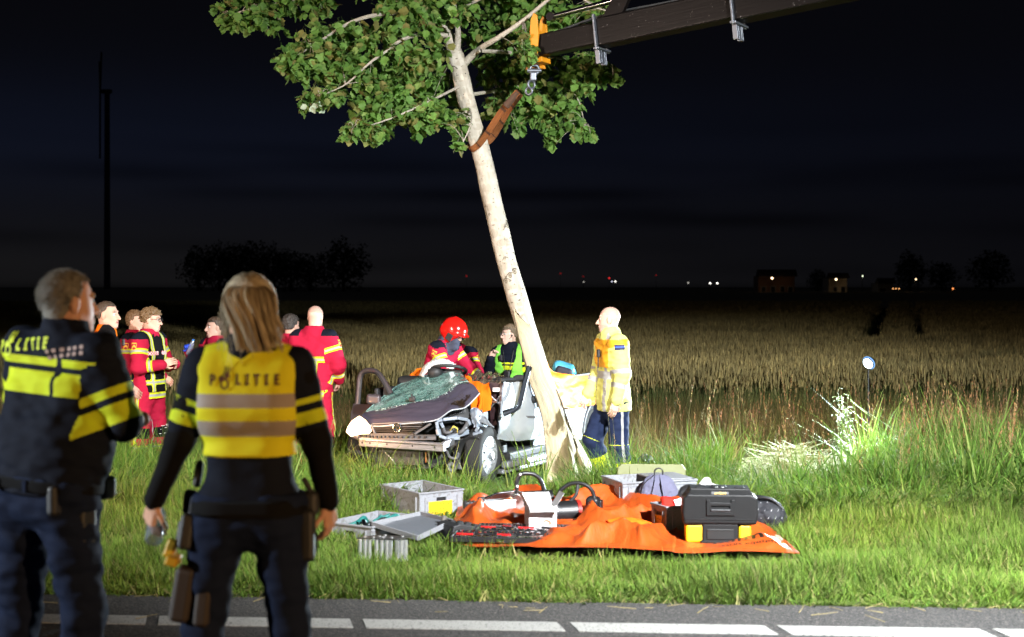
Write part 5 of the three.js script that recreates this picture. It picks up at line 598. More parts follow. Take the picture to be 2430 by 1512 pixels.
// 4 and 5 red suits at the left
fire({ label: 'man in red suit half hidden behind the man with glasses', pos: onGround(318, 16.1), ry: 1.5, headRy: 1.3, h: 1.78, skin: [.56, .33, .24], hairC: [.16, .08, .035], seed: 4, armL: [[.1, -1, .2], [0, -.6, .9]], armR: [[-.15, -1, .0], [.1, -.7, .8]] }).hair(hairMat([.13, .07, .03]), { th: .012, amp: .008, front: .062, side: .0 });
{
  const p = fire({ label: 'young man with curly hair and glasses in red suit with dark reflective vest', pos: onGround(352, 15.3), ry: 1.25, headRy: 1.5, headPitch: .12, h: 1.80, skin: [.58, .35, .26], hairC: [.17, .10, .05], seed: 5, armL: [[.30, -1, .25], [-.65, .05, .8], [-.8, .3, .4]], armR: [[-.22, -1, .12], [.35, .12, .95], [.4, .3, .8]], legL: [[.1, -1, .05], [.04, -1, -.06]], legR: [[-.1, -1, -.05], [-.05, -1, -.03]] });
  p.hair(hairMat([.15, .09, .04]), { th: .020, amp: .016, front: .058, side: .018, nape: -.03, freq: .6 });
  const gl = []; for (const s of [-1, 1]) { gl.push(put(new THREE.TorusGeometry(.021, .0028, 6, 16), ...[0, 0, 0])); gl[gl.length - 1].applyMatrix4(new THREE.Matrix4().makeBasis(p.hr, p.hu, p.hf).setPosition(p.HL(s * .032, .010, .104))); gl.push(bar(p.HL(s * .053, .014, .098), p.HL(s * .078, .012, -.01), .0026)); } gl.push(bar(p.HL(-.011, .013, .106), p.HL(.011, .013, .106), .0026)); mesh('glasses', gl, M.black, p.root);
  const tor = p.torso(.052), lims = [p.plane(-.02), (x, y, z) => Math.abs((x - p.pel.x) * p.rt.x + (y - p.pel.y) * p.rt.y + (z - p.pel.z) * p.rt.z) - .172, (x, y, z) => { const q = v(x, y, z).sub(p.nb); return .105 - Math.hypot(q.x, q.z) - Math.max(0, -.03 - q.y) * .7; }];
  p.wear('dark_vest', tor, .045, .006, C.black, { limit: (x, y, z) => Math.max(...lims.map((q) => q(x, y, z))), stripes: [{ name: 'checked_panel', m: mat([1, 1, 1], .7, { map: canvas(64, 16, (c) => { for (let i = 0; i < 16; i++) for (let j = 0; j < 4; j++) { c.fillStyle = (i + j) % 2 ? '#d8d4d0' : '#b01828'; c.fillRect(i * 4, j * 4, 4, 4); } }, true, [4, 14]) }), f: (l) => (l.fz > .02 && Math.abs(l.lx) > .03 ? band(l.h, .395, .04) : -1) }, { name: 'silver_stripe', m: C.silver, f: (l) => Math.max(band(l.h, .085, .020), l.fz > 0 || l.h > .4 ? band(Math.abs(l.lx), .115, .022) : -1) }, { name: 'yellow_stripe', m: C.lime, f: (l) => Math.max(band(l.h, .085, .052), l.fz > 0 || l.h > .4 ? band(Math.abs(l.lx), .115, .05) : -1) }] });
}
// 6 man drinking, blue gloves
{
  const p = fire({ label: 'man in red suit with blue gloves raising a water bottle', pos: onGround(512, 16.4), ry: -.75, headRy: -.95, h: 1.74, skin: [.60, .36, .27], hairC: [.07, .04, .025], seed: 6, armR: [[-.35, -1, .35], [.28, .8, .62], [.35, .75, .5]], armL: [[.2, -1, .1], [0, -1, .3]], handR: { curl: .85, palm: [.75, .1, .4], glove: C.blue }, handL: { glove: C.blue } });
  p.hair(hairMat([.05, .03, .018]), { th: .009, amp: .006, front: .066, side: .022, nape: -.03 });
  const g = p.tip(p.A[1].grip); bottle('clear water bottle in the blue gloved hand', g.clone().add(v(.0, -.07, .02)), [.1, 0, -.35], .19, .03, [.04, .2, .6]);
}
// 7 and 8 pink-red backs
fire({ label: 'dark haired man in red suit behind the bald man in red', pos: onGround(688, 16.5), ry: 2.9, headRy: 2.5, h: 1.80, skin: [.55, .32, .24], hairC: [.03, .022, .018], seed: 7, armL: [[.2, -1, .2], [-.3, -.3, .9]], armR: [[-.2, -1, .2], [.3, -.3, .9]] }).hair(hairMat([.035, .027, .022]), { th: .014, amp: .009, front: .06, side: -.005, nape: -.045, freq: .7 });
fire({ label: 'balding man in red suit seen from behind, reflective bands on back and sleeve', pos: onGround(742, 15.2), ry: 2.85, headRy: 2.8, headPitch: .16, h: 1.82, build: 1.12, shoulderW: 1.08, skin: [.60, .36, .28], hairC: [.12, .09, .07], stubble: .55, seed: 8, lean: .05, armL: [[.18, -1, .15], [-.5, -.35, .8]], armR: [[-.34, -1, .0], [.28, -.75, .7]], legL: [[.13, -1, .03], [.05, -1, -.05]], legR: [[-.12, -1, .02], [-.05, -1, -.05]] });
// 9 helmet, bent over the car; 10 his colleague behind
{
  const p = fire({ label: 'firefighter in glossy red helmet bending over the wrecked car', pos: onGround(1018, 16.15), ry: 1.05, headRy: 1.05, headPitch: .55, h: 1.80, lean: .42, skin: [.56, .33, .25], seed: 9, armR: [[-.1, -.9, .55], [.2, -.7, .7]], armL: [[.25, -.9, .6], [.0, -.5, .9]], legL: [[.1, -1, .18], [.05, -1, -.2]], legR: [[-.1, -1, .1], [-.05, -1, -.25]] });
  const cowl = [cap(p.S(.53).addScaledVector(p.rt, .07), p.S(.53).addScaledVector(p.rt, -.07), .10, .10), cap(p.S(.58), p.HL(0, -.06, -.02), .115, .10), cap(p.HL(0, -.08, .03), p.HL(0, -.13, .09), .075, .05)]; p.wear('hood', cowl, .05, .012, C.hood, { cell: .011 });
  const RED = mat([.62, .012, .008], .16, { clearcoat: 1, clearcoatRoughness: .08 }), ax = [p.hr, p.hu, p.hf];
  const dome = ell(p.HL(0, .045, -.01), .130, .128, .155, ax), brim = ell(p.HL(0, .035, .03), .128, .016, .155, ax), ear = cap(p.HL(.07, .0, -.03), p.HL(.08, -.075, .0), .06, .05, p.hr, .7), ear2 = cap(p.HL(-.07, .0, -.03), p.HL(-.08, -.075, .0), .06, .05, p.hr, .7), backc = cap(p.HL(-.04, -.02, -.09), p.HL(.04, -.02, -.09), .065, .065), ridge = cap(p.HL(0, .150, -.06), p.HL(0, .150, .06), .010, .010);
  const hf = join([dome, ear, ear2, backc], .05), hl = (x, y, z) => { const [a, b, c] = p.inHead(x, y, z); let d = smin(smin(hf(x, y, z), brim(x, y, z), .02), ridge(x, y, z), .04); const face = Math.hypot(a * .95, (b + .035) * .9) - .066; return Math.max(d, c > .02 ? -face : -.1 - 0, -.12 - b); };
  mesh('helmet', net(hl, new THREE.Box3().setFromCenterAndSize(p.hc, v(.5, .5, .5)), .0065), RED, p.root);
  for (const s of [-1, 1]) { const b = put(box(.02, .085, .075, .012), 0, 0, 0); b.applyMatrix4(new THREE.Matrix4().makeBasis(p.hr, p.hu, p.hf).setPosition(p.HL(s * .128, -.035, .035))); mesh('helmet_fitting', b, M.dark, p.root); }
  mesh('visor', (() => { const rows = []; for (let j = 0; j < 3; j++) { const row = []; for (let i = 0; i <= 10; i++) { const a = (i / 10 - .5) * 2.1; row.push(p.HL(Math.sin(a) * .118, .03 - j * .022, .02 + Math.cos(a) * .13)); } rows.push(row); } return sheet(rows, 14, 4, .002); })(), new THREE.MeshPhysicalMaterial({ color: 0xffffff, roughness: .05, transmission: 1, thickness: 0 }), p.root);
}
fire({ label: 'man in red suit with striped sleeve working beyond the helmeted firefighter', pos: onGround(1092, 17.0), ry: -.35, headRy: -.5, headPitch: .35, h: 1.74, lean: .22, skin: [.56, .34, .26], hairC: [.1, .06, .03], seed: 10, armL: [[.42, -.8, .35], [-.15, -.9, .35]], armR: [[-.3, -.9, .3], [.2, -.6, .8]] }).hair(hairMat([.08, .05, .03]), {});
// 11 police officer in green vest
{
  const p = person({ ...FAR, label: 'policeman with glasses and earpiece in green vest, hand raised, beyond the car', pos: onGround(1213, 16.9), ry: -.35, headRy: -1.15, headPitch: -.02, h: 1.72, skin: [.62, .40, .31], hairC: [.16, .11, .06], seed: 11, lean: .02, armR: [[-.42, -1, .18], [.38, .85, .6], [.5, .8, .1]], armL: [[.38, -1, .1], [-.1, -.9, .5]], handR: { curl: .8, palm: [.6, 0, .5] } });
  p.hair(hairMat([.14, .10, .06]), { th: .010, amp: .010, front: .06, side: .02, nape: -.03 });
  const f = p.jacket(C.navy, { t: .026, hem: -.08, collar: .04, stripes: [{ name: 'yellow_stripe', m: C.lime, f: (l) => Math.max(l.arm ? Math.max(band(l.arm.t, .46, .1), band(l.arm.t, .72, .2)) : -1, l.arm ? -1 : Math.max(band(l.h, .40, .02), band(l.h, .345, .05))) }] });
  const tor = p.torso(.045), lims = [p.plane(-.1), (x, y, z) => Math.abs((x - p.pel.x) * p.rt.x + (z - p.pel.z) * p.rt.z) - .172, (x, y, z) => { const q = v(x, y, z).sub(p.pel), h = q.dot(p.up), a = q.dot(p.rt), c = q.dot(p.fr); return c > 0 ? .015 + .085 * smooth(.15, .5, h) - Math.abs(a) : -1; }];
  p.wear('safety_vest', tor, .045, .007, C.green, { limit: (x, y, z) => Math.max(...lims.map((q) => q(x, y, z))), stripes: [{ name: 'silver_band', m: C.silver, f: (l) => band(l.h, .12, .075) }] });
  const gl = []; for (const s of [-1, 1]) { const t = new THREE.TorusGeometry(.020, .0018, 6, 14); t.applyMatrix4(new THREE.Matrix4().makeBasis(p.hr, p.hu, p.hf).setPosition(p.HL(s * .031, .008, .104))); gl.push(t, bar(p.HL(s * .051, .012, .098), p.HL(s * .078, .01, -.01), .002)); } mesh('glasses', gl, M.steel, p.root);
  mesh('earpiece', [put(new THREE.SphereGeometry(.011, 10, 8), ...p.HL(.088, -.008, .004).toArray()), bar(p.HL(.088, -.01, .0), p.HL(.07, -.05, .03), .003), tube([p.HL(.085, -.02, -.01), p.HL(.07, -.09, -.02), p.S(.5).addScaledVector(p.rt, .1).addScaledVector(p.fr, .15)], .003, 12, 5)], M.black, p.root);
  const c = p.S(.26).addScaledVector(p.fr, .20).addScaledVector(p.rt, .02); mesh('camera_pouch', [bx(.085, .115, .04, c.x, c.y, c.z, .02, 0, -.2), bar(c.clone().add(v(0, -.05, 0)), c.clone().add(v(-.03, -.30, .02)), .011), bar(c.clone().add(v(-.03, .05, -.02)), p.S(.56).addScaledVector(p.rt, -.06).addScaledVector(p.fr, .1), .004), bar(c.clone().add(v(.03, .05, -.02)), p.S(.56).addScaledVector(p.rt, .07).addScaledVector(p.fr, .1), .004)], C.boot, p.root);
  const b = p.S(.47).addScaledVector(p.fr, .15).addScaledVector(p.rt, -.07); mesh('body_camera', bx(.04, .075, .03, b.x, b.y, b.z, .01), M.dark, p.root); p.trousers(C.jeans); p.boots();
}
// 12 bald man in yellow jacket, walking in front of the orange sheet
{
  const p = person({ ...FAR, cell: .012, label: 'bald man in yellow high visibility jacket and dark trousers walking beside the tree', pos: onGround(1456, 13.75), ry: -1.25, headRy: -1.75, h: 1.83, build: 1.08, skin: [.60, .38, .29], hairC: [.16, .12, .10], stubble: .45, seed: 12, lean: .04, armL: [[.14, -1, -.06], [.05, -1, .28], [0, -1, .3]], armR: [[-.12, -1, .12], [.2, -.9, .6]], legL: [[.05, -1, -.02], [.02, -1, -.14]], legR: [[-.06, -1, .42], [-.02, -1, -.40]] });
  const f = p.jacket(cloth([.60, .62, .18], .7), { t: .036, hem: -.11, collar: .055, amp: .009, skirt: .006, k: .05, stripes: [{ name: 'orange_panel', m: mat([.75, .36, .01], .7), f: (l) => (!l.arm && l.h > .30 && l.h < .575 ? .05 : -1) }, { name: 'grey_band', m: C.silver, f: (l) => (l.arm ? Math.max(band(l.arm.t, .9, .16), band(l.arm.t, 1.45, .18)) : Math.max(band(l.h, .235, .07), l.fz > .05 ? band(Math.abs(l.lx), .10, .05) : -1)) }] });
  p.print(f, p.S(.5).addScaledVector(p.rt, .4).addScaledVector(p.fr, .03), p.rt.clone().negate(), p.up, .09, .05, badgeM((c, w, h) => { c.fillStyle = '#20244a'; c.fillRect(0, 0, w, h); c.fillStyle = '#3a5cd0'; c.fillRect(0, h * .35, w, h * .2); }, 64, 32, false), 'shoulder_mark', 6, 4);
  p.print(f, p.S(.40).addScaledVector(p.fr, -.4), p.fr, p.up, .30, .07, badgeM(police('#31406e'), 512, 128), 'back_lettering', 14, 6);
  const b = p.S(.44).addScaledVector(p.fr, .155).addScaledVector(p.rt, .04); mesh('radio_microphone', [bx(.04, .08, .03, b.x, b.y, b.z, .012), bar(b, b.clone().add(v(-.01, -.14, 0)), .006)], C.boot, p.root);
  p.trousers(cloth([.014, .022, .055]), { t: .030, amp: .010, taper: 1.3, stripes: [{ name: 'yellow_leg_panel', m: C.lime, f: (l) => (l.leg.t > 1.36 ? .2 : band(l.leg.t, .97, .018)) }, { name: 'silver_stripe', m: C.silver, f: (l) => (l.leg.out > .02 ? band(l.leg.fwd, .0, .026) : -1) }] });
  p.boots(C.boot, .016, .06);
}
// ------------------------------------------------------------------ the wrecked car
const CARP = v(-.318, -.20, -15.64), CARY = -27 * Math.PI / 180;
const car = thing('wrecked_car', 'grey car with torn open front and cut off roof, crushed against the tree', 'car', CARP, CARY);
car.updateMatrixWorld(true);
const K = (px, py, d) => car.worldToLocal(at(px, py, d));
keepOut.push([1.0, -13.3, .36, .5, 0, .3]); keepOut.push([2.4, -15.65, 2.0, .75, .37, .22]); keepOut.push([-.28, -15.3, .95, 2.1, -CARY, .08], [.55, -14.6, .7, .5, 0, .28], [-.55, -13.0, 1.15, 1.05, 0, .32], [-.2, -13.75, .42, .35, 0, .16]);
{
  const dust = (base, specks, seed) => canvas(512, 512, (c, w, h) => { c.fillStyle = base; c.fillRect(0, 0, w, h); const r = rng(seed); for (let i = 0; i < specks; i++) { c.fillStyle = r() < .75 ? 'rgba(170,165,165,.55)' : 'rgba(20,18,18,.5)'; const s = .5 + r() * r() * 2.6; c.beginPath(); c.arc(r() * w, r() * h, s, 0, 6.3); c.fill(); } for (let i = 0; i < 40; i++) { c.strokeStyle = 'rgba(190,185,190,.35)'; c.lineWidth = .8; const x = r() * w, y = r() * h; c.beginPath(); c.moveTo(x, y); c.lineTo(x + (r() - .5) * 90, y + (r() - .5) * 30); c.stroke(); } return c; });
  const hoodTex = canvas(1024, 512, (c, w, h) => { c.fillStyle = '#545060'; c.fillRect(0, 0, w, h); const r = rng(21); for (let i = 0; i < 900; i++) { c.fillStyle = r() < .8 ? 'rgba(175,170,176,.6)' : 'rgba(20,18,20,.5)'; const s = .5 + r() * r() * 2; c.beginPath(); c.arc(r() * w, r() * h, s, 0, 6.3); c.fill(); } // torn soiled patch
    for (let i = 0; i < 260; i++) { const a = r() * 6.3, q = Math.sqrt(r()) * 66 * (1 + .5 * Math.sin(a * 3)); c.fillStyle = r() < .6 ? 'rgba(30,23,18,.5)' : 'rgba(70,54,38,.45)'; c.beginPath(); c.ellipse(w * .80 + Math.cos(a) * q * 1.25, h * .20 + Math.sin(a) * q * 1.0, 5 + r() * 20, 4 + r() * 9, r() * 3, 0, 6.3); c.fill(); }
    for (let i = 0; i < 200; i++) { c.fillStyle = 'rgba(70,60,50,.35)'; c.beginPath(); c.ellipse(w * (.62 + r() * .24), h * (.25 + r() * .25), 2 + r() * 9, 1 + r() * 4, 0, 0, 6.3); c.fill(); } });
  const PAINT = mat([1, 1, 1], .36, { metal: .35, map: hoodTex, clearcoat: .5, clearcoatRoughness: .25, bumpMap: grain(256, 5), bumpScale: .004 });
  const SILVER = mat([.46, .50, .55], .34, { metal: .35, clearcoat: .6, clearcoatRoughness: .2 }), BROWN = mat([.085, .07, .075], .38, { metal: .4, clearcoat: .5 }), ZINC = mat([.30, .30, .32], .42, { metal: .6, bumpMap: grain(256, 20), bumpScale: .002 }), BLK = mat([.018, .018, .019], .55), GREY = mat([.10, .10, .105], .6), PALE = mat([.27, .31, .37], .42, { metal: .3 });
  const R = (rows) => rows.map((r) => r.map((p) => K(...p)));
  const e0 = [[856, 994, 14.4], [881, 1009, 14.3], [950, 1005, 14.1], [1038, 994, 13.95], [1070, 973, 13.95], [1103, 966, 14.0], [1138, 932, 14.1]], e1 = [[868, 979, 14.72], [894, 975, 14.6], [930, 967, 14.5], [1000, 952, 14.35], [1056, 936, 14.3], [1085, 912, 14.35], [1112, 906, 14.3]], e2 = [[869, 977, 14.74], [905, 944, 15.0], [956, 908, 15.28], [1007, 891, 15.2], [1050, 885, 15.1], [1088, 882, 14.9], [1104, 897, 14.5]], em = e0.map((p, i) => p.map((q, k) => lerp(q, e1[i][k], .5) - (k === 1 ? 4 : 0)));
  mesh('hood', sheet(R([e0, em, e1]), 46, 22, .012, (u, w) => .010 * noise(u * 7, w * 4, 2) + .004 * noise(u * 22, w * 12, 6)), PAINT, car, 'crumpled dusty dark grey hood pushed up');
  mesh('hood_edge', tube(e0.map((p) => K(p[0], p[1] + 1.5, p[2] - .01)), .007, 60, 6), SILVER, car);
  const crack = canvas(1024, 512, (c, w, h) => { // crazed laminated glass: fine cracks, white along their length
    c.fillStyle = 'rgba(124,178,168,.86)'; c.fillRect(0, 0, w, h); const r = rng(5); for (let i = 0; i < 9500; i++) { const x = r() * w, y = r() * h, k = noise(x * .006, y * .009, 3) + .75; c.strokeStyle = r() < .55 * clamp(k + .15, 0, 1) ? `rgba(196,228,222,${.25 + .6 * r()})` : `rgba(10,26,26,${.3 + .5 * r()})`; c.lineWidth = .8 + r() * 2; const a = -.32 + (r() - .5) * (r() < .7 ? .5 : 3), l = 6 + r() * 38; c.beginPath(); c.moveTo(x, y); c.lineTo(x + Math.cos(a) * l * .5 + r() * 4, y + Math.sin(a) * l * .5 + r() * 4); c.lineTo(x + Math.cos(a) * l, y + Math.sin(a) * l); c.stroke(); } for (let i = 0; i < 2200; i++) { c.fillStyle = `rgba(225,245,240,${.4 + .6 * r()})`; c.beginPath(); c.arc(r() * w, r() * h, .6 + r() * 1.9, 0, 6.3); c.fill(); } for (let i = 0; i < 420; i++) { c.fillStyle = 'rgba(215,236,230,.8)'; c.beginPath(); c.arc(r() * w, h - r() * r() * 26, 1 + r() * 3, 0, 6.3); c.fill(); } });
  const GLASS = new THREE.MeshPhysicalMaterial({ map: crack, transparent: true, roughness: .24, clearcoat: 1, clearcoatRoughness: .1, side: THREE.DoubleSide, bumpMap: crack, bumpScale: .003 });
  const g1 = e1.map((p) => [p[0], p[1] + 2, p[2] - .03]), gm = e1.map((p, i) => p.map((q, k) => lerp(q, e2[i][k], .5) - (k === 1 ? 1 : 0)));
  mesh('windshield', sheet(R([e2, gm, g1]), 50, 24, .007, (u, w) => .008 * noise(u * 6, w * 5, 8) - .012 * smooth(.12, 0, Math.hypot(u - .3, (w - .7) * .6))), GLASS, car, 'shattered greenish windshield lying over the hood');
  const gl = [], r = rng(9); for (let i = 0; i < 110; i++) { const u = r(), p = along(e1.map((q) => K(q[0], q[1] + 1.5, q[2] - .05)), u); gl.push(put(new THREE.TetrahedronGeometry(.003 + r() * .006), p.x + (r() - .5) * .03, p.y + .01, p.z + (r() - .5) * .04, r() * 6, r() * 6)); } const gb = mesh('glass_bead', gl, mat([.55, .68, .64], .15, { transmission: .3, thickness: 0 }), car); gb.userData.kind = 'stuff';
  mesh('wiper_mount', [bx(.07, .05, .04, ...K(978, 947, 14.42).toArray(), .015, 0, .3, .3), bar(K(972, 950, 14.42), K(1000, 958, 14.38), .009), bar(K(978, 947, 14.4), K(977, 936, 14.42), .010)], BLK, car);
  // front: lamp, grille, emblem, plastic strip, beam, radiator
  const lampP = K(854.5, 1014.4, 14.30), lamp = mesh('headlight', plate([[50, 905], [62, 862], [108, 792], [180, 742], [238, 775], [300, 840], [318, 880], [300, 900], [200, 908], [95, 940]].map(([x, y]) => [(x - 190) * .1883 / 3375 * 14.3, -(y - 850) * .1883 / 3375 * 14.3]), .03, .022), glow([1, .70, .40], 7), car); const rfl = mesh('headlight_reflector', plate([[30, 925], [46, 858], [100, 776], [180, 722], [252, 760], [326, 836], [345, 885], [310, 925], [200, 930], [90, 968]].map(([x, y]) => [(x - 190) * .1883 / 3375 * 14.3, -(y - 850) * .1883 / 3375 * 14.3]), .02, .008), glow([1, .30, .10], .8), car); rfl.position.copy(K(854.5, 1014.4, 14.335)); rfl.rotation.set(-.12, .18, 0); lamp.position.copy(lampP); lamp.rotation.set(-.12, .18, 0);
  mesh('headlight_housing', [put(rocky(new THREE.SphereGeometry(1, 18, 12), .05, 2), ...K(858, 1016, 14.42).toArray(), 0, 0, -.3, [.15, .105, .09]), bx(.12, .05, .12, ...K(845, 1034, 14.35).toArray(), .02, 0, 0, -.3)], BROWN, car);
  { const l = new THREE.PointLight(col([1, .50, .22]), 2.2, 0, 2); l.position.copy(at(834, 1014, 13.95)); l.castShadow = true; l.shadow.radius = 4; l.name = 'headlight_beam'; scene.add(l); }
  for (let i = 0; i < 5; i++) { const y0 = 1009 + i * 3.6, y1 = 1006 + i * 4.6; mesh('grille_slat', beam(K(884 + i * 1.5, y0, 14.28), K(1003 - i * 5, y1 + 2, 13.98), .03, .009), i === 1 ? GREY : BLK, car); }
  mesh('grille_frame', [beam(K(884, 1006, 14.3), K(1008, 1000, 13.98), .03, .014), beam(K(890, 1030, 14.28), K(985, 1030, 14.02), .04, .014), beam(K(883, 1007, 14.28), K(890, 1029, 14.26), .03, .016), beam(K(985, 1030, 14.0), K(1022, 1006, 13.93), .03, .022)], GREY, car);
  mesh('grille_back', sheet(R([[[884, 1008, 14.36], [1010, 1003, 14.06]], [[892, 1032, 14.36], [985, 1031, 14.1]]]), 4, 2, .01), BLK, car);
  { const c = K(942, 1015.5, 14.08), q = []; const ring = put(new THREE.TorusGeometry(.041, .0075, 10, 30), 0, 0, 0), z = plate([[-.062, .004], [-.01, .010], [.01, -.012], [.062, -.004], [.012, .002], [-.008, .016], [-.012, .006], [-.05, .012]], .008, .002); q.push(ring, z); const e = mesh('emblem', q, M.chrome, car); e.position.copy(c); e.rotation.y = .08; mesh('emblem_back', put(cyl(.038, .038, .012, 24), c.x, c.y, c.z - .014, Math.PI / 2), BLK, car); }
  const strip = R([[[838, 1024, 14.36], [890, 1029, 14.26], [950, 1031, 14.1], [1034, 1032, 13.92]], [[846, 1043, 14.36], [890, 1044, 14.26], [950, 1044.5, 14.1], [1034, 1044, 13.92]]]); mesh('plastic_strip', sheet(strip, 30, 4, .02, (u, w) => .01 * Math.sin(w * 3.1)), GREY, car);
  const hole = []; for (let i = 0; i < 15; i++) { const p = along(strip.map((s) => along(s, .14 + i * .055, true)), .45, true); hole.push(bx(.012 + (i % 3) * .006, .018, .02, p.x, p.y, p.z + .014, .002)); } mesh('slot', hole, BLK, car);
  mesh('bumper_beam', [beam(K(854, 1049, 14.22), K(1056, 1062, 13.72), .05, .086, .012), beam(K(1050, 1058, 13.74), K(1075, 1047, 13.98), .04, .07, .01)], ZINC, car); mesh('beam_rib', beam(K(856, 1043, 14.2), K(1055, 1055, 13.70), .055, .02, .006), ZINC, car);
  const bh = []; for (const t of [.03, .12, .32, .62, .88]) { const p = K(lerp(854, 1056, t), lerp(1049, 1062, t) + 1, lerp(14.22, 13.72, t) - .028); bh.push(put(cyl(.010, .010, .012, 12), p.x, p.y, p.z, Math.PI / 2, .05)); } mesh('beam_hole', bh, BLK, car);
  const ra = K(902, 1082, 14.3), rb = K(998, 1084, 14.02); mesh('radiator', beam(ra, rb, .03, .165), GREY, car); const fins = []; for (let i = 0; i < 19; i++) { const dy = -.078 + i * .0086; fins.push(beam(ra.clone().add(v(0, dy, .022)), rb.clone().add(v(0, dy, .022)), .012, .0042, .001)); } mesh('radiator_fins', fins, mat([.22, .21, .20], .5, { metal: .6 }), car);
  mesh('radiator_tank', [beam(K(1003, 1066, 13.98), K(1003, 1102, 13.98), .04, .05), beam(K(896, 1066, 14.3), K(896, 1100, 14.3), .04, .05)], BLK, car); mesh('copper_strip', beam(K(1011, 1072, 13.95), K(1011, 1098, 13.95), .014, .02), mat([.55, .22, .10], .35, { metal: .8 }), car); mesh('cooler_pipe', [tube([K(1016, 1070, 13.95), K(1019, 1085, 13.95), K(1018, 1100, 13.98)], .011, 16, 8), tube([K(912, 1072, 14.18), K(926, 1086, 14.14), K(936, 1098, 14.12), K(938, 1106, 14.1)], .006, 16, 6)], M.alu, car);
  mesh('undertray', sheet(R([[[880, 1098, 14.36], [950, 1104, 14.2], [1030, 1102, 14.05], [1052, 1088, 14.0]], [[885, 1108, 14.3], [950, 1112, 14.1], [1020, 1112, 14.0], [1050, 1096, 13.95]]]), 24, 6, .015, (u, w) => .02 * noise(u * 8, w * 3, 1)), BROWN, car);
  // torn engine bay at the right
  const ringPts = [[1036, 1000, 13.98], [1050, 996, 13.98], [1085, 992, 14.02], [1108, 996, 14.08], [1114, 1008, 14.1]], zr = [[1036, 1001, 13.96], [1039, 1018, 13.96], [1042, 1034, 13.95], [1060, 1041, 13.95], [1090, 1040, 14.0]];
  for (const q of [ringPts, zr]) for (let i = 0; i < q.length - 1; i++) mesh('front_frame', beam(K(...q[i]), K(...q[i + 1]), .05, .032, .008), PALE, car); mesh('front_frame', [beam(K(1046, 1003, 14), K(1052, 1015, 14), .03, .03), beam(K(1060, 1041, 13.96), K(1110, 1024, 14.1), .05, .045)], PALE, car);
  const eng = []; for (const [x, y, d, w, h, t] of [[1062, 1020, 14.3, .22, .16, .2], [1085, 1012, 14.35, .16, .14, .4], [1100, 1030, 14.3, .18, .15, 0], [1052, 1052, 14.15, .14, .08, .1], [1075, 1060, 14.2, .2, .12, .5], [1040, 1085, 14.2, .16, .16, .2], [1095, 1055, 14.25, .14, .18, .3]]) eng.push(rocky(bx(w, h, .14, ...K(x, y, d).toArray(), .03, t, t, t), .012, 20)); mesh('engine', eng, BLK, car);
  mesh('engine_block', [bx(1.05, .42, .55, -.05, .50, 1.02, .04), bx(1.3, .2, .7, 0, .28, 1.0, .05)], BLK, car);
  mesh('hose', [tube([K(1052, 1014, 14.05), K(1056, 1026, 14.02), K(1066, 1026, 14.0), K(1074, 1018, 14.05)], .018, 20, 8), tube([K(1080, 1030, 14.05), K(1096, 1024, 14.0), K(1106, 1012, 14.05), K(1112, 1000, 14.15)], .022, 20, 8), tube([K(1060, 1070, 14.05), K(1068, 1085, 14.0), K(1082, 1088, 14.0), K(1088, 1076, 14.05)], .014, 20, 8), tube([K(1070, 1100, 14.02), K(1080, 1112, 13.98), K(1074, 1118, 13.98), K(1064, 1110, 14.0)], .02, 20, 8, true)], GREY, car);
  mesh('wire', [0, 1, 2].map((i) => tube([K(1068 + i, 1022 - i, 13.96), K(1076, 1014 - i * 1.5, 13.95), K(1084 + i, 1018, 13.96), K(1085, 1026 + i, 13.98)], .0035, 14, 5)), mat([.55, .42, .06], .5), car);
  for (let i = 0; i < 9; i++) mesh('vent_rib', beam(K(1068 + i * 4.4, 977 - i * .9, 14.12), K(1068 + i * 4.4, 987 - i * 1.1, 14.1), .01, .012), GREY, car); mesh('vent_back', sheet(R([[[1060, 978, 14.16], [1110, 968, 14.16]], [[1062, 992, 14.14], [1116, 992, 14.16]]]), 4, 2, .01), BLK, car);
  mesh('fender', sheet(R([[[1116, 972, 14.15], [1128, 966, 14.15], [1140, 974, 14.2], [1150, 990, 14.25]], [[1118, 992, 14.1], [1130, 986, 14.05], [1142, 996, 14.15], [1154, 1004, 14.2]], [[1126, 1014, 14.1], [1134, 1012, 14.08], [1144, 1012, 14.15], [1160, 1018, 14.22]]]), 24, 18, .006, (u, w) => .018 * noise(u * 5, w * 5, 3)), PALE, car, 'crumpled pale blue left fender'); mesh('fender_flap', sheet(R([[[1142, 972, 14.2], [1162, 1004, 14.2]], [[1136, 1000, 14.1], [1174, 1016, 14.15]]]), 12, 8, .006, (u, w) => .012 * noise(u * 4, w * 4, 9)), GREY, car);
  const clip = []; for (const [x, y] of [[1132, 1018], [1138, 1026], [1128, 1030], [1142, 1034], [1136, 1040]]) clip.push(bx(.05, .03, .05, ...K(x, y, 14.08).toArray(), .006, .3, .4, x)); mesh('bracket', clip, PALE, car);
  mesh('wheel_liner', sheet(R([[[1084, 1052, 14.05], [1110, 1036, 14.02], [1138, 1040, 14.0]], [[1076, 1082, 14.1], [1098, 1070, 14.1], [1118, 1074, 14.12]], [[1082, 1112, 14.1], [1098, 1114, 14.1], [1112, 1112, 14.1]]]), 16, 12, .012, (u, w) => .02 * noise(u * 4, w * 3, 5)), BLK, car);
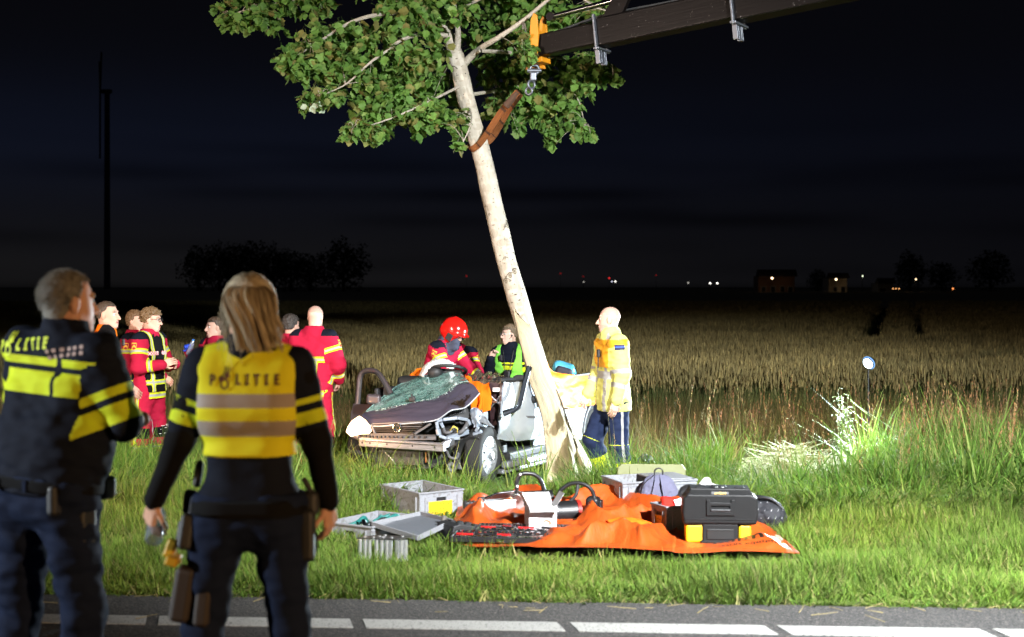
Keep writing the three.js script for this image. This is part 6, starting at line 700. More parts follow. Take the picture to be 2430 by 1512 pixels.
  // wheels
  const wheel = (pos, ry, rx = 0) => { const w = new THREE.Group(); w.name = 'wheel'; w.position.copy(pos); w.rotation.set(rx, ry, 0, 'YXZ'); car.add(w); const ty = lathe([[.19, -.08], [.25, -.088], [.278, -.078], [.288, -.05], [.289, 0], [.288, .05], [.278, .078], [.25, .088], [.192, .082], [.186, .06]], 48); ty.rotateZ(-Math.PI / 2); mesh('tyre', ty, M.rubber, w); const ring = (r) => Array.from({ length: 48 }, (_, i) => [Math.cos(i / 48 * 6.2832) * r, Math.sin(i / 48 * 6.2832) * r]), holes = []; for (let i = 0; i < 12; i++) { const a = (i + .5) / 12 * 6.2832, pt = (r, d) => [Math.cos(a + d) * r, Math.sin(a + d) * r]; holes.push([pt(.122, -.05), pt(.168, -.10), pt(.170, 0), pt(.168, .10), pt(.122, .05)].reverse()); } const c = plate(ring(.188), .006, .003, holes); { const p = c.attributes.position; for (let i = 0; i < p.count; i++) p.setZ(i, p.getZ(i) + .028 * (1 - (Math.hypot(p.getX(i), p.getY(i)) / .19) ** 2)); c.computeVertexNormals(); } c.rotateY(Math.PI / 2); c.translate(.066, 0, 0); mesh('rim', c, mat([.34, .355, .38], .4, { metal: .2 }), w); mesh('hub', [put(cyl(.032, .036, .02, 20), .104, 0, 0, 0, 0, Math.PI / 2), put(new THREE.TorusGeometry(.034, .004, 6, 20), .112, 0, 0, 0, Math.PI / 2, 0)], M.alu, w); mesh('brake_disc', put(cyl(.17, .17, .05, 24), .01, 0, 0, 0, 0, Math.PI / 2), M.black, w); return w; };
  wheel(K(1152, 1080, 14.22), .06); const lw = car.children.at(-1); lw.position.x -= .03;
  wheel(v(.70, .29, -1.24), 0); wheel(v(-.72, .29, 1.2), 0); wheel(v(-.72, .29, -1.24), 0);
  // the side: door, crushed strip, quarter panel with arch, sill
  mesh('front_door', sheet(R([[[1194, 909, 14.36], [1220, 908, 14.55], [1250, 907, 14.8]], [[1189, 945, 14.3], [1222, 945, 14.5], [1260, 946, 14.8]], [[1186, 985, 14.3], [1222, 986, 14.5], [1268, 988, 14.85]], [[1184, 1015, 14.3], [1222, 1016, 14.5], [1275, 1016, 14.9]], [[1178, 1040, 14.36], [1222, 1044, 14.58], [1282, 1038, 15.0]]]), 26, 34, .05, (u, w) => .010 * noise(u * 4, w * 4, 7) + .004 * noise(u * 14, w * 12, 2)), SILVER, car, 'silver front door, dented'); mesh('door_top', tube([K(1192, 909, 14.36), K(1200, 906, 14.42), K(1250, 905, 14.8), K(1300, 905, 15.3)], .014, 24, 8), BLK, car);
  mesh('door_moulding', beam(K(1186, 987, 14.25), K(1270, 990, 14.82), .02, .026), GREY, car); mesh('door_handle', put(new THREE.SphereGeometry(1, 20, 14), ...K(1266, 948, 14.76).toArray(), 0, 0, -.05, [.055, .04, .03]), BLK, car);
  mesh('crushed_panel', sheet(R([[[1250, 910, 14.84], [1270, 912, 15.05], [1300, 908, 15.3]], [[1266, 950, 14.95], [1285, 955, 15.3], [1310, 950, 15.35]], [[1272, 1000, 15.0], [1292, 1000, 15.35], [1322, 1000, 15.4]], [[1282, 1040, 15.05], [1300, 1042, 15.3], [1330, 1040, 15.35]]]), 16, 20, .02, (u, w) => .03 * noise(u * 4, w * 6, 4)), PALE, car);
  { const pts = [[.05, .26], [.05, 1.02], [-.5, .98], [-1.3, .98], [-1.95, .92], [-2.0, .5], [-1.92, .34], [-1.64, .32]]; for (let i = 0; i <= 14; i++) { const a = .1 + i / 14 * 2.95; pts.push([-1.24 - Math.cos(a) * .37, .30 + Math.sin(a) * .37]); } pts.push([-.84, .26]); const g = plate(pts, .03, .008); g.rotateY(-Math.PI / 2); { const p = g.attributes.position; for (let i = 0; i < p.count; i++) { const y = p.getY(i), z = p.getZ(i); p.setX(i, p.getX(i) + .80 - .05 * Math.max(0, (y - .6)) - .10 * smooth(-1.5, -2.0, z) - .16 * smooth(-.35, .05, z)); } g.computeVertexNormals(); } mesh('rear_quarter_panel', g, SILVER, car); const am = []; for (let i = 0; i <= 12; i++) { const a = .05 + i / 12 * 3.04; am.push(v(.815, .30 + Math.sin(a) * .365, -1.24 - Math.cos(a) * .365)); } mesh('arch_trim', tube(am, .016, 40, 7), GREY, car); mesh('wheel_well', put(cyl(.36, .36, .3, 28), .62, .30, -1.24, 0, 0, Math.PI / 2), BLK, car); }
  { const c = mat([.75, .75, .75], .6, { map: canvas(128, 32, (x, w, h) => { x.fillStyle = '#d7d7d7'; x.fillRect(0, 0, w, h); x.fillStyle = '#3c4450'; x.font = 'bold 24px sans-serif'; x.fillText('1.7 CDTI', 8, 25); }) }); const b = mesh('badge', new THREE.PlaneGeometry(.15, .035), c, car); b.position.set(.832, .74, -.72); b.rotation.y = Math.PI / 2; }
  mesh('sill', [beam(v(.78, .17, 1.0), v(.78, .16, -.8), .09, .07, .02), beam(v(.72, .10, 1.0), v(.72, .10, -.8), .1, .05, .02)], ZINC, car); mesh('floor_pan', [bx(1.4, .1, 3.2, 0, .22, -.2, .03), bx(1.42, .5, .06, 0, .6, -1.85, .02), bx(.05, .7, 2.9, -.76, .55, -.45, .02)], BLK, car);
  mesh('door_jamb', sheet(R([[[1160, 906, 14.5], [1192, 912, 14.45]], [[1162, 960, 14.46], [1188, 960, 14.4]], [[1166, 1000, 14.46], [1186, 1000, 14.4]], [[1168, 1040, 14.5], [1180, 1036, 14.45]]]), 8, 16, .03, (u, w) => .008 * noise(u * 4, w * 9, 3)), mat([.035, .014, .016], .6), car); mesh('paper_label', [bx(.075, .04, .006, ...K(1178, 925, 14.36).toArray(), .001, 0, .4)], mat([.7, .66, .64], .7), car); mesh('hinge', [bar(K(1164, 940, 14.34), K(1188, 962, 14.32), .010), bar(K(1164, 968, 14.34), K(1190, 936, 14.32), .008), bar(K(1166, 955, 14.34), K(1180, 954, 14.3), .014)], M.steel, car);
  mesh('pillar_trim', sheet([[0, 1].map((k) => K(1252 + k * 9, 868 + k * 2, 14.6)), [0, 1].map((k) => K(1242 + k * 9, 905 + k, 14.5)), [0, 1].map((k) => K(1232 + k * 9, 948 + k, 14.35)), [0, 1].map((k) => K(1222 + k * 9, 966 + k * 4, 14.22)), [0, 1].map((k) => K(1194 + k * 3, 977 + k * 9, 14.15))], 5, 40, .025, (u) => .012 * Math.sin(u * 3.14)), mat([.03, .035, .045], .4), car, 'bent dark roof pillar trim hanging down');
  // the other door, swung open, with its mirror
  const fr = [[848, 962, 15.32], [851, 925, 15.32], [855, 893, 15.32], [864, 882, 15.3], [886, 880, 15.2], [900, 889, 15.12], [914, 910, 15.05], [928, 936, 14.98]]; for (const [off, m, rr] of [[0, BROWN, .030], [.012, BLK, .018]]) { const g = tube(fr.map(([x, y, d], i) => K(x + (i < 3 ? 1 : i > 4 ? -1 : 0) * off * 300, y + (i > 2 && i < 5 ? off * 260 : 0), d - (off ? .012 : 0))), rr, 60, 8); mesh(off ? 'window_seal' : 'window_frame', g, m, car); }
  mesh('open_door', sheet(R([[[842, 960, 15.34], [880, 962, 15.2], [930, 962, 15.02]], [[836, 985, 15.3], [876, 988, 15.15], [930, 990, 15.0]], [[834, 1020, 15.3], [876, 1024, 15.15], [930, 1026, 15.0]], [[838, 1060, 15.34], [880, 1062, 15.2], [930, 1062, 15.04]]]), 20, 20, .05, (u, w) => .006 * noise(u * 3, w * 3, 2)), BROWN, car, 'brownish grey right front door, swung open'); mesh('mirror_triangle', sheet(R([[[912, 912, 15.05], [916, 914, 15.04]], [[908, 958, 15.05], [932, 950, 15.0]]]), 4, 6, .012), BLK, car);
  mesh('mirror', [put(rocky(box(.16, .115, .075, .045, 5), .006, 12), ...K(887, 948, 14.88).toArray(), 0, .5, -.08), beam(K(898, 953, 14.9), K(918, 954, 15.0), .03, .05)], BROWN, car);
  // inside: dash, wheel, burst airbag, seat
  mesh('dashboard', [put(rocky(box(1.30, .20, .40, .07, 4), .015, 6), -.05, .92, .52), bx(1.25, .45, .12, -.05, .62, .62, .04)], BLK, car);
  mesh('instrument_hood', put(rocky(new THREE.SphereGeometry(1, 20, 14), .03, 3), ...K(1032, 884, 15.05).toArray(), 0, 0, .15, [.085, .07, .08]), BLK, car); { const c = K(1066, 878, 15.1), q = put(new THREE.TorusGeometry(.18, .018, 10, 36), 0, 0, 0, 1.25, .3, 0); q.translate(c.x, c.y, c.z); const hub = bx(.14, .05, .1, c.x, c.y - .02, c.z, .02, .2, .3), sp = bar(c.clone().add(v(-.16, 0, 0)), c.clone().add(v(.16, -.01, .02)), .016); mesh('steering_wheel', [q, hub, sp], BLK, car); }
  const bagR = [[[996, 892, 15.3], [1004, 872, 15.3], [1022, 858, 15.35], [1046, 852, 15.4], [1068, 856, 15.4], [1082, 866, 15.4]], [[999, 892, 15.1], [1010, 870, 15.1], [1026, 858, 15.15], [1048, 856, 15.15], [1066, 862, 15.2], [1078, 872, 15.25]], [[1002, 892, 15.05], [1012, 880, 15.02], [1026, 872, 15.02], [1046, 868, 15.05], [1062, 870, 15.1], [1072, 876, 15.15]]]; mesh('airbag', sheet(R(bagR), 40, 20, .012, (u, w) => .035 * Math.abs(noise(u * 6, w * 4, 2)) + .014 * noise(u * 18, w * 9, 5)), C.white, car, 'burst white airbag over the steering wheel');
  for (const x of [-.36, .36]) mesh('seat', [put(rocky(box(.46, .55, .14, .06, 4), .01, 8), x, .72, -.42, -.25), bx(.46, .14, .48, x, .42, -.15, .05)], mat([.03, .03, .034], .9), car);
}
{ // cloths and foil in and on the car
  const G = (rows, nu, nv, th, b) => sheet(rows.map((r) => r.map((p) => at(...p))), nu, nv, th, b), orange = cloth([.85, .17, .008], .75);
  const drop = (name, label, cat, geo, m) => tag(mesh(name, geo, m), label, cat);
  drop('orange_blanket', 'bright orange blanket hanging out of the driver\'s side of the wreck', 'blanket', G([[[1104, 888, 14.5], [1116, 898, 14.45], [1135, 909, 14.45], [1161, 910, 14.5]], [[1110, 915, 14.35], [1122, 920, 14.3], [1138, 926, 14.3], [1160, 925, 14.36]], [[1118, 945, 14.3], [1130, 945, 14.26], [1146, 948, 14.27], [1163, 950, 14.34]], [[1124, 968, 14.3], [1134, 970, 14.25], [1148, 980, 14.24], [1160, 966, 14.32]]], 36, 34, .01, (u, w) => .030 * Math.sin(u * 17 + w * 3 + 2 * noise(u * 3, w * 2, 1)) * (.4 + w) + .01 * noise(u * 11, w * 9, 2)), orange);
  drop('orange_cloth', 'strip of orange cloth at the far side of the wreck behind the shattered windshield', 'cloth', G([[[958, 905, 15.4], [972, 890, 15.5], [990, 878, 15.6], [1000, 874, 15.6]], [[962, 912, 15.3], [980, 898, 15.35], [996, 892, 15.4], [1004, 890, 15.4]]], 24, 10, .01, (u, w) => .02 * noise(u * 8, w * 3, 3)), orange);
  drop('foil_blanket', 'crumpled silver and gold foil blanket between the officer and the car door', 'foil', G([[[1110, 888, 15.2], [1140, 884, 15.4], [1170, 886, 15.5], [1196, 894, 15.5]], [[1112, 900, 14.8], [1140, 896, 14.9], [1168, 898, 14.9], [1196, 902, 14.9]], [[1122, 910, 14.5], [1140, 909, 14.5], [1168, 911, 14.55], [1192, 911, 14.6]]], 44, 24, .003, (u, w) => .05 * noise(u * 9, w * 5, 6) + .022 * noise(u * 26, w * 14, 1)), mat([.80, .62, .45], .22, { metal: .9 }));
  const txt = canvas(1024, 512, (c, w, h) => { c.fillStyle = '#d87a0c'; c.fillRect(0, 0, w, h); c.fillStyle = '#5a2808'; c.font = 'bold 62px sans-serif'; c.fillText('holmatro', 90, 200); c.font = '30px sans-serif'; c.fillText('rescue equipment', 110, 245); });
  drop('protective_sheet', 'orange yellow protective sheet draped over the rear side of the car beside the tree', 'sheet', G([[[1296, 856, 15.25], [1318, 880, 15.5], [1356, 893, 15.85], [1400, 890, 16.3], [1446, 880, 16.75]], [[1300, 890, 15.2], [1322, 905, 15.42], [1358, 915, 15.75], [1402, 912, 16.2], [1446, 905, 16.7]], [[1306, 930, 15.16], [1326, 940, 15.38], [1360, 945, 15.72], [1402, 940, 16.15], [1446, 935, 16.65]], [[1310, 960, 15.15], [1328, 966, 15.36], [1362, 968, 15.7], [1402, 962, 16.12], [1446, 955, 16.6]]], 48, 30, .006, (u, w) => .030 * noise(u * 5, w * 4, 6) + .018 * Math.sin(u * 9 + w * 7) * (1 - w) + .006 * noise(u * 22, w * 16, 2)), mat([1, 1, 1], .55, { map: txt }));
  drop('blue_plastic_bag', 'crumpled light blue plastic sheet on the rear of the car behind the orange sheet', 'plastic sheet', rocky(put(new THREE.SphereGeometry(1, 40, 24), ...at(1338, 884, 16.4).toArray(), 0, 0, -.22, [.16, .12, .14]), .05, 9), mat([.10, .45, .62], .3, { transmission: .25, thickness: 0 }));
  drop('headrest', 'dark rounded head restraint poking out of the blue plastic on the car', 'headrest', put(rocky(box(.2, .12, .1, .04, 4), .006, 8), ...at(1338, 884, 16.2).toArray(), 0, 0, -.3), mat([.02, .018, .03], .7));
  drop('car_fragment', 'broken black piece of car trim lying in the grass right of the walking man', 'debris', sheet([[[1512, 1092, 14.0], [1528, 1080, 14.1], [1548, 1086, 14.15]], [[1516, 1102, 13.9], [1532, 1096, 13.95], [1552, 1098, 14.0]]].map((r) => r.map((p) => at(...p))), 14, 6, .02, (u, w) => .03 * noise(u * 5, w * 3, 2)), mat([.03, .035, .05], .4));
  const fl = thing('white_flowers', 'cluster of small white flowers in the grass right of the man with glasses', 'flowers', onGround(392, 15.4)), r = rng(4), st = [], pe = []; for (let i = 0; i < 26; i++) { const x = (r() - .5) * .12, z = (r() - .5) * .12, h = .40 + r() * .16; st.push(bar(v(x * .3, 0, z * .3), v(x, h, z), .002, .0015, 4)); for (let k = 0; k < 5; k++) { const a = k * 1.257 + r(); pe.push(put(new THREE.SphereGeometry(1, 6, 4), x + Math.cos(a) * .009, h, z + Math.sin(a) * .009, 0, 0, 0, [.008, .003, .008])); } } mesh('stem', st, mat([.08, .13, .03], .7), fl); mesh('petals', pe, C.white, fl).userData.kind = 'stuff';
}
// ------------------------------------------------------------------ tools and boxes laid out on the verge
{
  const scuff = canvas(256, 256, (c, w, h) => { c.fillStyle = '#e6e6e6'; c.fillRect(0, 0, w, h); const r = rng(23); for (let i = 0; i < 240; i++) { c.strokeStyle = r() < .6 ? 'rgba(120,110,100,.35)' : 'rgba(255,255,255,.5)'; c.lineWidth = .6 + r() * 1.6; const x = r() * w, y = r() * h; c.beginPath(); c.moveTo(x, y); c.lineTo(x + (r() - .5) * 40, y + (r() - .5) * 30); c.stroke(); } for (let i = 0; i < 60; i++) { c.fillStyle = 'rgba(110,95,75,.22)'; c.beginPath(); c.ellipse(r() * w, r() * h, 3 + r() * 16, 2 + r() * 9, r() * 3, 0, 6.3); c.fill(); } }, true, [3, 3]); const GREYP = mat([.27, .28, .305], .5, { map: scuff, bumpMap: grain(128, 20), bumpScale: .001 }), DARKG = mat([.05, .055, .06], .5), YELL = mat([.80, .50, .01], .5);
  const label = (lines, w = 256, h = 192) => mat([1, 1, 1], .6, { map: canvas(w, h, (c) => { c.fillStyle = '#e6b400'; c.fillRect(0, 0, w, h); c.strokeStyle = '#3a2c00'; c.lineWidth = 2; c.fillStyle = '#2a2000'; for (let i = 1; i < 4; i++) { c.beginPath(); c.moveTo(0, h * i / 4); c.lineTo(w * .36, h * i / 4); c.stroke(); } c.beginPath(); c.moveTo(w * .36, 0); c.lineTo(w * .36, h); c.stroke(); c.font = `bold ${h * .13}px sans-serif`; lines.forEach(([t, x, y]) => c.fillText(t, w * x, h * y)); }) });
  // an open plastic crate with rim, ribs and grip holes; L along x, W along z
  const crate = (name, lab, pos, ry, L, W, H, tilt = 0, m = GREYP, group) => {
    const t = thing(name, lab, 'crate', pos, ry, group); t.rotation.x = tilt; const th = .008, q = [];
    const wall = (w, x, z, r, n) => { const g = plate([[-w / 2, .01], [w / 2, .01], [w / 2 + .006, H], [-w / 2 - .006, H]], th, .0015, n ? [[[-.045, H - .075], [.045, H - .075], [.045, H - .045], [-.045, H - .045]]] : []); g.translate(0, 0, -th / 2); g.rotateY(r); g.translate(x, 0, z); mesh('side', g, m, t); if (n) { const b = bx(.092, .034, .004, 0, H - .06, -th / 2 - .004, .001); b.rotateY(r); b.translate(x, 0, z); mesh('grip', b, M.black, t); } };
    wall(L, 0, W / 2, 0); wall(L, 0, -W / 2, Math.PI); wall(W, L / 2, 0, Math.PI / 2, 1); wall(W, -L / 2, 0, -Math.PI / 2, 1);
    mesh('bottom', bx(L, .01, W, 0, .012, 0, .003), m, t); mesh('rim', [bx(L + .03, .014, .022, 0, H - .004, W / 2 + .006, .004), bx(L + .03, .014, .022, 0, H - .004, -W / 2 - .006, .004), bx(.022, .013, W + .012, L / 2 + .006, H - .004, 0, .004), bx(.022, .013, W + .012, -L / 2 - .006, H - .004, 0, .004), bx(L + .02, .008, .012, 0, H - .03, W / 2 + .006, .002), bx(.012, .008, W, L / 2 + .006, H - .03, 0, .002)], m, t);
    const rib = []; for (const s of [-1, 1]) for (const k of [-1, 1]) { rib.push(bx(.012, H - .035, .014, s * (L / 2 - .045), (H - .035) / 2, k * (W / 2 + .008), .003), bx(.014, H - .035, .012, s * (L / 2 + .008), (H - .035) / 2, k * (W / 2 - .045), .003)); } mesh('rib', rib, m, t); return t;
  };
  // 1 upright crate with yellow label; x axis along the long side
  const c1 = onGround(1000, 11.15, .0), cr1 = crate('plastic_crate', 'grey plastic crate with yellow label standing upright in the grass', c1, 2.18, .58, .38, .22);
  { const l = mesh('label', new THREE.PlaneGeometry(.21, .125), label([['01-2021', .03, .19], ['TV1/2.1', .03, .44], ['Schap 3', .03, .69], ['Links', .03, .94], ['- Body bag 2X', .40, .22], ['- Draken 4X', .40, .52]]), cr1); l.position.set(-.29 - .0085, .082, -.01); l.rotation.y = -Math.PI / 2; }
  keepOut.push([c1.x, c1.z, .30, .2, 2.18, .12], [c1.x, c1.z + .45, .35, .3, 0, .55]);
  const c2 = onGround(889, 10.25), cr2 = crate('plastic_crate', 'low grey plastic crate with green gear, sunk in the grass at left', c2, 1.0, .57, .39, .12); keepOut.push([c2.x, c2.z, .29, .2, 1.0, .10]);
  { const t = thing('green_strap_gear', 'bundle of dark green straps and black tubing lying in the low crate', 'gear', c2.clone().add(v(.02, .03, -.02)), 1.0); const G = mat([.01, .12, .11], .5), r = rng(2); for (let i = 0; i < 5; i++) mesh('strap', tube(Array.from({ length: 7 }, (_, k) => v(-.2 + k * .065, .05 + .05 * Math.sin(k * 1.1 + i) * r() + .02 * r(), -.1 + i * .05 + .03 * Math.sin(k + i))), .016, 30, 7), i === 2 ? M.black : G, t); mesh('buckle', bx(.05, .02, .04, .12, .1, .05, .006), M.steel, t); }
  { // its lid, leaning on it
    const A = [[882, 1249, 9.95], [998, 1224, 10.35], [1074, 1243, 10.0], [992, 1282, 9.62]].map((p) => at(...p)), t = thing('crate_lid', 'dark grey crate lid leaning on the low crate, inside facing up', 'lid', A[3]), L = (p) => p.clone().sub(t.position);
    mesh('panel', sheet([[L(A[0]), L(A[1])], [L(A[3]), L(A[2])]], 10, 8, .008), mat([.10, .11, .125], .5, { bumpMap: grain(128, 30), bumpScale: .001 }), t); for (let i = 0; i < 4; i++) mesh('rim', beam(L(A[i]).add(v(0, .014, 0)), L(A[(i + 1) % 4]).add(v(0, .014, 0)), .012, .036, .003), GREYP, t); keepOut.push([A[3].x - .05, A[3].z - .35, .3, .35, .5, .05]);
  }
  { // black step block
    const p = onGround(1104, 9.95, .07), t = thing('step_block', 'black plastic stabilising block with round knobs beside the dark lid', 'block', p, .55), B = mat([.012, .0125, .014], .6, { bumpMap: grain(128, 20), bumpScale: .002 }); t.rotation.z = -.20; mesh('body', put(plate([[-.16, -.07], [.14, -.07], [.15, -.01], [.14, .045], [-.12, .05], [-.16, .03]], .22, .008), 0, 0, -.11), B, t); const k = []; for (let i = 0; i < 4; i++) for (let j = 0; j < 2; j++) k.push(bx(.042, .022, .05, -.09 + i * .065, .058, -.05 + j * .1, .01)); mesh('knob', k, B, t); mesh('peg', [cy(.018, .018, .05, -.12, .06, -.12), cy(.018, .02, .06, -.13, -.09, .09)], mat([.10, .09, .08], .6), t); keepOut.push([p.x, p.z, .18, .16, .5, .03]);
  }
  { // plated aluminium cribbing
    const p = onGround(911, 9.26), t = thing('aluminium_stand', 'aluminium cribbing of bright upright tubes under a dark riveted plate', 'stand', p, -.12), u = []; mesh('plate', plate([[-.17, -.05], [.10, -.065], [.18, .035], [-.06, .07]].map(([x, y]) => [x, y]), .006, .001).rotateX(-Math.PI / 2).translate(0, .155, 0), mat([.07, .07, .065], .4, { metal: .5 }), t);
    for (const [x, z] of [[-.15, .04], [-.115, .045], [-.085, .05], [-.04, .045], [-.005, .05], [.03, .055], [.055, .05], [.10, .05], [.125, .045], [.15, .03], [-.02, -.03], [.08, -.02]]) mesh('tube', x % .03 > .01 ? bx(.022, .14, .03, x, .08, z, .003) : cy(.014, .014, .14, x, .08, z), M.alu, t); const rv = []; for (const [x, z] of [[-.12, .03], [-.06, .04], [.0, .03], [.06, .04], [.12, -.01], [0, -.04], [-.03, 0]]) rv.push(cy(.011, .011, .008, x, .165, z)); mesh('rivet', rv, M.alu, t);
    keepOut.push([p.x, p.z, .2, .1, 0, .05], [p.x, p.z + .2, .24, .14, 0, .3]);
  }
  // the orange tarpaulin with its folds
  const edge0 = [[1062, 1300, 9.62], [1130, 1316, 9.38], [1230, 1326, 9.3], [1300, 1330, 9.26], [1380, 1318, 9.32], [1470, 1322, 9.3], [1560, 1326, 9.26], [1640, 1334, 9.2], [1760, 1328, 9.22], [1898, 1334, 9.16]], edge1 = [[1092, 1206, 11.25], [1150, 1198, 11.5], [1215, 1190, 11.6], [1310, 1215, 11.25], [1400, 1216, 11.25], [1490, 1216, 11.2], [1580, 1222, 11.0], [1660, 1226, 10.9], [1740, 1232, 10.8], [1800, 1240, 10.65]];
  const flatY = (e) => e.map(([px, , d]) => { const q = onGround(px, d, .03); return q; });
  const tarpTex = canvas(2048, 1024, (c, w, h) => { c.fillStyle = '#a8440f'; c.fillRect(0, 0, w, h); const r = rng(7); for (let i = 0; i < 2600; i++) { c.fillStyle = r() < .5 ? 'rgba(120,60,25,.10)' : 'rgba(205,95,35,.10)'; c.beginPath(); c.ellipse(r() * w, r() * h, 6 + r() * 40, 4 + r() * 20, r() * 3, 0, 6.3); c.fill(); } for (let i = 0; i < 260; i++) { c.fillStyle = 'rgba(70,50,30,.35)'; c.beginPath(); c.arc(r() * w, r() * h, .8 + r() * 2.2, 0, 6.3); c.fill(); } for (let i = 0; i < 60; i++) { c.strokeStyle = 'rgba(90,45,20,.35)'; c.lineWidth = 1 + r(); const x = r() * w, y = r() * h; c.beginPath(); c.moveTo(x, y); c.lineTo(x + (r() - .5) * 260, y + (r() - .5) * 120); c.stroke(); } c.strokeStyle = 'rgba(95,45,15,.7)'; c.lineWidth = 4; c.strokeRect(22, 22, w - 44, h - 44); c.fillStyle = '#1c1008'; c.font = 'bold 92px sans-serif'; c.save(); c.translate(1690, 905); c.fillText('holmatro', 0, 0); c.restore(); c.font = 'bold 34px sans-serif'; c.fillText('rescue equipment', 1720, 955); });
  const calm = [[.15, .86, .30, .26], [.78, .80, .16, .24], [.27, .70, .09, .2], [.14, .28, .14, .2], [.36, .40, .12, .2], [.66, .55, .08, .16]], fr = (u, w) => { let q = 1; for (const [a, b, ru, rw] of calm) q *= .22 + .78 * smooth(.45, 1, Math.hypot((u - a) / ru, (w - b) / rw)); return .008 + q * fr0(u, w); }, fr0 = (u, w) => { const a = Math.abs(noise(u * 5.2 + w * 1.6, w * 3.1, 3)), b = Math.abs(noise(u * 9 - w * 3, w * 5, 8)), k = smooth(.0, .12, u) * smooth(0, .07, 1 - u) * smooth(0, .10, w) * smooth(0, .10, 1 - w); return (.012 + k * (.27 * (.34 - Math.min(a, .34)) ** 1.1 * 1.5 + .09 * (.4 - Math.min(b, .4)) + .035 * smooth(.45, .15, Math.abs(w - .3) + Math.abs(u - .44)))) * (u > .72 && w > .25 ? .5 : 1) + .01 * noise(u * 40, w * 24, 2) * k; };
  { const up = (p, k) => p.clone().add(v(0, k, 0)); const a = flatY(edge1), b = flatY(edge0), rows = []; for (let j = 0; j <= 10; j++) rows.push(a.map((p, i) => { const q = p.clone().lerp(b[i], j / 10); q.y = ground(q.x, q.z) + .06; q.z += (j === 10 ? .05 : .02) * noise(i * 1.7, j, 2); return q; }));
    tag(mesh('orange_tarpaulin', sheet(rows, 220, 110, .006, (u, w) => -fr(u, w)), mat([1, 1, 1], .5, { map: tarpTex, bumpMap: grain(256, 40, [6, 3]), bumpScale: .003 })), 'crumpled orange tarpaulin spread on the grass under the tools', 'tarpaulin');
    for (let j = 0; j < 10; j++) for (let i = 0; i < 9; i++) { const p = rows[j][i].clone().add(rows[j][i + 1]).add(rows[j + 1][i]).add(rows[j + 1][i + 1]).multiplyScalar(.25); keepOut.push([p.x, p.z, Math.abs(rows[j][i + 1].x - rows[j][i].x) * .56, Math.abs(rows[j + 1][i].z - rows[j][i].z) * .56, 0, 0]); } }
  keepOut.push([.62, -9.05, 1.35, .22, 0, .32]); const onTarp = (px, d, dy = .05) => onGround(px, d, dy);
  { // open socket case: two halves full of tools
    const p = onTarp(1196, 9.60, .085), t = thing('socket_tool_case', 'open black tool case full of shiny sockets, red handled pliers and drivers', 'tool case', p, -.12), r = rng(31), B = mat([.008, .008, .009], .5), RD = mat([.45, .01, .012], .4);
    for (const s of [0, 1]) { const z0 = s ? -.30 : 0, x0 = s ? .10 : -.02; mesh('tray', [bx(.62, .03, .26, x0, .015, z0 + .05, .01), bx(.64, .05, .015, x0, .03, z0 + .185, .006), bx(.64, .05, .015, x0, .03, z0 - .085, .006), bx(.015, .05, .27, x0 - .315, .03, z0 + .05, .006), bx(.015, .05, .27, x0 + .315, .03, z0 + .05, .006)], B, t);
      for (let i = 0; i < 22; i++) mesh('socket', cy(.010 + (i % 5) * .0012, .011 + (i % 5) * .0012, .034, x0 - .28 + i * .0265, .045, z0 + (s ? -.045 : .155)), M.chrome, t); for (let i = 0; i < 14; i++) mesh('socket', cy(.014, .015, .038, x0 - .27 + i * .04, .045, z0 + (s ? .145 : -.03), Math.PI / 2 * (i % 2)), M.chrome, t);
      for (let i = 0; i < 8; i++) { const x = x0 - .24 + i * .066, z = z0 + .04 + .03 * (r() - .5), l = .07 + r() * .05, a = (r() - .5) * .5; mesh(i % 2 ? 'wrench' : 'driver', i % 2 ? [bx(l, .008, .012, x, .042, z, .003, 0, a), cy(.013, .013, .009, x + l / 2 * Math.cos(a), .042, z - l / 2 * Math.sin(a))] : [cy(.012, .010, l, x, .046, z, Math.PI / 2, a + 1.3)], i % 2 ? M.chrome : i % 4 ? B : RD, t); } t.scale.y = .7; mesh('handle_insert', [bx(.06, .012, .014, x0 + .05, .045, z0 + .085, .004, 0, .3), bx(.07, .012, .012, x0 - .12, .045, z0 + .0, .004, 0, -.25)], RD, t); }
    mesh('latch', [bx(.05, .035, .012, .0, .03, .20, .004), bx(.02, .05, .03, .30, .03, .19, .004)], M.chrome, t); mesh('red_edge', bx(.06, .03, .10, .33, .03, .15, .006), RD, t); 
  }
  { // white cardboard box of gloves
    const p = onTarp(1283, 9.92, .075), t = thing('cardboard_box', 'open white cardboard box with glove print and four raised flaps', 'box', p, .22), W = .20, H = .185, D = .13, side = mat([1, 1, 1], .6, { map: canvas(256, 256, (c, w, h) => { c.fillStyle = '#b4b0b2'; c.fillRect(0, 0, w, h); c.fillStyle = '#b9b4b8'; c.beginPath(); c.ellipse(85, 90, 50, 70, .2, 0, 6.3); c.fill(); c.strokeStyle = '#6a6470'; c.lineWidth = 4; c.beginPath(); c.moveTo(26, 165); c.lineTo(122, 170); c.stroke(); c.fillStyle = '#8a5a40'; c.beginPath(); c.ellipse(170, 160, 36, 26, .5, 0, 6.3); c.fill(); c.fillStyle = '#e8e0da'; c.beginPath(); c.ellipse(160, 172, 24, 20, .4, 0, 6.3); c.fill(); }) }), Wt = mat([.42, .41, .41], .65);
    const f = bx(W, H, .004, 0, H / 2, D / 2, .001); mesh('front', f, side, t); mesh('side', bx(.004, H, D - .004, W / 2 - .002, H / 2, 0, .001), Wt, t); mesh('side', bx(.004, H, D - .004, -W / 2 + .002, H / 2, 0, .001), Wt, t); mesh('back', bx(W, H, .004, 0, H / 2, -D / 2, .001), Wt, t); mesh('bottom', bx(W - .01, .004, D - .01, 0, .004, 0, .001), Wt, t);
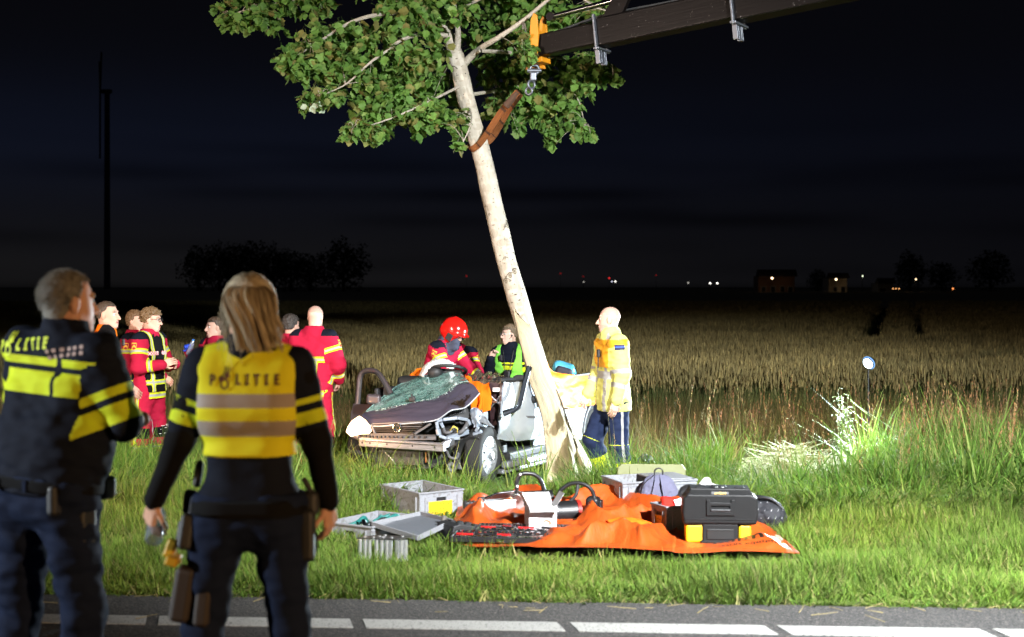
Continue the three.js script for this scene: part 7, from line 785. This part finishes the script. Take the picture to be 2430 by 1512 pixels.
    const flap = (w, l, x, z, ry, an) => { const g = bx(w, .003, l, 0, 0, l / 2, .001); g.rotateX(-an); g.rotateY(ry); g.translate(x, H, z); mesh('flap', g, Wt, t); }; flap(W, .085, 0, D / 2, -.1, -.35); flap(W, .10, 0, -D / 2, Math.PI + .05, .75); flap(D, .11, -W / 2, 0, -Math.PI / 2, 1.1); flap(D, .10, W / 2, 0, Math.PI / 2, 1.0);
    const g = rng(8), gl = []; for (let i = 0; i < 14; i++) gl.push(rocky(put(new THREE.SphereGeometry(1, 10, 8), (g() - .5) * .14, H - .025 + g() * .02, (g() - .5) * .08, g(), g() * 3, 0, [.028, .012, .012]), .006, 30)); mesh('gloves', gl, mat([.66, .64, .58], .6), t);
  }
  const toolBody = (t, x, parts) => parts.forEach(([n, g, m]) => mesh(n, g, m, t));
  { // rescue spreader, arms to the left
    const p = onTarp(1190, 10.75, .155), t = thing('rescue_spreader', 'battery rescue spreader with ridged black tips and ring handle, on the tarpaulin', 'rescue tool', p, .18), BK = mat([.009, .009, .010], .4);
    mesh('tip', [bx(.16, .055, .05, -.22, -.02, .03, .012), ...[0, 1, 2, 3, 4].map((i) => bx(.018, .062, .052, -.28 + i * .032, -.018, .03, .004))], BK, t); mesh('arm', [put(plate([[-.15, -.035], [.06, -.06], [.10, -.05], [.10, .03], [-.15, .02]], .035, .006), 0, -.02, .015)], M.alu, t); mesh('arm', [put(plate([[-.13, .0], [.02, .02], [.10, .04], [.10, .07], [-.02, .06], [-.13, .02]], .03, .005), 0, .0, -.03)], M.chrome, t); mesh('tip', bx(.06, .03, .04, -.15, .015, -.02, .008), BK, t);
    mesh('yoke', [bx(.09, .15, .10, .14, -.01, 0, .02), cy(.05, .05, .11, .12, .0, 0, Math.PI / 2)], M.chrome, t); mesh('motor_body', [cy(.068, .075, .22, .28, .0, 0, 0, 0, Math.PI / 2), cy(.06, .06, .06, .19, 0, 0, 0, 0, Math.PI / 2)], BK, t); mesh('ring_handle', tube([v(.12, .05, .0), v(.12, .15, 0), v(.145, .195, 0), v(.19, .205, 0), v(.26, .19, 0), v(.30, .15, 0), v(.33, .07, 0)], .016, 40, 10), BK, t); mesh('handle_lamp', [put(new THREE.SphereGeometry(.012, 10, 8), .142, .20, .015), put(new THREE.SphereGeometry(.012, 10, 8), .118, .11, .017)], mat([.8, .8, .82], .1, { metal: .5 }), t);
  }
  { // second tool, seen from its cooling end
    const p = onTarp(1362, 10.55, .14), t = thing('rescue_cutter', 'black and red battery rescue tool with curved handle lying behind the white box', 'rescue tool', p, -.25), BK = mat([.009, .009, .010], .42);
    mesh('motor_body', [cy(.075, .085, .17, -.06, -.005, .05, 0, .5, Math.PI / 2), cy(.088, .088, .03, -.125, -.005, .09, 0, .5, Math.PI / 2)], BK, t); const f = []; for (let i = 0; i < 12; i++) { const a = i / 12 * 6.283; f.push(bx(.008, .03, .01, -.142, -.005 + Math.cos(a) * .062, .10 + Math.sin(a) * .055, .002, a, .5)); } mesh('cooling_fin', f, M.dark, t); mesh('red_collar', cy(.083, .08, .03, .03, 0, .01, 0, .5, Math.PI / 2), mat([.30, .015, .01], .4), t); mesh('battery', [bx(.10, .19, .12, .14, .015, 0, .03, 0, 0, -.1), bx(.03, .11, .08, .20, .03, .0, .012)], BK, t); mesh('battery_print', bx(.05, .016, .004, .13, -.02, .063, .001), mat([.5, .5, .5], .6), t);
    mesh('ring_handle', tube([v(-.12, .06, .04), v(-.10, .14, .03), v(-.03, .195, .01), v(.06, .20, 0), v(.13, .16, 0), v(.165, .08, .04), v(.16, -.05, .05)], .015, 40, 10), BK, t); mesh('handle_brace', tube([v(.03, .195, .0), v(.02, .12, .02), v(-.02, .07, .03)], .013, 16, 8), M.dark, t);
  }
  { // large grey crate on end with olive lid behind it
    const p = onGround(1540, 11.0, .0), t = crate('plastic_crate', 'large grey plastic crate with flat lid behind the grey backpack', p, .32, .60, .40, .31); keepOut.push([p.x, p.z, .32, .22, .32, .06]); mesh('flat_cover', bx(.30, .012, .36, .13, .315, 0, .004), GREYP, t);
    const q = onGround(1545, 11.35, .0), o = thing('olive_lid', 'olive green plastic lid standing upright behind the large grey crate', 'lid', q, .06); o.rotation.x = -.12; mesh('panel', put(plate([[-.26, 0], [.27, 0], [.275, .33], [.25, .365], [-.235, .37], [-.265, .34]], .014, .006), 0, 0, 0), mat([.13, .14, .045], .5, { bumpMap: grain(128, 20), bumpScale: .001 }), o);
  }
  { // backpack, straps towards us
    const p = onGround(1563, 10.62, .0), t = thing('backpack', 'grey school backpack with two flat shoulder straps leaning on the crate', 'backpack', p, .05), G = cloth([.115, .115, .17], .85), GD = cloth([.06, .06, .085], .85), bones = [cap(v(-.075, .10, 0), v(.075, .10, 0), .085, .085, v(0, 0, 1), .8), cap(v(-.07, .22, 0), v(.07, .22, 0), .085, .085, v(0, 0, 1), .8), cap(v(-.035, .31, -.01), v(.035, .31, -.01), .075, .075, v(0, 0, 1), .8)], f = join(bones, .06), fd = (x, y, z) => f(x, y, z) - .006 * noise(x * 22, y * 26, z * 18) - .003 * noise(x * 50, y * 60, 3); mesh('bag', net(fd, boundsOf(bones, .02), .0075), G, t); mesh('strap', sheet([[v(-.075, .10, .075), v(-.035, .10, .08)], [v(-.070, .22, .085), v(-.025, .22, .088)], [v(-.045, .33, .075), v(-.005, .335, .075)], [v(-.03, .38, .02), v(.0, .385, .02)]], 5, 24, .014), G, t); mesh('strap', sheet([[v(.02, .10, .08), v(.06, .10, .075)], [v(.02, .22, .088), v(.068, .22, .083)], [v(.005, .335, .075), v(.048, .33, .073)], [v(.0, .385, .02), v(.03, .38, .02)]], 5, 24, .014), G, t); mesh('grab_loop', tube([v(-.03, .375, .0), v(-.028, .42, .0), v(0, .435, 0), v(.028, .42, .0), v(.03, .375, .0)], .006, 20, 6), M.black, t); mesh('lower_pocket', rocky(put(new THREE.SphereGeometry(1, 20, 14), -.02, .06, .05, 0, 0, 0, [.13, .06, .06]), .02, 14), GD, t); mesh('zip', tube([v(-.14, .08, .045), v(-.145, .2, .045), v(-.115, .32, .03), v(-.04, .385, .02)], .004, 30, 5), M.black, t); keepOut.push([p.x, p.z + .1, .2, .18, 0, .1]);
  }
  { // small crate with a red packet
    const p = onTarp(1602, 10.05, .07), t = crate('plastic_crate', 'small grey plastic crate with yellow label and red packet, beside the black toolbox', p, .42, .25, .20, .20); const l = mesh('label', new THREE.PlaneGeometry(.12, .10), label([['01', .05, .2], ['Ka', .05, .45], ['Tools', .42, .3], ['set', .42, .6]], 128, 96), t); l.position.set(-.133, .075, .01); l.rotation.y = -Math.PI / 2;
    const q = thing('red_packet', 'shiny red plastic packet sticking out of the small grey crate', 'packet', p.clone().add(v(-.02, .12, .0)), .3); mesh('packet', rocky(put(box(.16, .15, .05, .02, 5), 0, .05, 0, -.5, 0, -.25), .014, 10), mat([.62, .02, .012], .2, { clearcoat: 1 }), q); mesh('white_paper', bx(.08, .10, .003, .05, .07, .04, .001, -.4, 0, .2), mat([.7, .7, .7], .6), q);
  }
  { // the toolbox: black hinged lid block on a yellow and black base
    const p = onTarp(1706, 9.62, .072), t = thing('toolbox', 'black toolbox with yellow corners and carrying handle, open on the tarpaulin', 'toolbox', p, -.06), B = mat([.007, .007, .0075], .55, { specularIntensity: .6, bumpMap: grain(128, 30), bumpScale: .001 }), r = rng(3);
    mesh('base', [bx(.24, .135, .22, 0, .068, 0, .012), bx(.26, .02, .225, 0, .012, 0, .006)], B, t); mesh('yellow_corner', bx(.13, .125, .20, -.165, .066, 0, .02), YELL, t); mesh('yellow_corner', bx(.085, .125, .20, .165, .066, 0, .02), YELL, t); mesh('base_rim', [bx(.47, .012, .025, -.01, .135, .10, .004), bx(.015, .045, .22, -.238, .15, 0, .004)], B, t); mesh('drawer', [bx(.18, .07, .008, .0, .065, .112, .004), bx(.17, .006, .006, 0, .092, .117, .002)], mat([.011, .011, .011], .5), t);
    mesh('lid', [put(plate([[-.23, 0], [.23, 0], [.24, .06], [.235, .155], [.20, .175], [-.21, .175], [-.235, .15], [-.24, .05]], .19, .012), 0, .145, -.08)], B, t); mesh('lid_top', [put(plate([[-.22, 0], [.22, 0], [.19, .045], [-.19, .045]], .16, .01), 0, .315, -.07), bx(.10, .02, .10, 0, .365, .0, .008)], B, t); mesh('lid_rib', [bx(.46, .008, .012, 0, .30, .115, .003), bx(.46, .008, .012, 0, .165, .12, .003)], B, t);
    mesh('handle_frame', put(plate([[-.09, -.05], [.09, -.05], [.09, .05], [.075, .05], [.07, .03], [-.07, .03], [-.075, .05], [-.09, .05]], .012, .004, [[[-.065, -.03], [.065, -.03], [.065, .015], [-.065, .015]]]), .0, .245, .118), B, t); mesh('handle', bx(.135, .018, .018, 0, .228, .134, .008), mat([.03, .03, .032], .4), t); mesh('latch', [bx(.07, .028, .02, -.13, .362, .06, .006), bx(.07, .028, .02, .13, .362, .06, .006)], B, t); mesh('rivet', [bx(.02, .008, .012, -.02, .372, .055, .003), bx(.02, .008, .012, .02, .372, .055, .003)], M.alu, t);
    const l = mesh('lettering', new THREE.PlaneGeometry(.115, .022), mat([1, 1, 1], .5, { map: canvas(256, 48, (c, w, h) => { c.fillStyle = '#141414'; c.fillRect(0, 0, w, h); c.translate(w, h); c.rotate(Math.PI); c.fillStyle = '#e8b808'; c.font = 'bold 42px sans-serif'; c.textAlign = 'center'; c.fillText('STANLEY', w / 2, 39); }) }), t); l.position.set(0, .338, .1035); l.rotation.x = -.35;
  }
  { // soft bags behind the toolbox
    const blob = (list, k, amp, cell, seed) => { const f = join(list, k); return net((x, y, z) => f(x, y, z) - amp * noise(x * 16 + seed, y * 18, z * 16) - amp * .5 * noise(x * 40, y * 44, z * 40 + seed), boundsOf(list, .03), cell); };
    const p = onGround(1648, 10.6, .0), t = thing('black_bag', 'slumped black bag behind the toolbox', 'bag', p, .1); mesh('bag', blob([cap(v(-.10, .12, 0), v(.10, .10, 0), .11, .11), cap(v(-.03, .22, -.02), v(.05, .22, -.02), .09, .09)], .08, .012, .01, 1), mat([.012, .012, .013], .7), t); mesh('strap', tube([v(-.16, .10, .10), v(-.10, .2, .10), v(-.02, .24, .08)], .010, 20, 6), M.black, t);
    const q = onGround(1806, 10.35, .0), d = thing('duffel_bag', 'dark duffel bag printed all over with small white ticks, at the right of the toolbox', 'duffel bag', q, -.15), tick = canvas(512, 512, (c, w, h) => { c.fillStyle = '#17181e'; c.fillRect(0, 0, w, h); c.fillStyle = '#d8d8dc'; for (let i = 0; i < 6; i++) for (let j = 0; j < 6; j++) { c.save(); c.translate((i + .5 + (j % 2) * .5) * w / 6, (j + .5) * h / 6); c.rotate(-.9); c.beginPath(); c.moveTo(-16, 0); c.quadraticCurveTo(-8, 12, 20, -6); c.quadraticCurveTo(-4, 5, -16, 0); c.fill(); c.restore(); } }, true, [3.6, 3.2]); mesh('bag', blob([cap(v(-.12, .10, 0), v(.07, .11, .02), .105, .115), cap(v(-.06, .17, 0), v(.05, .16, 0), .085, .085)], .06, .010, .009, 3), mat([1, 1, 1], .75, { map: tick }), d); mesh('carry_strap', tube([v(-.12, .21, .05), v(-.02, .265, .06), v(.08, .25, .07), v(.15, .19, .07)], .012, 24, 7), M.black, d); mesh('zip', tube([v(-.1, .26, .0), v(.0, .27, .01), v(.1, .245, .02)], .006, 14, 5), M.black, d); keepOut.push([p.x + .25, p.z, .6, .22, 0, .12]);
    const s = thing('white_shoe', 'white shoe lying on top of the bags behind the toolbox', 'shoe', onGround(1692, 10.75, .22), .5), list = [cap(v(-.08, .04, 0), v(.08, .025, 0), .042, .03), cap(v(-.08, .05, 0), v(-.06, .09, 0), .04, .036)]; mesh('upper', blob(list, .03, .004, .006, 5), mat([.68, .67, .66], .6), s); mesh('sole', put(box(.22, .018, .075, .008), 0, .0, 0), C.white, s); mesh('laces', [0, 1, 2, 3].map((i) => bar(v(-.02 + i * .022, .075 - i * .008, -.022), v(-.012 + i * .022, .073 - i * .008, .022), .004)), C.white, s); const w = thing('crumpled_cloth', 'crumpled white cloth beside the white shoe', 'cloth', onGround(1680, 10.72, .10), 0); mesh('cloth', rocky(put(new THREE.SphereGeometry(1, 24, 16), 0, .06, 0, 0, 0, 0, [.11, .07, .08]), .04, 14), C.white, w);
  }
  { // small things on the tarpaulin
    const p = onTarp(1500, 9.95, .12), t = thing('orange_pouch', 'flat bright orange pouch lying on the tarpaulin left of the small crate', 'pouch', p, .15), P = cloth([.85, .13, .01], .6); mesh('flap', sheet([[v(-.18, .035, -.05), v(-.04, .04, -.10), v(.16, .01, .0)], [v(-.14, .03, .02), v(.0, .055, -.01), v(.15, .012, .05)], [v(-.09, .012, .05), v(.02, .02, .07), v(.11, .0, .075)]], 26, 16, .008, (u, w) => .012 * noise(u * 5, w * 4, 2)), P, t); mesh('tie', bx(.012, .03, .006, .02, .0, .075, .002), mat([.4, .3, .05], .6), t);
    const q = thing('adjustable_wrench', 'steel adjustable wrench beside the orange pouch on the tarpaulin', 'wrench', onTarp(1548, 9.98, .125), -.35); mesh('handle', bx(.17, .012, .022, -.02, 0, 0, .005), M.steel, q); mesh('jaw', put(plate([[-.02, -.02], [.03, -.03], [.045, -.015], [.015, 0], [.045, .012], [.03, .03], [-.02, .02]], .014, .003), .07, -.007, 0, Math.PI / 2), M.steel, q); mesh('grip', bx(.07, .02, .026, -.12, 0, 0, .008), M.dark, q);
    const r = thing('plastic_disc', 'small round black disc lying on a fold of the tarpaulin', 'cap', onTarp(1472, 10.15, .14)); mesh('disc', lathe([[0, .03], [.018, .028], [.03, .015], [.032, 0]], 18), M.black, r); mesh('rim', put(new THREE.TorusGeometry(.031, .004, 6, 18), 0, .002, 0, Math.PI / 2), M.dark, r);
    const k = thing('reed_cuttings', 'cut green reed leaves lying across the tarpaulin beside the black rescue tool', 'cuttings', onTarp(1480, 10.5, .13)), g = mat([.10, .17, .05], .6, { side: THREE.DoubleSide }), rr = rng(6); k.userData.kind = 'stuff'; const bl = []; for (let i = 0; i < 9; i++) { const a = 1.9 + rr() * .5, x = (rr() - .5) * .7, z = .1 * (rr() - .5); bl.push(sheet([[v(x, .01, z), v(x, .01, z + .016)], [v(x + .12, .03, z + .02), v(x + .12, .03, z + .034)], [v(x + .26 * Math.sin(a), .015, z + .04), v(x + .26 * Math.sin(a), .012, z + .042)]], 2, 10, .001)); } mesh('leaves', bl, g, k);
  }
  keepOut.push([2.95, -14.9, .7, .7, 0, .15], [2.9, -13.5, 1.0, .9, 0, .34]);
  { // flattened pale cut grass in the beam of the small floodlight
    const r = rng(12), b = []; for (let i = 0; i < 1600; i++) { const x = 2.95 + (r() - .5) * 1.25, z = -14.9 + (r() - .5) * 1.2, a = r() * 6.3, l = .1 + r() * .28, y = ground(x, z) + .04 + r() * .30 * smooth(.95, .2, Math.hypot((x - 2.95) / .65, (z + 14.9) / .62)); b.push(bar(v(x, y, z), v(x + Math.cos(a) * l, y + (r() - .25) * .16, z + Math.sin(a) * l), .004, .002, 3)); } tag(mesh('cut_grass', b, mat([.30, .31, .14], .8)), 'pale flattened cut grass lit white in front of the small floodlight', 'cut grass', null, 'stuff');
    const m = thing('weed_plant', 'tall bushy weed lit white just left of the small floodlight pole', 'plant', onGround(2003, 15.9)), lf = [], st = []; for (let i = 0; i < 9; i++) { const h = .7 + r() * .35, x = (r() - .5) * .16, z = (r() - .5) * .14; st.push(bar(v(x * .4, 0, z * .4), v(x, h, z), .005, .002, 5)); for (let k = 0; k < 22; k++) { const t = .2 + .8 * r(), a = r() * 6.3, q = v(x * t, h * t, z * t); lf.push(sheet([[q, q.clone().add(v(.008, .004, .008))], [q.clone().add(v(Math.cos(a) * .05, .02, Math.sin(a) * .05)), q.clone().add(v(Math.cos(a) * .05 + .012, .026, Math.sin(a) * .05 + .01))], [q.clone().add(v(Math.cos(a) * .09, .0, Math.sin(a) * .09)), q.clone().add(v(Math.cos(a) * .09 + .002, .002, Math.sin(a) * .09))]], 1, 3, .001)); } } mesh('stem', st, mat([.12, .12, .05], .8), m); mesh('leaves', lf, leafy(.7, .2), m).userData.kind = 'stuff'; m.children[1].material = mat([.14, .17, .08], .8, { side: THREE.DoubleSide });
  }
}
growGrass();
renderer.render(scene, camera);
